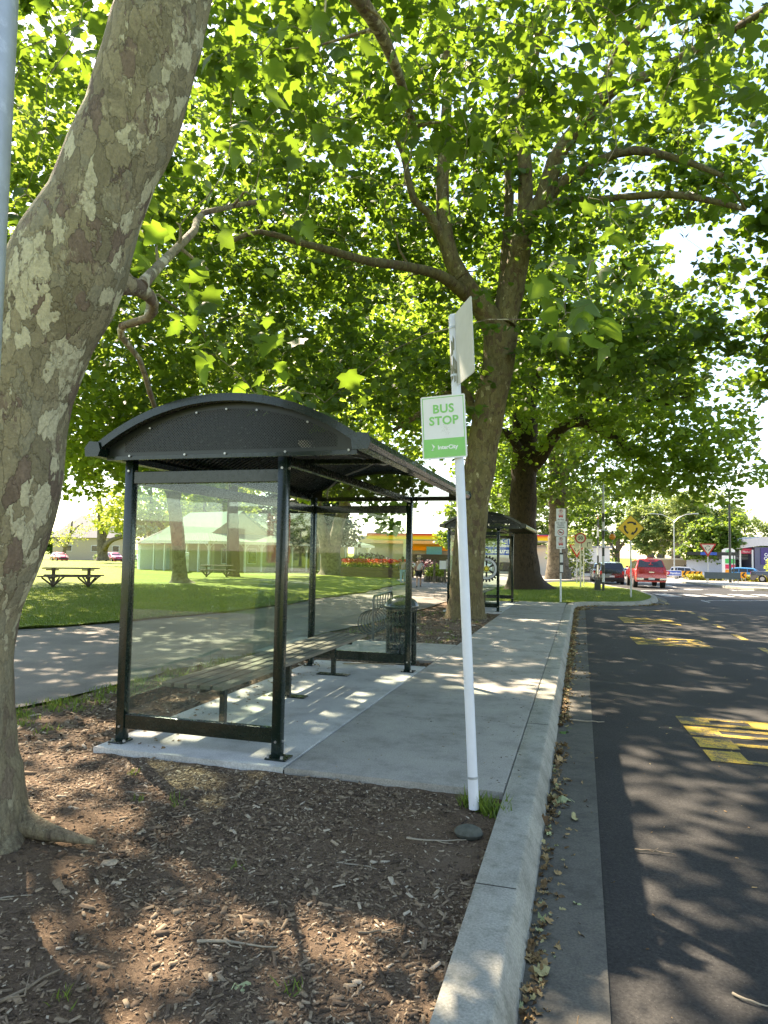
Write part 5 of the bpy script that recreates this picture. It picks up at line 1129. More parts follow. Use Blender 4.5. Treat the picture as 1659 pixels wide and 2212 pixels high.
def vehicle(name, label, kind, paint, x, y, heading, group, z=None, plate_=True, rail=False):
    p = PROF[kind]; W2 = p['W'] / 2; st = p['st']; cg = {'hatch': 'car', 'suv': 'car', 'ute': 'ute', 'utebed': 'ute', 'van': 'van'}[kind]
    t = thing(name, label, cg, (x, y, gz(x, y) - .13 if z is None else z), rz=heading, group=group)
    zb = .24 if kind != 'ute' else .42
    # body shell: ring of six per side at every station
    vs = []; fs = []
    fine = []
    for (a, b) in zip(st, st[1:]):
        n = max(1, int((b[0] - a[0]) / .35))
        for k in range(n): u = k / n; fine.append(tuple(a[i] + (b[i] - a[i]) * u for i in range(4)))
    fine.append(st[-1]); wheels = (-p['L'] / 2 + .86, p['L'] / 2 - .95 if kind not in ('ute', 'utebed') else p['L'] / 2 - 1.15); wr = .39 if kind in ('ute', 'utebed') else .33
    for y_, bl, rf, hw in fine:
        arch = 0
        for wy in wheels:
            d = abs(y_ - wy)
            if d < wr + .08: arch = max(arch, math.sqrt(max(0, (wr + .08) ** 2 - d * d)) + wr - zb)
        end = 1 - .10 * max(0, (abs(y_) - p['L'] / 2 + .25) / .25) ** 2
        lo = zb + arch; w = W2 * end; top = max(rf, bl + .03)
        half = [(w * .93, min(lo, bl - .12)), (w, min(max(lo, zb + .2), bl - .1) if lo < bl - .1 else bl - .1), (w, bl - .06), (w * .965, bl), (w * hw + .03, top - .07 if top > bl + .15 else (bl + top) / 2 + .005), (w * hw * .9, top - .012), (w * .3, top)]
        ring = [(xx, y_, zz) for xx, zz in half] + [(-xx, y_, zz) for xx, zz in reversed(half)]
        vs += ring
    m_ = 14
    for i in range(len(fine) - 1):
        for j in range(m_ - 1): a = i * m_ + j; fs.append((a, a + m_, a + m_ + 1, a + 1))
        a = i * m_; fs.append((a + m_ - 1, a + 2 * m_ - 1, a + m_, a))
    fs += [tuple(range(m_)), tuple(reversed(range((len(fine) - 1) * m_, len(fine) * m_)))]
    body = MB().add(vs, fs).build('body', paint, t, smooth=True)
    bm = bmesh.new(); bm.from_mesh(body.data); bmesh.ops.recalc_face_normals(bm, faces=bm.faces[:]); bm.to_mesh(body.data); bm.free()
    def at_y(y_):
        for a, b in zip(st, st[1:]):
            if y_ <= b[0]: u = (y_ - a[0]) / (b[0] - a[0]); return [a[i] + (b[i] - a[i]) * u for i in range(4)]
        return st[-1]
    cab = [s_ for s_ in st if s_[2] - s_[1] > .3]; y0, y1 = cab[0][0], cab[-1][0]
    def side_pt(y_, f):
        _, bl, rf, hw = at_y(y_); zz = bl + .03 + (rf - .1 - bl - .03) * f; xx = W2 * (.965 + (hw + .03 / W2 - .965) * (zz - bl) / max(.05, rf - .07 - bl)) + .006; return xx, zz
    nwin = 2 if kind == 'van' else 3; y1s = y1 if kind != 'van' else y0 + 1.4
    fr_ = y0 - .35; 
    for s_ in (1, -1):
        seg = np.linspace(y0 - .28, y1s + .12, nwin + 1)
        for a, b in zip(seg, seg[1:]):
            a += .035; b -= .035; q = []
            for yy2, f in ((a, 0), (b, 0), (b if b < y1 - .05 else b - .12, .93), (max(a, y0 + .02) if a < y0 else a, .93)):
                xx, zz = side_pt(yy2, f); q.append((s_ * xx, yy2, zz))
            m = MB(); m.add(q, [(0, 1, 2, 3) if s_ > 0 else (3, 2, 1, 0)]); m.build('side_window', M_WIN, t)
    def end_glass(ya, yb, sgn, name, w0=.80, w1=.70):
        A = at_y(ya); B = at_y(yb); q = []
        lo, hi = (A, B); zl = lo[2] if sgn < 0 else lo[2]; 
        q = [(-W2 * w0, ya, lo[2]), (W2 * w0, ya, lo[2]), (W2 * w1, yb, hi[2] - .03), (-W2 * w1, yb, hi[2] - .03)]
        n_ = Vector((0, sgn * 1.0, .6)).normalized() * .014; q = [tuple(Vector(v) + n_) for v in q]
        m = MB(); m.add(q, [(0, 1, 2, 3) if sgn < 0 else (3, 2, 1, 0)]); return m.build(name, M_WIN, t)
    end_glass(cab[0][0] - (.62 if kind != 'van' else .55), cab[0][0] - .02, -1, 'windscreen')
    idx = st.index(cab[-1]); nxt = st[idx + 1] if kind != 'utebed' else (cab[-1][0] + .3, 0, 0, 0)
    end_glass(cab[-1][0] + (nxt[0] - cab[-1][0]) * (.86 if kind != 'van' else .6), cab[-1][0] + .015, 1, 'rear_window')
    for wy in wheels:
        for s_ in (1, -1):
            m = MB(); m.tube([(s_ * (W2 - .25), wy, wr), (s_ * (W2 - .22), wy, wr), (s_ * (W2 - .03), wy, wr), (s_ * (W2 - .0), wy, wr)], [wr - .03, wr, wr, wr - .04], 20); w = m.build('wheel', M_TYRE, t, smooth=True)
            m = MB(); m.tube([(s_ * (W2 - .05), wy, wr), (s_ * (W2 + .006), wy, wr)], [wr * .64, wr * .58], 14); m.build('rim', M_RIM, w, smooth=True)
    Lh = p['L'] / 2; zt = st[-2][1]
    for s_ in (1, -1):
        m = MB(); m.box((s_ * W2 * .83, Lh - .055, zt - .17 if kind != 'ute' else .98), (.16, .10, .26 if kind != 'ute' else .36)); m.build('tail_lamp', M_TAIL, t, bevel=.02)
        m = MB(); m.box((s_ * W2 * .72, -Lh + .07, st[1][1] - .09), (.34, .14, .14)); m.build('headlamp', M_HEAD, t, bevel=.03)
        m = MB(); m.box((s_ * (W2 + .07), y0 - .2, at_y(y0)[1] + .1), (.16, .1, .13)); m.build('mirror', paint, t, bevel=.02)
    m = MB(); m.box((0, Lh - .01, .42 if kind != 'ute' else .58), (p['W'] * .86, .12, .2 if kind != 'ute' else .14)); bp_ = m.build('bumper', M_PLAS if kind != 'ute' else M_PLAS, t, bevel=.03)
    if plate_: m = MB(); m.box((0, Lh + (.062 if kind != 'ute' else .07), .62 if kind != 'ute' else .62), (.36, .012, .12)); m.build('number_plate', M_SIGNW, t)
    m = MB(); m.box((0, -Lh + .03, .42), (p['W'] * .8, .12, .22)); m.build('bumper', M_PLAS, t, bevel=.03)
    return t
RED = car_paint('red_paint', (.5, .02, .018)); BLKP = car_paint('black_paint', (.012, .013, .016)); WHP = car_paint('white_paint', (.7, .71, .72), 0); SIL = car_paint('silver_paint', (.4, .42, .45), .5)
MAR = car_paint('magenta_red_paint', (.42, .01, .05)); BLU = car_paint('bright_blue_paint', (.03, .25, .5)); CHA = car_paint('charcoal_paint', (.05, .055, .065))
G_T = 'vehicles in the queue for the roundabout'; G_P = 'cars parked at the far side of the lawn'; G_F = 'vehicles on the far side of the roundabout'
u = vehicle('ute', 'red ute with a canopy waiting at the roundabout, seen from behind', 'ute', RED, 3.95, 47.5, PI + R(3), G_T)
# canopy rear face, chrome bumper ends and tow bar of the red ute (its tail is at local +y, turned to the camera)
m = MB()
for s_ in (1, -1): m.box((s_ * .66, 2.68, .60), (.42, .1, .16))
m.build('chrome_bumper_end', M_CHR, u, bevel=.03)
m = MB(); m.box((0, 2.70, 1.02), (.3, .02, .06)); m.build('tailgate_handle', M_CHR, u)
m = MB(); m.box((0, 2.12, 1.88), (.36, .1, .05)); m.build('brake_light', M_TAIL, u, bevel=.01)
m = MB(); 
for k in range(3): a = R(90 + 120 * k); m.tube([(.13 * math.cos(a), 2.46, 1.52 + .1 * math.sin(a)), (.02, 2.47, 1.52)], .02, 5)
m.build('window_decal', M_TAIL, u)
vehicle('parked_car', 'black suv queuing just left of the red ute', 'suv', BLKP, 2.0, 55.0, PI + R(3), G_T)
vehicle('parked_car', 'grey car roof showing in front of the black suv', 'suv', SIL, 1.7, 63.5, PI + R(2), G_T)
vehicle('parked_car', 'white suv passing sideways beside the brown plane trunk', 'suv', WHP, -1.9, 116, R(84), G_F)
vehicle('ute', 'silver ute crossing behind the lane arrow sign', 'utebed', SIL, 3.6, 119, R(86), G_F)
vehicle('parked_car', 'white car hidden behind the banded beacon post', 'hatch', WHP, 8.0, 116, R(95), G_F)
vehicle('parked_car', 'pale silver suv above the blue Hamilton arrow board', 'suv', SIL, 13.8, 101, R(75), G_F)
vehicle('parked_car', 'bright blue car behind the single chevron board', 'suv', BLU, 19.6, 92.0, R(72), G_F)
vehicle('ute', 'dark charcoal ute at the right edge beyond the island', 'utebed', CHA, 20.9, 85.5, R(78), G_F)
vehicle('parked_car', 'magenta hatchback parked on the left of the pair', 'hatch', MAR, -82.0, 93, R(58), G_P, z=-.62)
vehicle('parked_car', 'magenta suv parked behind the yellow green park tree', 'suv', MAR, -76.2, 99.0, R(58), G_P, z=-.72)
vehicle('parked_car', 'pale silver hatchback beside the magenta suv', 'hatch', SIL, -70.5, 98.5, R(48), G_P, z=-.85)
vehicle('van', 'white van standing at the fuel station', 'van', WHP, -15.3, 101.5, R(100), G_F, z=-.95)
vehicle('parked_car', 'white hatchback on the forecourt seen through the shelter glass', 'hatch', WHP, -24.5, 99, R(96), G_F, z=-1.0)

# ---------------------------------------------------------------- two walkers
def skin_obj(name, chains, mat, parent, sub=1):
    """chains: lists of (x, y, z, r) sharing joints by position; grown as one continuous skin"""
    vs = []; es = []; rs = []; idx = {}
    for ch in chains:
        prev = None
        for x, y, z, r in ch:
            k = (round(x, 3), round(y, 3), round(z, 3))
            if k not in idx: idx[k] = len(vs); vs.append((x, y, z)); rs.append(r)
            if prev is not None and prev != idx[k]: es.append((prev, idx[k]))
            prev = idx[k]
    me = bpy.data.meshes.new(name); me.from_pydata(vs, es, []); me.update(); o = bpy.data.objects.new(name, me); COL.objects.link(o)
    sk = o.modifiers.new('skin', 'SKIN'); sk.use_smooth_shade = True
    sv = me.skin_vertices[0].data if len(me.skin_vertices) else None
    if sv is None:
        bm = bmesh.new(); bm.from_mesh(me); lay = bm.verts.layers.skin.verify()
        for v in bm.verts: v[lay].radius = (rs[v.index], rs[v.index]); v[lay].use_root = v.index == 0
        bm.to_mesh(me); bm.free()
    else:
        for i, r in enumerate(rs): sv[i].radius = (r, r)
        sv[0].use_root = True
    s_ = o.modifiers.new('sub', 'SUBSURF'); s_.levels = sub; s_.render_levels = sub
    me.materials.append(mat); o.parent = parent; return o
SKIN = plain('skin', (.42, .25, .17), .55, .08, 8)
def walker(label, x, y, rz, sc, top, bottom, shorts, hair, hat, bag, female=False):
    t = thing('person', label, 'person', ground(x, y, -.02), rz=rz, group='two people walking away along the path', scale=sc)
    hip = (0, 0, .94, .13); L = lambda s_, f: [hip, (s_ * .09, 0, .90, .105), (s_ * .10, f * .16 + .0, .50, .062), (s_ * .10, f * .30 - (.10 if f < 0 else 0), .13 if f < 0 else .09, .04), (s_ * .10, f * .30 + (.03 if f > 0 else -.13), .05 if f > 0 else .1, .034), (s_ * .10, f * .30 + (.13 if f > 0 else -.08), .03 if f > 0 else .02, .032)]
    ch = [[hip, (0, 0, 1.12, .12), (0, .01, 1.32, .15), (0, 0, 1.45, .09), (0, 0, 1.52, .055), (0, .015, 1.60, .078), (0, .02, 1.68, .088), (0, .01, 1.76, .06)], L(1, 1), L(-1, -1)]
    for s_, f in ((1, -1), (-1, 1)):
        ch.append([(0, .01, 1.32, .15), (s_ * .15, 0, 1.41, .065), (s_ * .21, -.01, 1.36, .052), (s_ * .24, f * .03, 1.12, .04), (s_ * .24, f * .12, .90, .03), (s_ * .235, f * .15, .83, .026)])
        for q in range(4):
            ch.append([(s_ * .235, f * .15, .83, .026), (s_ * .235 + (q - 1.5) * .016, f * .16 + .012, .78, .010), (s_ * .235 + (q - 1.5) * .016, f * .16 + .02, .735 + .008 * abs(q - 1), .008)])
        ch.append([(s_ * .235, f * .15, .83, .026), (s_ * .225, f * .16 + .05, .80, .010), (s_ * .225, f * .16 + .06, .77, .008)])
    body = skin_obj('body', ch, SKIN, t, 1)
    sh = .02
    skin_obj('shirt', [[(0, 0, .93, .165), (0, 0, 1.10, .15), (0, .01, 1.30, .178), (0, 0, 1.42, .12), (0, 0, 1.46, .08)], [(0, .01, 1.30, .178), (.15, 0, 1.40, .085), (.215, -.01, 1.34, .075), (.235, -.02, 1.2, .07)],
                       [(0, .01, 1.30, .178), (-.15, 0, 1.40, .085), (-.215, -.01, 1.34, .075), (-.235, .01, 1.2, .07)]], top, t, 1)
    e = .46 if shorts else .1
    def leg(s_, f):
        c = [(0, 0, .95, .148), (s_ * .092, 0, .88, .122), (s_ * .10, f * .13, .56, .10 if shorts else .08)]
        if not shorts: c += [(s_ * .10, f * .17, .48, .072), (s_ * .10, f * .29 - (.09 if f < 0 else 0), .14, .056)]
        return c
    skin_obj('trousers' if not shorts else 'shorts', [leg(1, 1), leg(-1, -1)], bottom, t, 1)
    for s_, f in ((1, 1), (-1, -1)):
        yy_ = f * .30 - (.1 if f < 0 else 0)
        m = MB(); m.ball((s_ * .10, yy_ + .05, .05), .05, 12, (1, 2.7, 1.0)); m.build('shoe', M_BLACK, t, smooth=True)
    m = MB(); m.ball((0, .005, 1.70), .108, 16, (.95, 1.05, 1.05)); 
    if female: m.ball((0, -.05, 1.58), .07, 12, (1, .7, 2.0))
    m.build('hair', hair, t, smooth=True)
    m = MB(); m.ball((0, .125, 1.66), .016, 8, (1, 1.3, 1.5))
    for s_ in (1, -1): m.ball((s_ * .092, .01, 1.665), .022, 8, (.5, 1, 1.4))
    m.build('face', SKIN, t, smooth=True)
    if hat: m = MB(); m.lathe([(.21, 1.735), (.215, 1.742), (.115, 1.76), (.112, 1.83), (.09, 1.865), (.01, 1.86)], 20); m.build('sun_hat', plain('straw_hat', (.5, .4, .26), .8, .2, 30), t, smooth=True)
    b_ = thing('shoulder_bag', bag, 'bag', ground(x, y, -.02), rz=rz, scale=sc)
    s_ = 1 if hat else -1
    m = MB(); m.box((s_ * .27, -.03 if hat else -.02, 1.02), (.07, .28, .34 if hat else .24), bev=.03); bb = m.build('pouch', M_BLACK if not hat else plain('patterned_bag', (.12, .12, .13), .7, .9, 18), b_)
    m = MB(); m.tube([(s_ * .26, -.03, 1.17), (s_ * .21, -.10, 1.38), (s_ * .14, -.03, 1.50), (s_ * .2, .10, 1.38), (s_ * .26, .02, 1.17)], .012, 6); m.build('strap', M_BLACK, b_, smooth=True)
WT = plain('grey_white_tee', (.5, .52, .54), .9, .08, 12); PT = plain('dusty_pink_top', (.42, .3, .34), .9, .08); JN = plain('light_blue_jeans', (.22, .34, .45), .9, .15, 20); SHT = plain('dark_shorts', (.02, .02, .025), .9)
walker('man in a sun hat, white tee and dark shorts walking away on the path', -8.3, 35.5, R(12), .90, WT, SHT, True, plain('grey_hair', (.3, .28, .25), .9), True, 'patterned shoulder bag on the walking man in the sun hat')
walker('woman in a pink top and light jeans walking just ahead of the man', -9.75, 37.7, R(10), .88, PT, JN, False, plain('dark_hair', (.03, .02, .015), .8), False, 'small black handbag at the woman in jeans', True)

# ---------------------------------------------------------------- park furniture and planting
M_TIMB = mat_wood('dark_timber', (.11, .085, .06), 'X')
def picnic(x, y, rz, label):
    t = thing('picnic_table', label, 'picnic table', ground(x, y, -.02), rz=rz, group='picnic tables on the lawn', scale=.9)
    m = MB()
    for k in range(5): m.box((0, -.30 + .15 * k, .735), (1.95, .13, .04))
    m.build('table_top', M_TIMB, t)
    for s_ in (1, -1):
        m = MB(); m.box((.02, s_ * .68, .445), (2.15, .26, .045)); m.build('bench_seat', M_TIMB, t)
    for xx in (-.62, .62):
        m = MB(); m.box((xx, 0, .36), (.11, .12, .72)); m.build('leg', M_TIMB, t)
        m = MB(); m.bar((xx, -.78, .40), (xx, .78, .40), .05, .09); m.bar((xx, -.3, .69), (xx, .3, .69), .05, .07); m.bar((xx - .22, -.3, .68), (xx + .22, -.3, .68), .06, .05)
        for s_ in (1, -1): m.bar((xx, s_ * .05, .06), (xx + .3 * 1, s_ * .62, .40), .04, .05); m.bar((xx, s_ * .05, .06), (xx - .3, s_ * .62, .40), .04, .05)
        m.build('brace', M_TIMB, t)
picnic(-16.85, 19.7, R(33), 'dark timber picnic table on the sunny lawn left of the near shelter')
picnic(-19.9, 34.8, R(36), 'farther picnic table on the lawn seen through the shelter glass')

M_WALLC = plain('cream_weatherboard', (.42, .37, .26), .8, .06, 3); M_GRN = plain('pale_green_iron_roof', (.2, .27, .21), .95, .1, 5, spec=.05); M_WHT2 = plain('white_timber', (.72, .72, .68), .7, .04)
def corr_roof(mb, p0, p1, p2, p3, n=60):
    """ribbed roof slope: p0-p1 eave, p3-p2 ridge"""
    p0, p1, p2, p3 = map(Vector, (p0, p1, p2, p3)); nr = (p1 - p0).cross(p3 - p0).normalized() * .035; vs = []; fs = []
    for i in range(n * 2 + 1):
        u = i / (2 * n); o = nr * (1 if i % 2 else 0); vs += [p0.lerp(p1, u) + o, p3.lerp(p2, u) + o]
    mb.add(vs, [(2 * i, 2 * i + 2, 2 * i + 3, 2 * i + 1) for i in range(2 * n)])
# verandah building: front runs away to the right; local x along the front, local y back
A = Vector((-27.0, 46.0)); Bv = Vector((-20.2, 64.5)); dirv = (Bv - A); LEN = dirv.length; ang = math.atan2(dirv.y, dirv.x)
zb = -.15
t = thing('verandah_building', 'cream park building with white verandah posts and green ribbed roof', 'building', (A.x, A.y, zb), rz=ang)
m = MB(); m.box((LEN / 2 + .5, 4.8, 1.35), (LEN - 3, 6, 2.75)); m.build('wall', M_WALLC, t)
m = MB(); corr_roof(m, (-.4, -.4, 2.38), (LEN + .4, -.4, 2.38), (LEN - .8, 2.0, 3.05), (1.3, 2.0, 3.05), 70); corr_roof(m, (-.4, 8, 2.38), (-.4, -.4, 2.38), (1.3, 2.0, 3.05), (1.3, 8, 3.05), 30)
vr = m.build('verandah_roof', M_GRN, t)
m = MB(); m.box((LEN / 2, -.42, 2.28), (LEN + .8, .05, .18)); m.box((-.42, 3.8, 2.28), (.05, 8.4, .18)); m.build('fascia', M_WHT2, vr)
for k in range(12):
    x = k * LEN / 11; m = MB(); m.box((x, 0, 1.15), (.13, .13, 2.3)); m.box((x, 0, 2.0), (.2, .2, .06)); po = m.build('verandah_post', M_WHT2, t)
    m = MB()
    for s_ in (1, -1): m.tube([(x + s_ * .07, 0, 1.65), (x + s_ * .16, 0, 1.95), (x + s_ * .42, 0, 2.18)], .03, 5)
    m.build('bracket', M_WHT2, po)
for k in range(5):
    m = MB(); m.box((0, 1.2 + k * 1.4, 1.15), (.13, .13, 2.3)); m.build('verandah_post', M_WHT2, t)
m = MB(); x0, x1, xm = 1.6, 8.6, 5.1
m.add([(x0, 2.2, 2.9), (x1, 2.2, 2.9), (x1, 9, 2.9), (x0, 9, 2.9), (xm, 2.2, 4.9), (xm, 9, 4.9)], [(0, 1, 4), (2, 3, 5)]); m.build('gable_wall', M_WALLC, t)
m = MB(); corr_roof(m, (x1 + .2, 2.0, 2.8), (x1 + .2, 9, 2.8), (xm, 9, 5.0), (xm, 2.0, 5.0), 26); corr_roof(m, (x0 - .2, 9, 2.8), (x0 - .2, 2.0, 2.8), (xm, 2.0, 5.0), (xm, 9, 5.0), 26); m.build('gable_roof', M_GRN, t)
m = MB(); corr_roof(m, (9.0, 2.0, 3.0), (LEN, 2.0, 3.0), (LEN - 1, 5.5, 4.6), (9.5, 5.5, 4.6), 40); m.build('main_roof', M_GRN, t)
for x in (3.2, 6.0, 9.4, 13.0, 16.5): 
    m = MB(); m.box((x, 1.78, 1.25), (1.0, .06, 1.3)); w = m.build('window', M_WHT2, t); m = MB(); m.box((x, 1.74, 1.25), (.84, .03, 1.14)); m.build('pane', M_WIN, w)

t = thing('picket_fence', 'white picket fence beside the verandah building', 'fence', (-25.6, 40.2, -.03), rz=R(118))
m = MB()
for i in range(44): m.prism([(i * .14 - .045, 0), (i * .14 + .045, 0), (i * .14 + .045, 1.12), (i * .14, 1.2), (i * .14 - .045, 1.12)], -.012, .012)
m.build('pickets', M_WHT2, t)
m = MB(); m.box((3.0, .03, .3), (6.2, .04, .09)); m.box((3.0, .03, .85), (6.2, .04, .09)); m.build('rails', M_WHT2, t)
for x in (-.1, 2, 4, 6.1): m = MB(); m.box((x, .04, .62), (.14, .14, 1.32)); m.ball((x, .04, 1.33), .09, 10); m.build('post', M_WHT2, t)

t = thing('garden_shed', 'white shed with a low shingled hip roof at the lawn edge', 'shed', (-34.5, 51.5, -.15), rz=R(40))
m = MB(); m.box((0, 0, 1.1), (4.2, 3, 2.2)); m.build('wall', M_WHT2, t); m = MB(); m.add([(-2.5, -1.8, 2.15), (2.5, -1.8, 2.15), (2.5, 1.8, 2.15), (-2.5, 1.8, 2.15), (0, 0, 3.5)], [(0, 1, 4), (1, 2, 4), (2, 3, 4), (3, 0, 4), (3, 2, 1, 0)]); m.build('roof', plain('shingle_roof', (.2, .18, .15), .9, .25, 8), t)
m = MB(); m.box((.6, -1.53, .95), (1.3, .06, 1.8)); d_ = m.build('door', plain('pale_blue_door', (.45, .55, .58), .6), t); m = MB(); m.ball((.15, -1.58, .95), .05, 8); m.build('handle', M_GALV, d_)

def house(label, x, y, z, rz, w, d, h, rh, wall, roof, name='house'):
    t = thing(name, label, 'house', (x, y, z), rz=rz, group='houses beyond the car park')
    m = MB(); m.box((0, 0, h / 2), (w, d, h)); m.build('wall', wall, t)
    e = .6; m = MB(); m.add([(-w / 2 - e, -d / 2 - e, h), (w / 2 + e, -d / 2 - e, h), (w / 2 + e, d / 2 + e, h), (-w / 2 - e, d / 2 + e, h), (-w * .18, 0, h + rh), (w * .18, 0, h + rh)], [(0, 1, 5, 4), (1, 2, 5), (2, 3, 4, 5), (3, 0, 4), (3, 2, 1, 0)]); m.build('roof', roof, t)
    for k in (-.3, .05, .33): m = MB(); m.box((w * k, -d / 2 - .02, h * .55), (1.3, .06, 1.2)); q = m.build('window', M_WHT2, t); m = MB(); m.box((w * k, -d / 2 - .06, h * .55), (1.1, .03, 1.0)); m.build('pane', M_WIN, q)
    return t
M_TILE = plain('grey_tile_roof', (.13, .135, .15), .7, .2, 14); M_BRK = plain('cream_brick', (.5, .42, .3), .85, .1, 10); M_LTR = plain('light_metal_roof', (.3, .31, .34), .9, spec=.1)
house('house with a dark grey tiled hip roof behind the red cars', -91, 112, -.9, R(35), 13, 10, 4.4, 4.4, M_BRK, M_TILE)
house('long pale roofed house right of the grey tiled one', -75, 122, -.9, R(28), 16, 9, 4.6, 2.6, M_WHT2, M_LTR)
house('low pale building behind the silver hatchback', -57, 112, -1.0, R(25), 14, 8, 4.0, 1.8, M_WHT2, M_LTR)

# raised planter with red and yellow flowers
t = thing('raised_planter', 'brown timber raised planter on the lawn edge', 'planter', (-14.2, 47.4, -.18), rz=R(20))
for k in range(3): m = MB(); m.box((0, 0, .12 + k * .235), (5.2, 1.6, .22)); m.build('sleeper', mat_wood('planter_sleeper', (.17, .1, .06), 'X') if k == 0 else bpy.data.materials['planter_sleeper'], t)
M_FLR = mat_leaf('red_petal', (.5, .01, .01), (.7, .04, .02), (.8, .05, .03), .3); M_FLY = mat_leaf('yellow_petal', (.6, .35, .02), (.8, .6, .04), (.8, .6, .05), .3)
r5 = np.random.default_rng(5)
def patch(n, sx, sy, z0, z1): return np.stack([r5.uniform(-sx, sx, n), r5.uniform(-sy, sy, n), r5.uniform(z0, z1, n)], 1)
t = thing('flower_bed', 'mass of red and yellow flowers filling the raised planter', 'flowers', (-14.2, 47.4, -.18), rz=R(20))
leaves_mesh('leaves', patch(900, 2.5, .75, .70, .9), r5, .16, 2, LEAF_Q, t, .1); leaves_mesh('yellow_flowers', patch(700, 2.5, .75, .86, 1.02), r5, .10, 2, M_FLY, t, -.6); leaves_mesh('red_flowers', patch(1400, 2.5, .75, .98, 1.25), r5, .11, 2, M_FLR, t, -.6)

def shrub(label, x, y, r, h, leaf, seed, z=None, n=900, ls=.16, group='shrubs near the road and station'):
    rg = np.random.default_rng(seed); z = gz(x, y) - .05 if z is None else z; t = thing('shrub', label, 'shrub', (x, y, z), group=group)
    m = MB()
    for k in range(7): a = rg.uniform(0, 2 * PI); m.tube([(0, 0, 0), (r * .3 * math.cos(a), r * .3 * math.sin(a), h * .4), (r * .6 * math.cos(a), r * .6 * math.sin(a), h * .8)], [.04, .03, .01], 5)
    m.build('stems', BARK_D, t); p = np.array(blob(rg, (0, 0, h * .5), (r, r, h * .5), n, shell=.3)); leaves_mesh('foliage', p, rg, ls, 2, leaf, t, .2); return t
LEAF_HY = mat_leaf('golden_hedge', (.3, .3, .02), (.5, .46, .05), (.5, .45, .05), .2); LEAF_MAR = mat_leaf('maroon_leaf', (.04, .012, .015), (.09, .02, .03), (.15, .02, .03), .2)
shrub('round clipped green shrub right of the walking man', -9.5, 46.0, .8, 1.3, LEAF_Y, 1); shrub('low spreading green shrub beside the station bed', -7.6, 47.5, 1.0, .9, LEAF_Q, 2)
shrub('maroon shrub behind the walking man', -11.5, 52, 1.3, 1.5, LEAF_MAR, 3); shrub('maroon hedge clump behind the flower planter', -17.2, 55, 2.0, 1.9, LEAF_MAR, 4, n=1500); shrub('dark green shrub under the end of the verandah', -19.6, 58.5, 1.9, 1.6, LEAF_Q, 5, n=1400)
shrub('bushy green shrub right of the brown plane trunk', -1.2, 72, 2.3, 5.2, LEAF_G, 6, n=1800, ls=.3); shrub('round yellow green bush in front of the grey shop wall', 24.6, 97, 2.3, 3.6, LEAF_Y, 7, n=2400, ls=.26)
shrub('small round bush beside the magenta hatchback', -79.5, 99.5, 1.0, 1.3, LEAF_Q, 8, z=-.6)
def hedge(label, x0, y0, x1, y1, h, w, seed):
    rg = np.random.default_rng(seed); n = 2200; u = rg.uniform(0, 1, n); t = thing('golden_hedge', label, 'hedge', (x0, y0, gz(x0, y0) - .1), group='low golden hedges around the roundabout')
    p = np.stack([(x1 - x0) * u + rg.normal(0, w * .3, n), (y1 - y0) * u + rg.normal(0, w * .3, n), rg.uniform(0.02, h, n) * (.75 + .25 * np.sin(u * 9)) + (gz(x1, y1) - gz(x0, y0)) * u], 1)
    leaves_mesh('foliage', p, rg, .17, 2, LEAF_HY, t, .2); m = MB()
    for k in range(9): q = Vector((x1 - x0, y1 - y0, gz(x1, y1) - gz(x0, y0))) * (k / 8); m.tube([q, q + Vector((.1, 0, h * .7))], .03, 4)
    m.build('stems', BARK_D, t)
hedge('golden hedge behind the grey notice board', 12.6, 91, 16.2, 90, .75, 1.0, 11); hedge('golden hedge under the single chevron board', 17.3, 89, 21.3, 87, .85, 1.1, 12)
t = thing('garden_edging', 'log edged flower bed by the station path', 'planter', (-8.6, 45.2, -.3), rz=R(20))
m = MB()
for i in range(18): m.cyl((i * .17 - 1.5, .25 * math.sin(i * .4), .16), .08, .34 + .03 * (i % 3), 8)
m.build('logs', BARK_D, t, smooth=True)

# ---------------------------------------------------------------- fuel station, signs and shops
M_ORW = plain('station_orange', (.78, .3, .02), .5, .05); M_CANW = plain('station_white', (.7, .7, .68), .6, .04); M_GW = plain('grey_block_wall', (.36, .36, .38), .8, .08)
m_, nt, N, L, P = newmat('canopy_fascia'); co = obj_co(N); sz = N.new('ShaderNodeSeparateXYZ'); L.new(co, sz.inputs[0]); mr = N.new('ShaderNodeMapRange'); mr.inputs[1].default_value = 4.8; mr.inputs[2].default_value = 5.7; L.new(sz.outputs[2], mr.inputs[0])
rr = ramp(N, [(0, (.85, .6, .02)), (.35, (.85, .5, .01)), (.62, (.8, .2, .01)), (.85, (.65, .03, .02)), (.93, (.08, .03, .2))]); L.new(mr.outputs[0], rr.inputs[0]); L.new(rr.outputs[0], P.inputs['Base Color']); M_FASC = m_
sx_, sy_, sz_ = -20, 108, -1.1
t = thing('fuel_station', 'fuel station with a red and yellow striped canopy and orange framed shop', 'building', (sx_, sy_, sz_), rz=R(6))
m = MB(); m.box((3, -2, 5.25), (31, 9, .9)); m.build('canopy', M_FASC, t); m = MB(); m.box((3, -2, 4.76), (30.6, 8.6, .06)); m.build('canopy_soffit', M_CANW, t)
for x in (-7, 3, 12): m = MB(); m.box((x, -3, 2.4), (.55, .55, 4.7)); m.build('column', M_CANW, t)
m = MB(); m.box((-4, 9, 2.1), (26, 8, 4.2)); m.build('shop_wall', M_GW, t)
m = MB(); m.box((-1.5, 4.9, 3.7), (13, .4, 1.1)); m.box((-7.7, 4.9, 1.9), (1.2, .4, 3.8)); m.box((4.6, 4.9, 1.9), (1.0, .4, 3.8)); m.build('orange_frame', M_ORW, t)
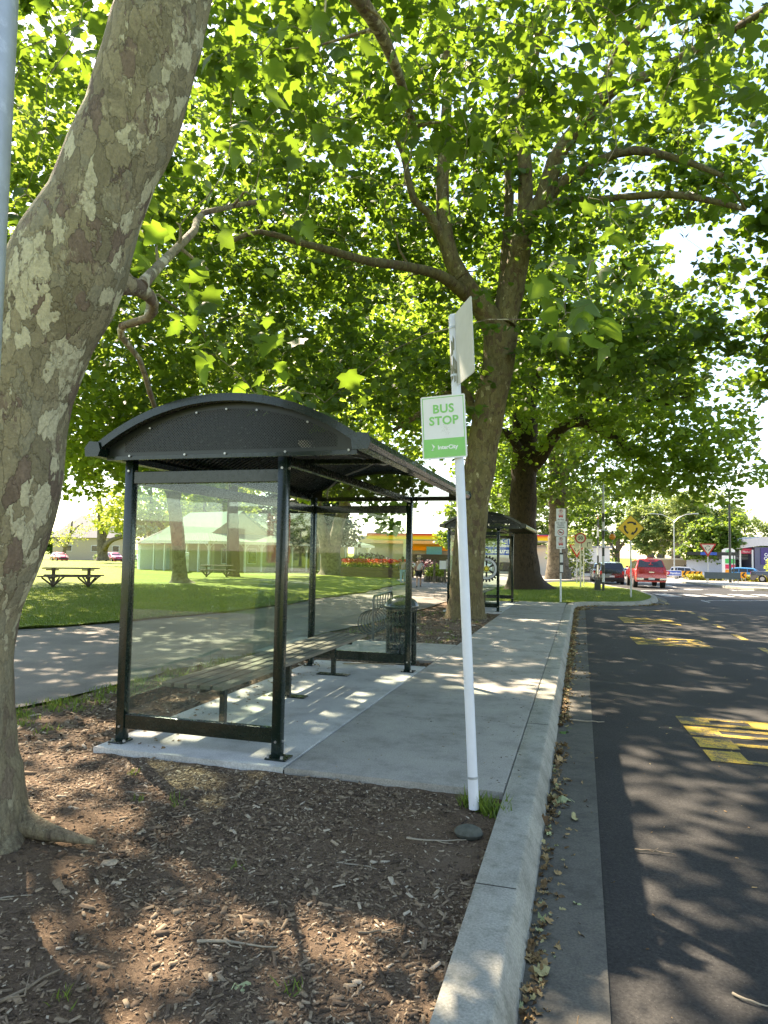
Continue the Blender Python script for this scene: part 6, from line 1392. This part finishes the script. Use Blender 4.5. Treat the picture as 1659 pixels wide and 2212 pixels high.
m = MB(); m.box((-1.5, 4.85, 1.4), (11, .2, 2.2)); m.build('shop_window', M_WIN, t); m = MB(); m.box((-3.2, 4.6, 3.2), (2.6, .1, 1.3)); m.build('blue_sign', plain('station_sky_blue', (.1, .42, .7), .5), t)
m = MB(); m.box((-4, 8, 4.9), (24, 8, 1.3)); m.build('parapet', plain('tan_parapet', (.55, .45, .3), .7), t)
for x in (0, 6): m = MB(); m.box((x, -3, .9), (.9, .5, 1.8)); q = m.build('fuel_pump', M_CANW, t, bevel=.05); m = MB(); m.box((x, -3.27, 1.2), (.6, .03, .5)); m.build('screen', M_BLACK, q)
t = thing('motel_sign', 'white MOTELS billboard with a blue Restaurant panel', 'sign', (-10.6, 92, -1.0), rz=R(6))
for x in (-2.2, 2.2): m = MB(); m.box((x, .1, 1.7), (.15, .15, 3.4)); m.build('post', M_CANW, t)
m = MB(); m.box((0, 0, 3.55), (6.2, .12, 2.7)); p = m.build('board', M_CANW, t); text_mesh('lettering', 'MOTELS', 1.05, M_BLUES, p, (0, -.07, 4.2), bold=.02, sx=1.15); m = MB(); m.box((0, -.08, 3.05), (6.0, .04, 1.05)); q = m.build('blue_panel', M_BLUES, p); text_mesh('lettering', 'Restaurant', .9, M_WTXT, q, (0, -.11, 3.05), shear=.25, bold=.02, sx=1.05)
t = thing('white_warehouse', 'long white walled building behind the motel sign', 'building', (-8, 118, -1.9), rz=R(4)); m = MB(); m.box((0, 0, 2.4), (24, 9, 4.8)); m.build('wall', M_CANW, t); m = MB(); m.box((0, 0, 4.95), (24.6, 9.6, .3)); m.build('roof', M_LTR, t)
for k in range(5): m = MB(); m.box((-9 + k * 4.5, -4.53, 1.5), (2.2, .06, 1.5)); m.build('window', M_WIN, t)
t = thing('station_lamp', 'tall pale pole with a small blue flag by the station', 'street lamp', (-15.6, 84, -.8)); m = MB(); m.tube([(0, 0, 0), (0, 0, 9)], [.11, .07], 8); m.build('pole', M_GALV, t, smooth=True); m = MB(); m.box((-.25, 0, 4.3), (.4, .04, 1.6)); m.build('flag', M_BLUES, t)
t = thing('timber_bollards', 'pair of grey timber posts with a small notice by the path', 'sign', ground(-8.9, 44.0), rz=R(10))
for x in (-.35, .35): m = MB(); m.box((x, 0, .75), (.14, .14, 1.5)); m.build('post', BARK_D, t)
m = MB(); m.box((.2, -.09, 1.15), (.42, .03, .55)); m.build('notice', M_SIGNW, t)

# right hand shops: grey wall with carpet sign, curved white roof, green and white price pylon
M_SLATE = plain('slate_blue_wall', (.12, .125, .19), .7, .06, 2); M_ROOFW = plain('ribbed_white_roof', (.55, .53, .55), .6, .06, 4)
bx0, by0 = 21.0, 110.5; zg = -1.35
t = thing('shop_building', 'slate grey shop with a curved white roof and purple carpet sign', 'building', (bx0, by0, zg), rz=R(14))
m = MB(); m.box((8.4, 3, 2.3), (11, 8, 4.62)); m.build('wall', M_SLATE, t)
m = MB(); m.box((1.2, 4, 3.45), (3.4, 6, 1.5)); m.box((1.2, 6, 1.3), (3.4, 4, 2.6)); m.build('shop_front', plain('louvre_grey', (.13, .14, .15), .6, .15, 2), t)
m = MB()
for k in range(3): m.box((1.2, .97, 3.0 + k * .42), (3.4, .06, .04))
m.build('louvre_lines', M_CANW, t)
m = MB(); vs = []; fs = []; nn = 16
for i in range(nn + 1):
    u = i / nn; x = 0 + 14.0 * u; z = 5.55 + .5 * min(1, u * 3.5); zl = 4.25 + .55 * min(1, u * 4); vs += [(x, -1.4, zl), (x, -1.4, z), (x, 8, z + .2)]
fs = [(3 * i, 3 * i + 3, 3 * i + 4, 3 * i + 1) for i in range(nn)] + [(3 * i + 1, 3 * i + 4, 3 * i + 5, 3 * i + 2) for i in range(nn)] + [(3 * i + 2, 3 * i + 5, 3 * i + 3, 3 * i) for i in range(nn)]
m.add(vs, fs); m.build('curved_roof', M_ROOFW, t)
for x in (.8, 2.55): m = MB(); m.box((x, -1.0, 2.1), (.2, .2, 4.2)); m.build('column', M_CANW, t)
m = MB(); m.box((2.0, -.4, 4.0), (1.6, .1, .75)); q = m.build('red_sign', plain('crimson_sign', (.6, .02, .08), .5), t); text_mesh('lettering', 'Michel', .42, M_WTXT, q, (2.0, -.47, 3.9))
m = MB(); m.box((6.5, -1.05, 3.3), (5.6, .08, 2.4)); q = m.build('carpet_sign', plain('purple_sign', (.04, .02, .16), .5), t)
text_mesh('lettering', 'Carpet', .62, M_WTXT, q, (4.2, -1.1, 3.5), bold=.02, align='LEFT'); text_mesh('lettering', 'Curtains', .62, M_WTXT, q, (4.15, -1.1, 2.95), bold=.02, align='LEFT')
m = MB(); m.tube([(5.5 + .45 * math.cos(a), -1.12, 4.05 + .3 * math.sin(a)) for a in [2 * PI * i / 14 for i in range(12)]], .1, 6); m.build('pink_swirl', bpy.data.materials['crimson_sign'], q)
t = thing('price_pylon', 'white fuel price pylon with green sunburst and green panels', 'sign', (18.15, 97.2, -1.3), rz=R(-10), scale=.8); M_GRS = plain('fuel_green', (.03, .42, .09), .4)
m = MB(); m.prism([(-.95, 0), (.95, 0), (.95, 4.9), (.6, 5.15), (0, 5.25), (-.6, 5.15), (-.95, 4.9)], -.25, .25); p = m.build('panel', M_CANW, t)
m = MB()
for k in range(12): a = 2 * PI * k / 12; m.prism([(.1 * math.cos(a - .3), 4.5 + .1 * math.sin(a - .3)), (.45 * math.cos(a - .12), 4.5 + .45 * math.sin(a - .12)), (.58 * math.cos(a), 4.5 + .58 * math.sin(a)), (.45 * math.cos(a + .12), 4.5 + .45 * math.sin(a + .12)), (.1 * math.cos(a + .3), 4.5 + .1 * math.sin(a + .3))], -.27, -.252)
m.build('sunburst', M_GRS, p)
for z0_, z1_, mt in ((2.75, 3.5, M_GRS), (1.9, 2.6, bpy.data.materials['crimson_sign']), (1.1, 1.8, M_ORW), (.3, 1.0, M_GRS)): m = MB(); m.box((.22, -.262, (z0_ + z1_) / 2), (1.4, .02, z1_ - z0_)); m.build('price_panel', mt, p)
t = thing('shop_building', 'low white shed roofed shop behind the ivy dark tree', 'building', (17.5, 128, -2.0), rz=R(-8)); m = MB(); m.box((0, 0, 1.6), (12, 6, 3.2)); m.build('wall', plain('cream_wall', (.45, .42, .34), .8), t); m = MB(); m.box((0, -.5, 3.3), (13, 8, .25)); m.build('roof', M_CANW, t); m = MB(); m.box((1, -3.03, 1.6), (3, .06, 1.6)); m.build('window', M_WIN, t)
t = thing('grey_building', 'pale blue grey walled building left of the price pylon', 'building', (19.5, 113, -1.7), rz=R(-12)); m = MB(); m.box((-1, 0, 1.6), (6, 5, 3.2)); m.build('lower_wall', plain('pale_blue_wall', (.4, .45, .55), .8), t); m = MB(); m.box((-1, 0, 3.8), (6.2, 5.2, 1.4)); m.build('upper_wall', plain('slate_upper', (.12, .12, .15), .8), t)

# takeaway signs across the road: seen mirrored in the shelter glass
t = thing('takeaway_sign', 'tall red takeaway pylon across the road, mirrored in the shelter glass', 'sign', (19.5, 57.5, -.5), rz=R(-50))
m = MB(); m.prism([(-1.1, 1.0), (1.1, 1.0), (1.1, 5.4), (.7, 5.9), (0, 6.1), (-.7, 5.9), (-1.1, 5.4)], -.15, .15); p = m.build('panel', M_RED, t); text_mesh('lettering', 'KFC', .95, M_WTXT, p, (0, -.16, 5.1), bold=.03, sx=.9, shear=.2)
m = MB(); m.box((0, -.16, 3.9), (1.1, .02, 1.5)); m.build('white_square', M_SIGNW, p); m = MB(); m.box((0, 0, .5), (.4, .2, 1.0)); m.build('post', M_GALV, t)
t = thing('takeaway_building', 'low red takeaway restaurant across the road, mirrored in the shelter glass', 'building', (20, 38, -.3), rz=R(-50))
m = MB(); m.box((0, 3, 1.7), (14, 6, 3.4)); m.build('wall', plain('brown_brick', (.3, .16, .1), .8), t); m = MB(); m.box((0, -.1, 2.9), (5, .2, 1.6)); p = m.build('sign_board', M_RED, t); text_mesh('lettering', 'KFC', 1.2, M_WTXT, p, (0, -.22, 2.9), bold=.03, shear=.2)
m = MB(); m.box((0, -.05, 1.1), (12, .1, 1.6)); m.build('window', M_WIN, t)
# ---------------------------------------------------------------- litter, chips, grass, twigs
rg = np.random.default_rng(77)
def scatter_mesh(name, P_, V, F, size, mat, yawonly=False, tilt=.35, flat=1.0, tint_sd=.3, sxy=None, group=None):
    """many small pieces as one mesh: P_ n x 3; V, F the piece; size per piece"""
    n = len(P_); a = rg.uniform(0, 2 * PI, n); tx = rg.normal(0, tilt, n); ty = rg.normal(0, tilt, n)
    X = np.stack([np.cos(a), np.sin(a), tx], 1); X /= np.linalg.norm(X, axis=1)[:, None]; Z = np.stack([-tx * np.cos(a), ty, np.ones(n)], 1)
    Z -= X * (Z * X).sum(1)[:, None]; Z /= np.linalg.norm(Z, axis=1)[:, None]; Y = np.cross(Z, X)
    if sxy is None: sxy = np.ones((n, 2))
    s_ = size[:, None, None]
    Q = P_[:, None, :] + s_ * (V[None, :, 0:1] * sxy[:, 0][:, None, None] * X[:, None] + V[None, :, 1:2] * sxy[:, 1][:, None, None] * Y[:, None] + V[None, :, 2:3] * Z[:, None])
    k = len(V); Q = Q.reshape(-1, 3); me = bpy.data.meshes.new(name); T_ = (np.array(F)[None] + (np.arange(n) * k)[:, None, None]); c = T_.shape[2]; T_ = T_.reshape(-1, c)
    me.vertices.add(len(Q)); me.vertices.foreach_set('co', Q.ravel().astype(np.float32)); me.loops.add(T_.size); me.loops.foreach_set('vertex_index', T_.ravel().astype(np.int32))
    me.polygons.add(len(T_)); me.polygons.foreach_set('loop_start', np.arange(0, T_.size, c, dtype=np.int32)); me.update(calc_edges=True)
    at = me.attributes.new('tint', 'FLOAT', 'POINT'); at.data.foreach_set('value', np.repeat(np.clip(rg.normal(.45, tint_sd, n), 0, 1), k).astype(np.float32))
    me.materials.append(mat); o = bpy.data.objects.new(name, me); COL.objects.link(o); return o
def mat_tint(name, stops, rough=.85):
    m, nt, N, L, P = newmat(name); at = N.new('ShaderNodeAttribute'); at.attribute_name = 'tint'; r = ramp(N, stops); L.new(at.outputs['Fac'], r.inputs[0]); co = obj_co(N); a = nz(N, L, 90, 4, .7, co)
    r2 = ramp(N, [(.3, (.7, .7, .7)), (.7, (1.2, 1.2, 1.2))]); L.new(a.outputs[0], r2.inputs[0]); c = mixc(N, L, 1, r.outputs[0], r2.outputs[0], 'MULTIPLY'); L.new(c, P.inputs['Base Color']); P.inputs['Roughness'].default_value = rough; P.inputs['Specular IOR Level'].default_value = .25; return m
M_CHIP = mat_tint('bark_chip', [(0, (.055, .038, .026)), (.35, (.13, .09, .06)), (.65, (.24, .175, .115)), (.92, (.34, .26, .175)), (1, (.46, .38, .28))])
M_DRY = mat_tint('dry_leaf', [(0, (.10, .06, .03)), (.4, (.24, .15, .07)), (.7, (.38, .27, .13)), (1, (.36, .40, .2))])
CHIP = np.array([(-.5, -.5, 0), (.5, -.4, .02), (.55, .45, 0), (-.45, .5, .03), (-.42, -.42, .26), (.42, -.35, .3), (.45, .38, .24), (-.4, .42, .28)], float)
CHF = [(4, 5, 6, 7), (0, 1, 5, 4), (1, 2, 6, 5), (2, 3, 7, 6), (3, 0, 4, 7)]
def chips(n, x0, x1, y0, y1, smin, smax, name='bark_chips', xf=None):
    y = rg.uniform(y0, y1, n); x = rg.uniform(x0, x1, n); keep = np.array([xx > pR(yy) + .05 + .3 * abs(math.sin(yy * 3)) * rg.uniform() for xx, yy in zip(x, y)]); x = x[keep]; y = y[keep]
    # sparser where the soil has been trodden bare
    bare = np.array([noise.noise(Vector((a * .9, b * .9, 2))) + .75 * math.exp(-((a + 2.75) ** 2 + (b - 2.05) ** 2) / .25) for a, b in zip(x, y)]); kp_ = rg.uniform(0, 1, len(x)) > np.clip((bare - .05) * 2.2, 0, .8); x = x[kp_]; y = y[kp_]
    z = np.array([mulch_h(a, b) for a, b in zip(x, y)]) + .002; m_ = len(x); s_ = rg.uniform(smin, smax, m_) * (1 + (rg.uniform(0, 1, m_) > .93) * 1.2)
    sxy = np.stack([rg.uniform(.9, 2.4, m_), rg.uniform(.25, .75, m_)], 1)
    o = scatter_mesh(name, np.stack([x, y, z], 1), CHIP, CHF, s_, M_CHIP, sxy=sxy, tilt=.3); o['kind'] = 'stuff'; return o
chips(50000, -4.2, -.49, .9, 4.62, .005, .016)
chips(500, -4.0, -.49, .9, 4.6, .014, .026)
chips(9000, -5.6, -3.72, 3.0, 9.9, .012, .03)
chips(9000, -4.9, -2.1, 11.85, 18.7, .016, .035)
chips(1200, -3.7, -2.1, 9.38, 9.88, .012, .028)
# gutter and kerb leaf litter
LF = np.array([(.03, .42, 0)] + [(x, y, .55 * x * x + .5 * (y - .4) ** 2 + .1 * math.sin(7 * x + 5 * y)) for x, y in PALM], float); LFF = [(0, i + 1, (i + 1) % 14 + 1) for i in range(14)]
n = 4200; y = 1.0 + (rg.uniform(0, 1, n) ** 1.0) * 23.0; clump = np.array([noise.noise(Vector((0, b * 1.1, 7))) for b in y]); k_ = rg.uniform(-.4, .5, n) < clump + (y > 9) * .5; y = y[k_]; n = len(y)
x = np.array([bx(b) for b in y]) + .272 + np.abs(rg.normal(0, .05, n)); far = rg.uniform(0, 1, n) > .93; x[far] += rg.uniform(0, .3, far.sum())
z = np.array([gz(a, b) for a, b in zip(x, y)]) - .143 + rg.uniform(0, .015, n); s_ = rg.uniform(.02, .055, n) * (1 + (rg.uniform(0, 1, n) > .93) * .9)
scatter_mesh('leaf_litter', np.stack([x, y, z], 1), LF, LFF, s_, M_DRY, tilt=.5, sxy=np.stack([rg.uniform(.35, 1.0, len(y)), rg.uniform(.7, 1.1, len(y))], 1))['kind'] = 'stuff'
n = 500; y = rg.uniform(22.5, 27.5, n); pp = np.array([[bx(b) + .27, b] for b in y]); x = pp[:, 0] + np.abs(rg.normal(0, .2, n)); z = np.array([gz(a, b) for a, b in zip(x, y)]) - .135
scatter_mesh('leaf_litter', np.stack([x, y, z], 1), LF, LFF, rg.uniform(.04, .08, n), M_DRY, tilt=.5)['kind'] = 'stuff'
# scattered bits on the road, slab and path
n = 420; x = rg.uniform(.15, 4.5, n); y = 1.2 + 18 * rg.uniform(0, 1, n) ** 1.3; z = np.array([gz(a, b) for a, b in zip(x, y)]) - .128
scatter_mesh('road_debris', np.stack([x, y, z], 1), CHIP, CHF, rg.uniform(.004, .013, n), M_DRY, sxy=np.stack([rg.uniform(1, 3, n), rg.uniform(.3, .8, n)], 1), tilt=.1)['kind'] = 'stuff'
n = 260; x = rg.uniform(-3.6, -.35, n); y = rg.uniform(2.0, 20, n); ok = (y > 4.7) | (x > -.47); x = x[ok]; y = y[ok]; z = np.full(len(x), .003)
scatter_mesh('slab_debris', np.stack([x, y, z], 1), CHIP, CHF, rg.uniform(.004, .012, len(x)), M_DRY, sxy=np.stack([rg.uniform(1, 2.5, len(x)), rg.uniform(.4, .9, len(x))], 1), tilt=.1)['kind'] = 'stuff'

# grass blades
M_BLADE = mat_leaf('grass_blade', (.05, .1, .015), (.15, .22, .035), (.3, .42, .05), .35)
BL = np.array([(-.06, 0, 0), (.06, 0, 0), (.045, .12, .5), (-.045, .12, .5), (0, .4, 1.0)], float); BLF = [(0, 1, 2), (0, 2, 3), (3, 2, 4)]
def blades(name, x, y, zfun, h0, h1, mat=M_BLADE):
    n = len(x); z = np.array([zfun(a, b) for a, b in zip(x, y)]); s_ = rg.uniform(h0, h1, n); o = scatter_mesh(name, np.stack([x, y, z], 1), BL, BLF, s_, mat, tilt=.35); o['kind'] = 'stuff'; return o
def tufts(cs, per, sd):
    xs = []; ys = []
    for cx_, cy_ in cs: xs.append(rg.normal(cx_, sd, per)); ys.append(rg.normal(cy_, sd, per))
    return np.concatenate(xs), np.concatenate(ys)
x, y = tufts([(-.58, 4.42), (-.62, 4.5), (-.52, 4.36), (-.7, 4.48)], 60, .045); blades('grass_tufts', x, y, mulch_h, .04, .12)
cs = [(rg.uniform(-3.6, -.6), rg.uniform(1.6, 4.5)) for _ in range(12)]; x, y = tufts(cs, 14, .025); blades('grass_tufts', x, y, mulch_h, .02, .06)
yy3 = rg.uniform(3.2, 9.6, 120); cs = [(pR(b) + abs(rg.normal(0, .28)), b) for b in yy3]; x, y = tufts(cs, 26, .06); blades('grass_tufts', x, y, mulch_h, .03, .09)
cs = [(rg.uniform(-4.6, -2.2), rg.uniform(12, 18.5)) for _ in range(60)]; x, y = tufts(cs, 18, .07); blades('grass_tufts', x, y, mulch_h, .03, .08)
n = 70000; y = 9.5 + 14 * rg.uniform(0, 1, n) ** 1.3; x = np.array([pL(b) for b in y]) - .02 - rg.uniform(0, 1, n) ** 1.3 * 9.0; blades('lawn_blades', x, y, lambda a, b: gz(a, b) - .012, .03, .075)
n = 26000; y = rg.uniform(24.3, 38, n); u_ = rg.uniform(0, 1, n); x = np.array([pR(b) for b in y]) + u_ * np.array([bx(b) - .03 - pR(b) for b in y]); ok = y > 24.6; blades('lawn_blades', x[ok], y[ok], lambda a, b: gz(a, b) - .01, .04, .09)

# twigs lying on the mulch: things of their own
M_TWIG = plain('twig_bark', (.2, .15, .1), .9, .35, 30, bmp=.4); M_TWP = plain('pale_twig', (.3, .25, .18), .9, .2, 30)
def world_twig(x, y, L_, a, r, label, pale=False, zf=None, fork=True, group='twigs and roots lying on the mulch'):
    z = (mulch_h(x, y) if zf is None else zf) + r * .9
    t = MB(); n = 7; pts = []; bend = rnd.uniform(-.5, .5)
    for i in range(n):
        u = i / (n - 1) - .5; aa = bend * u * 1.2
        pts.append((math.cos(aa) * u * L_, math.sin(aa) * u * L_ + rnd.uniform(-.012, .012) * L_ * 2, rnd.uniform(-.2, .8) * r))
    t.tube(pts, [r * (1.15 - .75 * i / (n - 1)) for i in range(n)], 6)
    if fork: k = rnd.choice((2, 3, 4)); p = Vector(pts[k]); t.tube([p, p + Vector((L_ * .1, L_ * .10 * rnd.choice((-1, 1)), r * .5)), p + Vector((L_ * .26, L_ * .15 * rnd.choice((-1, 1)), r))], [r * .6, r * .45, r * .2], 5)
    o = t.build('fallen_twig', M_TWP if pale else M_TWIG, None, smooth=True, loc=(x, y, z), rz=a); return tag(o, label, 'twig', group)
TW = [(-1.35, 2.62, .42, .2, .008, 'long pale forked stick in the sunny patch of mulch', True), (-1.95, 2.05, .5, 1.2, .011, 'knobbly exposed root below the sunny patch', False),
      (-2.3, 1.98, .34, .35, .009, 'dark lichened stick left of the exposed root', False), (-1.45, 1.92, .28, -.35, .016, 'thick pale curved root stub near the front', True),
      (-.95, 1.82, .42, -.1, .007, 'thin grey forked stick crossing near the kerb', True), (-1.15, 3.45, .36, .1, .007, 'straight stick halfway between slab and sunny patch', True),
      (-.8, 2.9, .3, .6, .006, 'slim twig close to the kerb back', False), (-1.7, 3.3, .26, -1.0, .007, 'bent twig pointing at the shelter post', False),
      (-.78, 3.85, .42, .25, .007, 'long slender branch right of the pole foot', True), (-2.25, 3.7, .24, .9, .007, 'short twig near the slab front edge', False),
      (-2.75, 3.95, .3, .15, .006, 'twig against the corner of the slab', True), (-1.3, 1.62, .3, 1.4, .007, 'short upright lying twig at the very front', False),
      (-.85, 1.55, .26, -.7, .009, 'white stripped stick beside the kerb front', True), (-2.45, 2.55, .26, .7, .006, 'twig between the trunk root and bare soil', True),
      (-1.9, 2.75, .3, -.2, .005, 'fine crooked twig across the sunny mulch', False)]
for x, y, L_, a, r, lb, pale in TW: world_twig(x, y, L_ * .8, a, r * .78, lb, pale)
world_twig(.05, 7.4, .34, .1, .008, 'pale stick poking out of the gutter leaves', True, -.128, False, 'sticks on the road and gutter')
world_twig(.4, 4.3, .22, .0, .006, 'thin twig lying over the gutter edge', False, -.126, True, 'sticks on the road and gutter')
world_twig(.62, 3.0, .14, -.3, .005, 'small yellowish stick on the open asphalt', True, -.128, False, 'sticks on the road and gutter')
world_twig(-2.75, 9.25, .9, .3, .01, 'long dry branch lying behind the near bench', True, .004, True, 'sticks on the road and gutter')
# single fallen leaves big enough to pick out
def big_leaf(x, y, s_, label, mat, z, tilt=(0, 0)):
    V, F = leaf_shape(0); m = MB(); m.add([(a * s_, b * s_, c * s_ * 1.6 + .01 * math.sin(a * 9) * s_ * 4) for a, b, c in V], [tuple(f) for f in F])
    m.tube([(0, 0, 0), (.02 * s_, -.25 * s_, .03), (.1 * s_, -.5 * s_, .02)], .0018, 4)
    o = m.build('fallen_leaf', mat, None, smooth=True, loc=(x, y, z), rz=rnd.uniform(0, 6)); o.rotation_euler[0] = tilt[0]; o.rotation_euler[1] = tilt[1]; return tag(o, label, 'leaf', 'large fallen plane leaves')
M_L1 = plain('pale_green_dry_leaf', (.3, .33, .17), .7, .2, 20); M_L2 = plain('brown_dry_leaf', (.28, .17, .08), .8, .3, 20); M_L3 = plain('fresh_green_leaf', (.1, .2, .05), .6, .2, 20)
for x, y, s_, lb, mt in ((-.09, 2.0, .12, 'large pale green leaf at the bottom of the gutter', M_L1), (-.13, 1.85, .11, 'crumpled tan leaf touching the kerb foot', M_L1), (-.1, 5.0, .13, 'pale green leaf lying over the gutter clump', M_L1),
    (-.15, 6.9, .14, 'fresh green leaf on the leaf pile by the kerb', M_L3), (-.02, 2.65, .09, 'orange brown leaf in the sunlit gutter patch', M_L2), (.08, 2.48, .07, 'small orange leaf at the asphalt edge', M_L2)):
    big_leaf(x, y, s_, lb, mt, -.125, (rnd.uniform(-.4, .4), rnd.uniform(-.3, .3)))
big_leaf(-1.2, 2.35, .09, 'yellow green leaf lying among the wood chips', M_L1, -.03)
t = MB(); t.ball((0, 0, 0), .07, 12, (1.2, .9, .6)); o = t.build('grey_stone', plain('grey_stone', (.07, .075, .06), .9, .3, 30, bmp=.5), None, smooth=True, loc=(-.62, 3.98, -.02)); tag(o, 'rounded grey stone in the mulch below the bus stop pole', 'stone')

n = 70; u_ = rg.uniform(.06, .94, n); prr = arc_profile(-3.75, -1.50, 2.345, 2.72, 60); P_ = np.array([[prr[int(k * 60)][0], rg.uniform(4.7, 9.0), prr[int(k * 60)][1] + .006] for k in u_])
scatter_mesh('roof_leaf_litter', P_, LF, LFF, rg.uniform(.03, .08, n), M_DRY, tilt=.35)['kind'] = 'stuff'
n = 130; y = rg.uniform(4.7, 9.2, n); x = -3.62 + np.abs(rg.normal(0, .25, n)); scatter_mesh('slab_debris', np.stack([x, y, np.full(n, .004)], 1), LF, LFF, rg.uniform(.012, .04, n), M_DRY, tilt=.25)['kind'] = 'stuff'
n = 500; y = 1.5 + 20 * rg.uniform(0, 1, n); x = np.where(rg.uniform(0, 1, n) > .5, -.5 + rg.normal(0, .06, n), -.49 - np.abs(rg.normal(0, .6, n))); ok = (y > 4.8) & (x > -2.0); x = x[ok]; y = y[ok]; scatter_mesh('path_debris', np.stack([x, y, np.array([gz(0, b) for b in y]) + .003], 1), CHIP, CHF, rg.uniform(.004, .011, len(x)), M_CHIP, sxy=np.stack([rg.uniform(1, 3, len(x)), rg.uniform(.3, .8, len(x))], 1), tilt=.1)['kind'] = 'stuff'
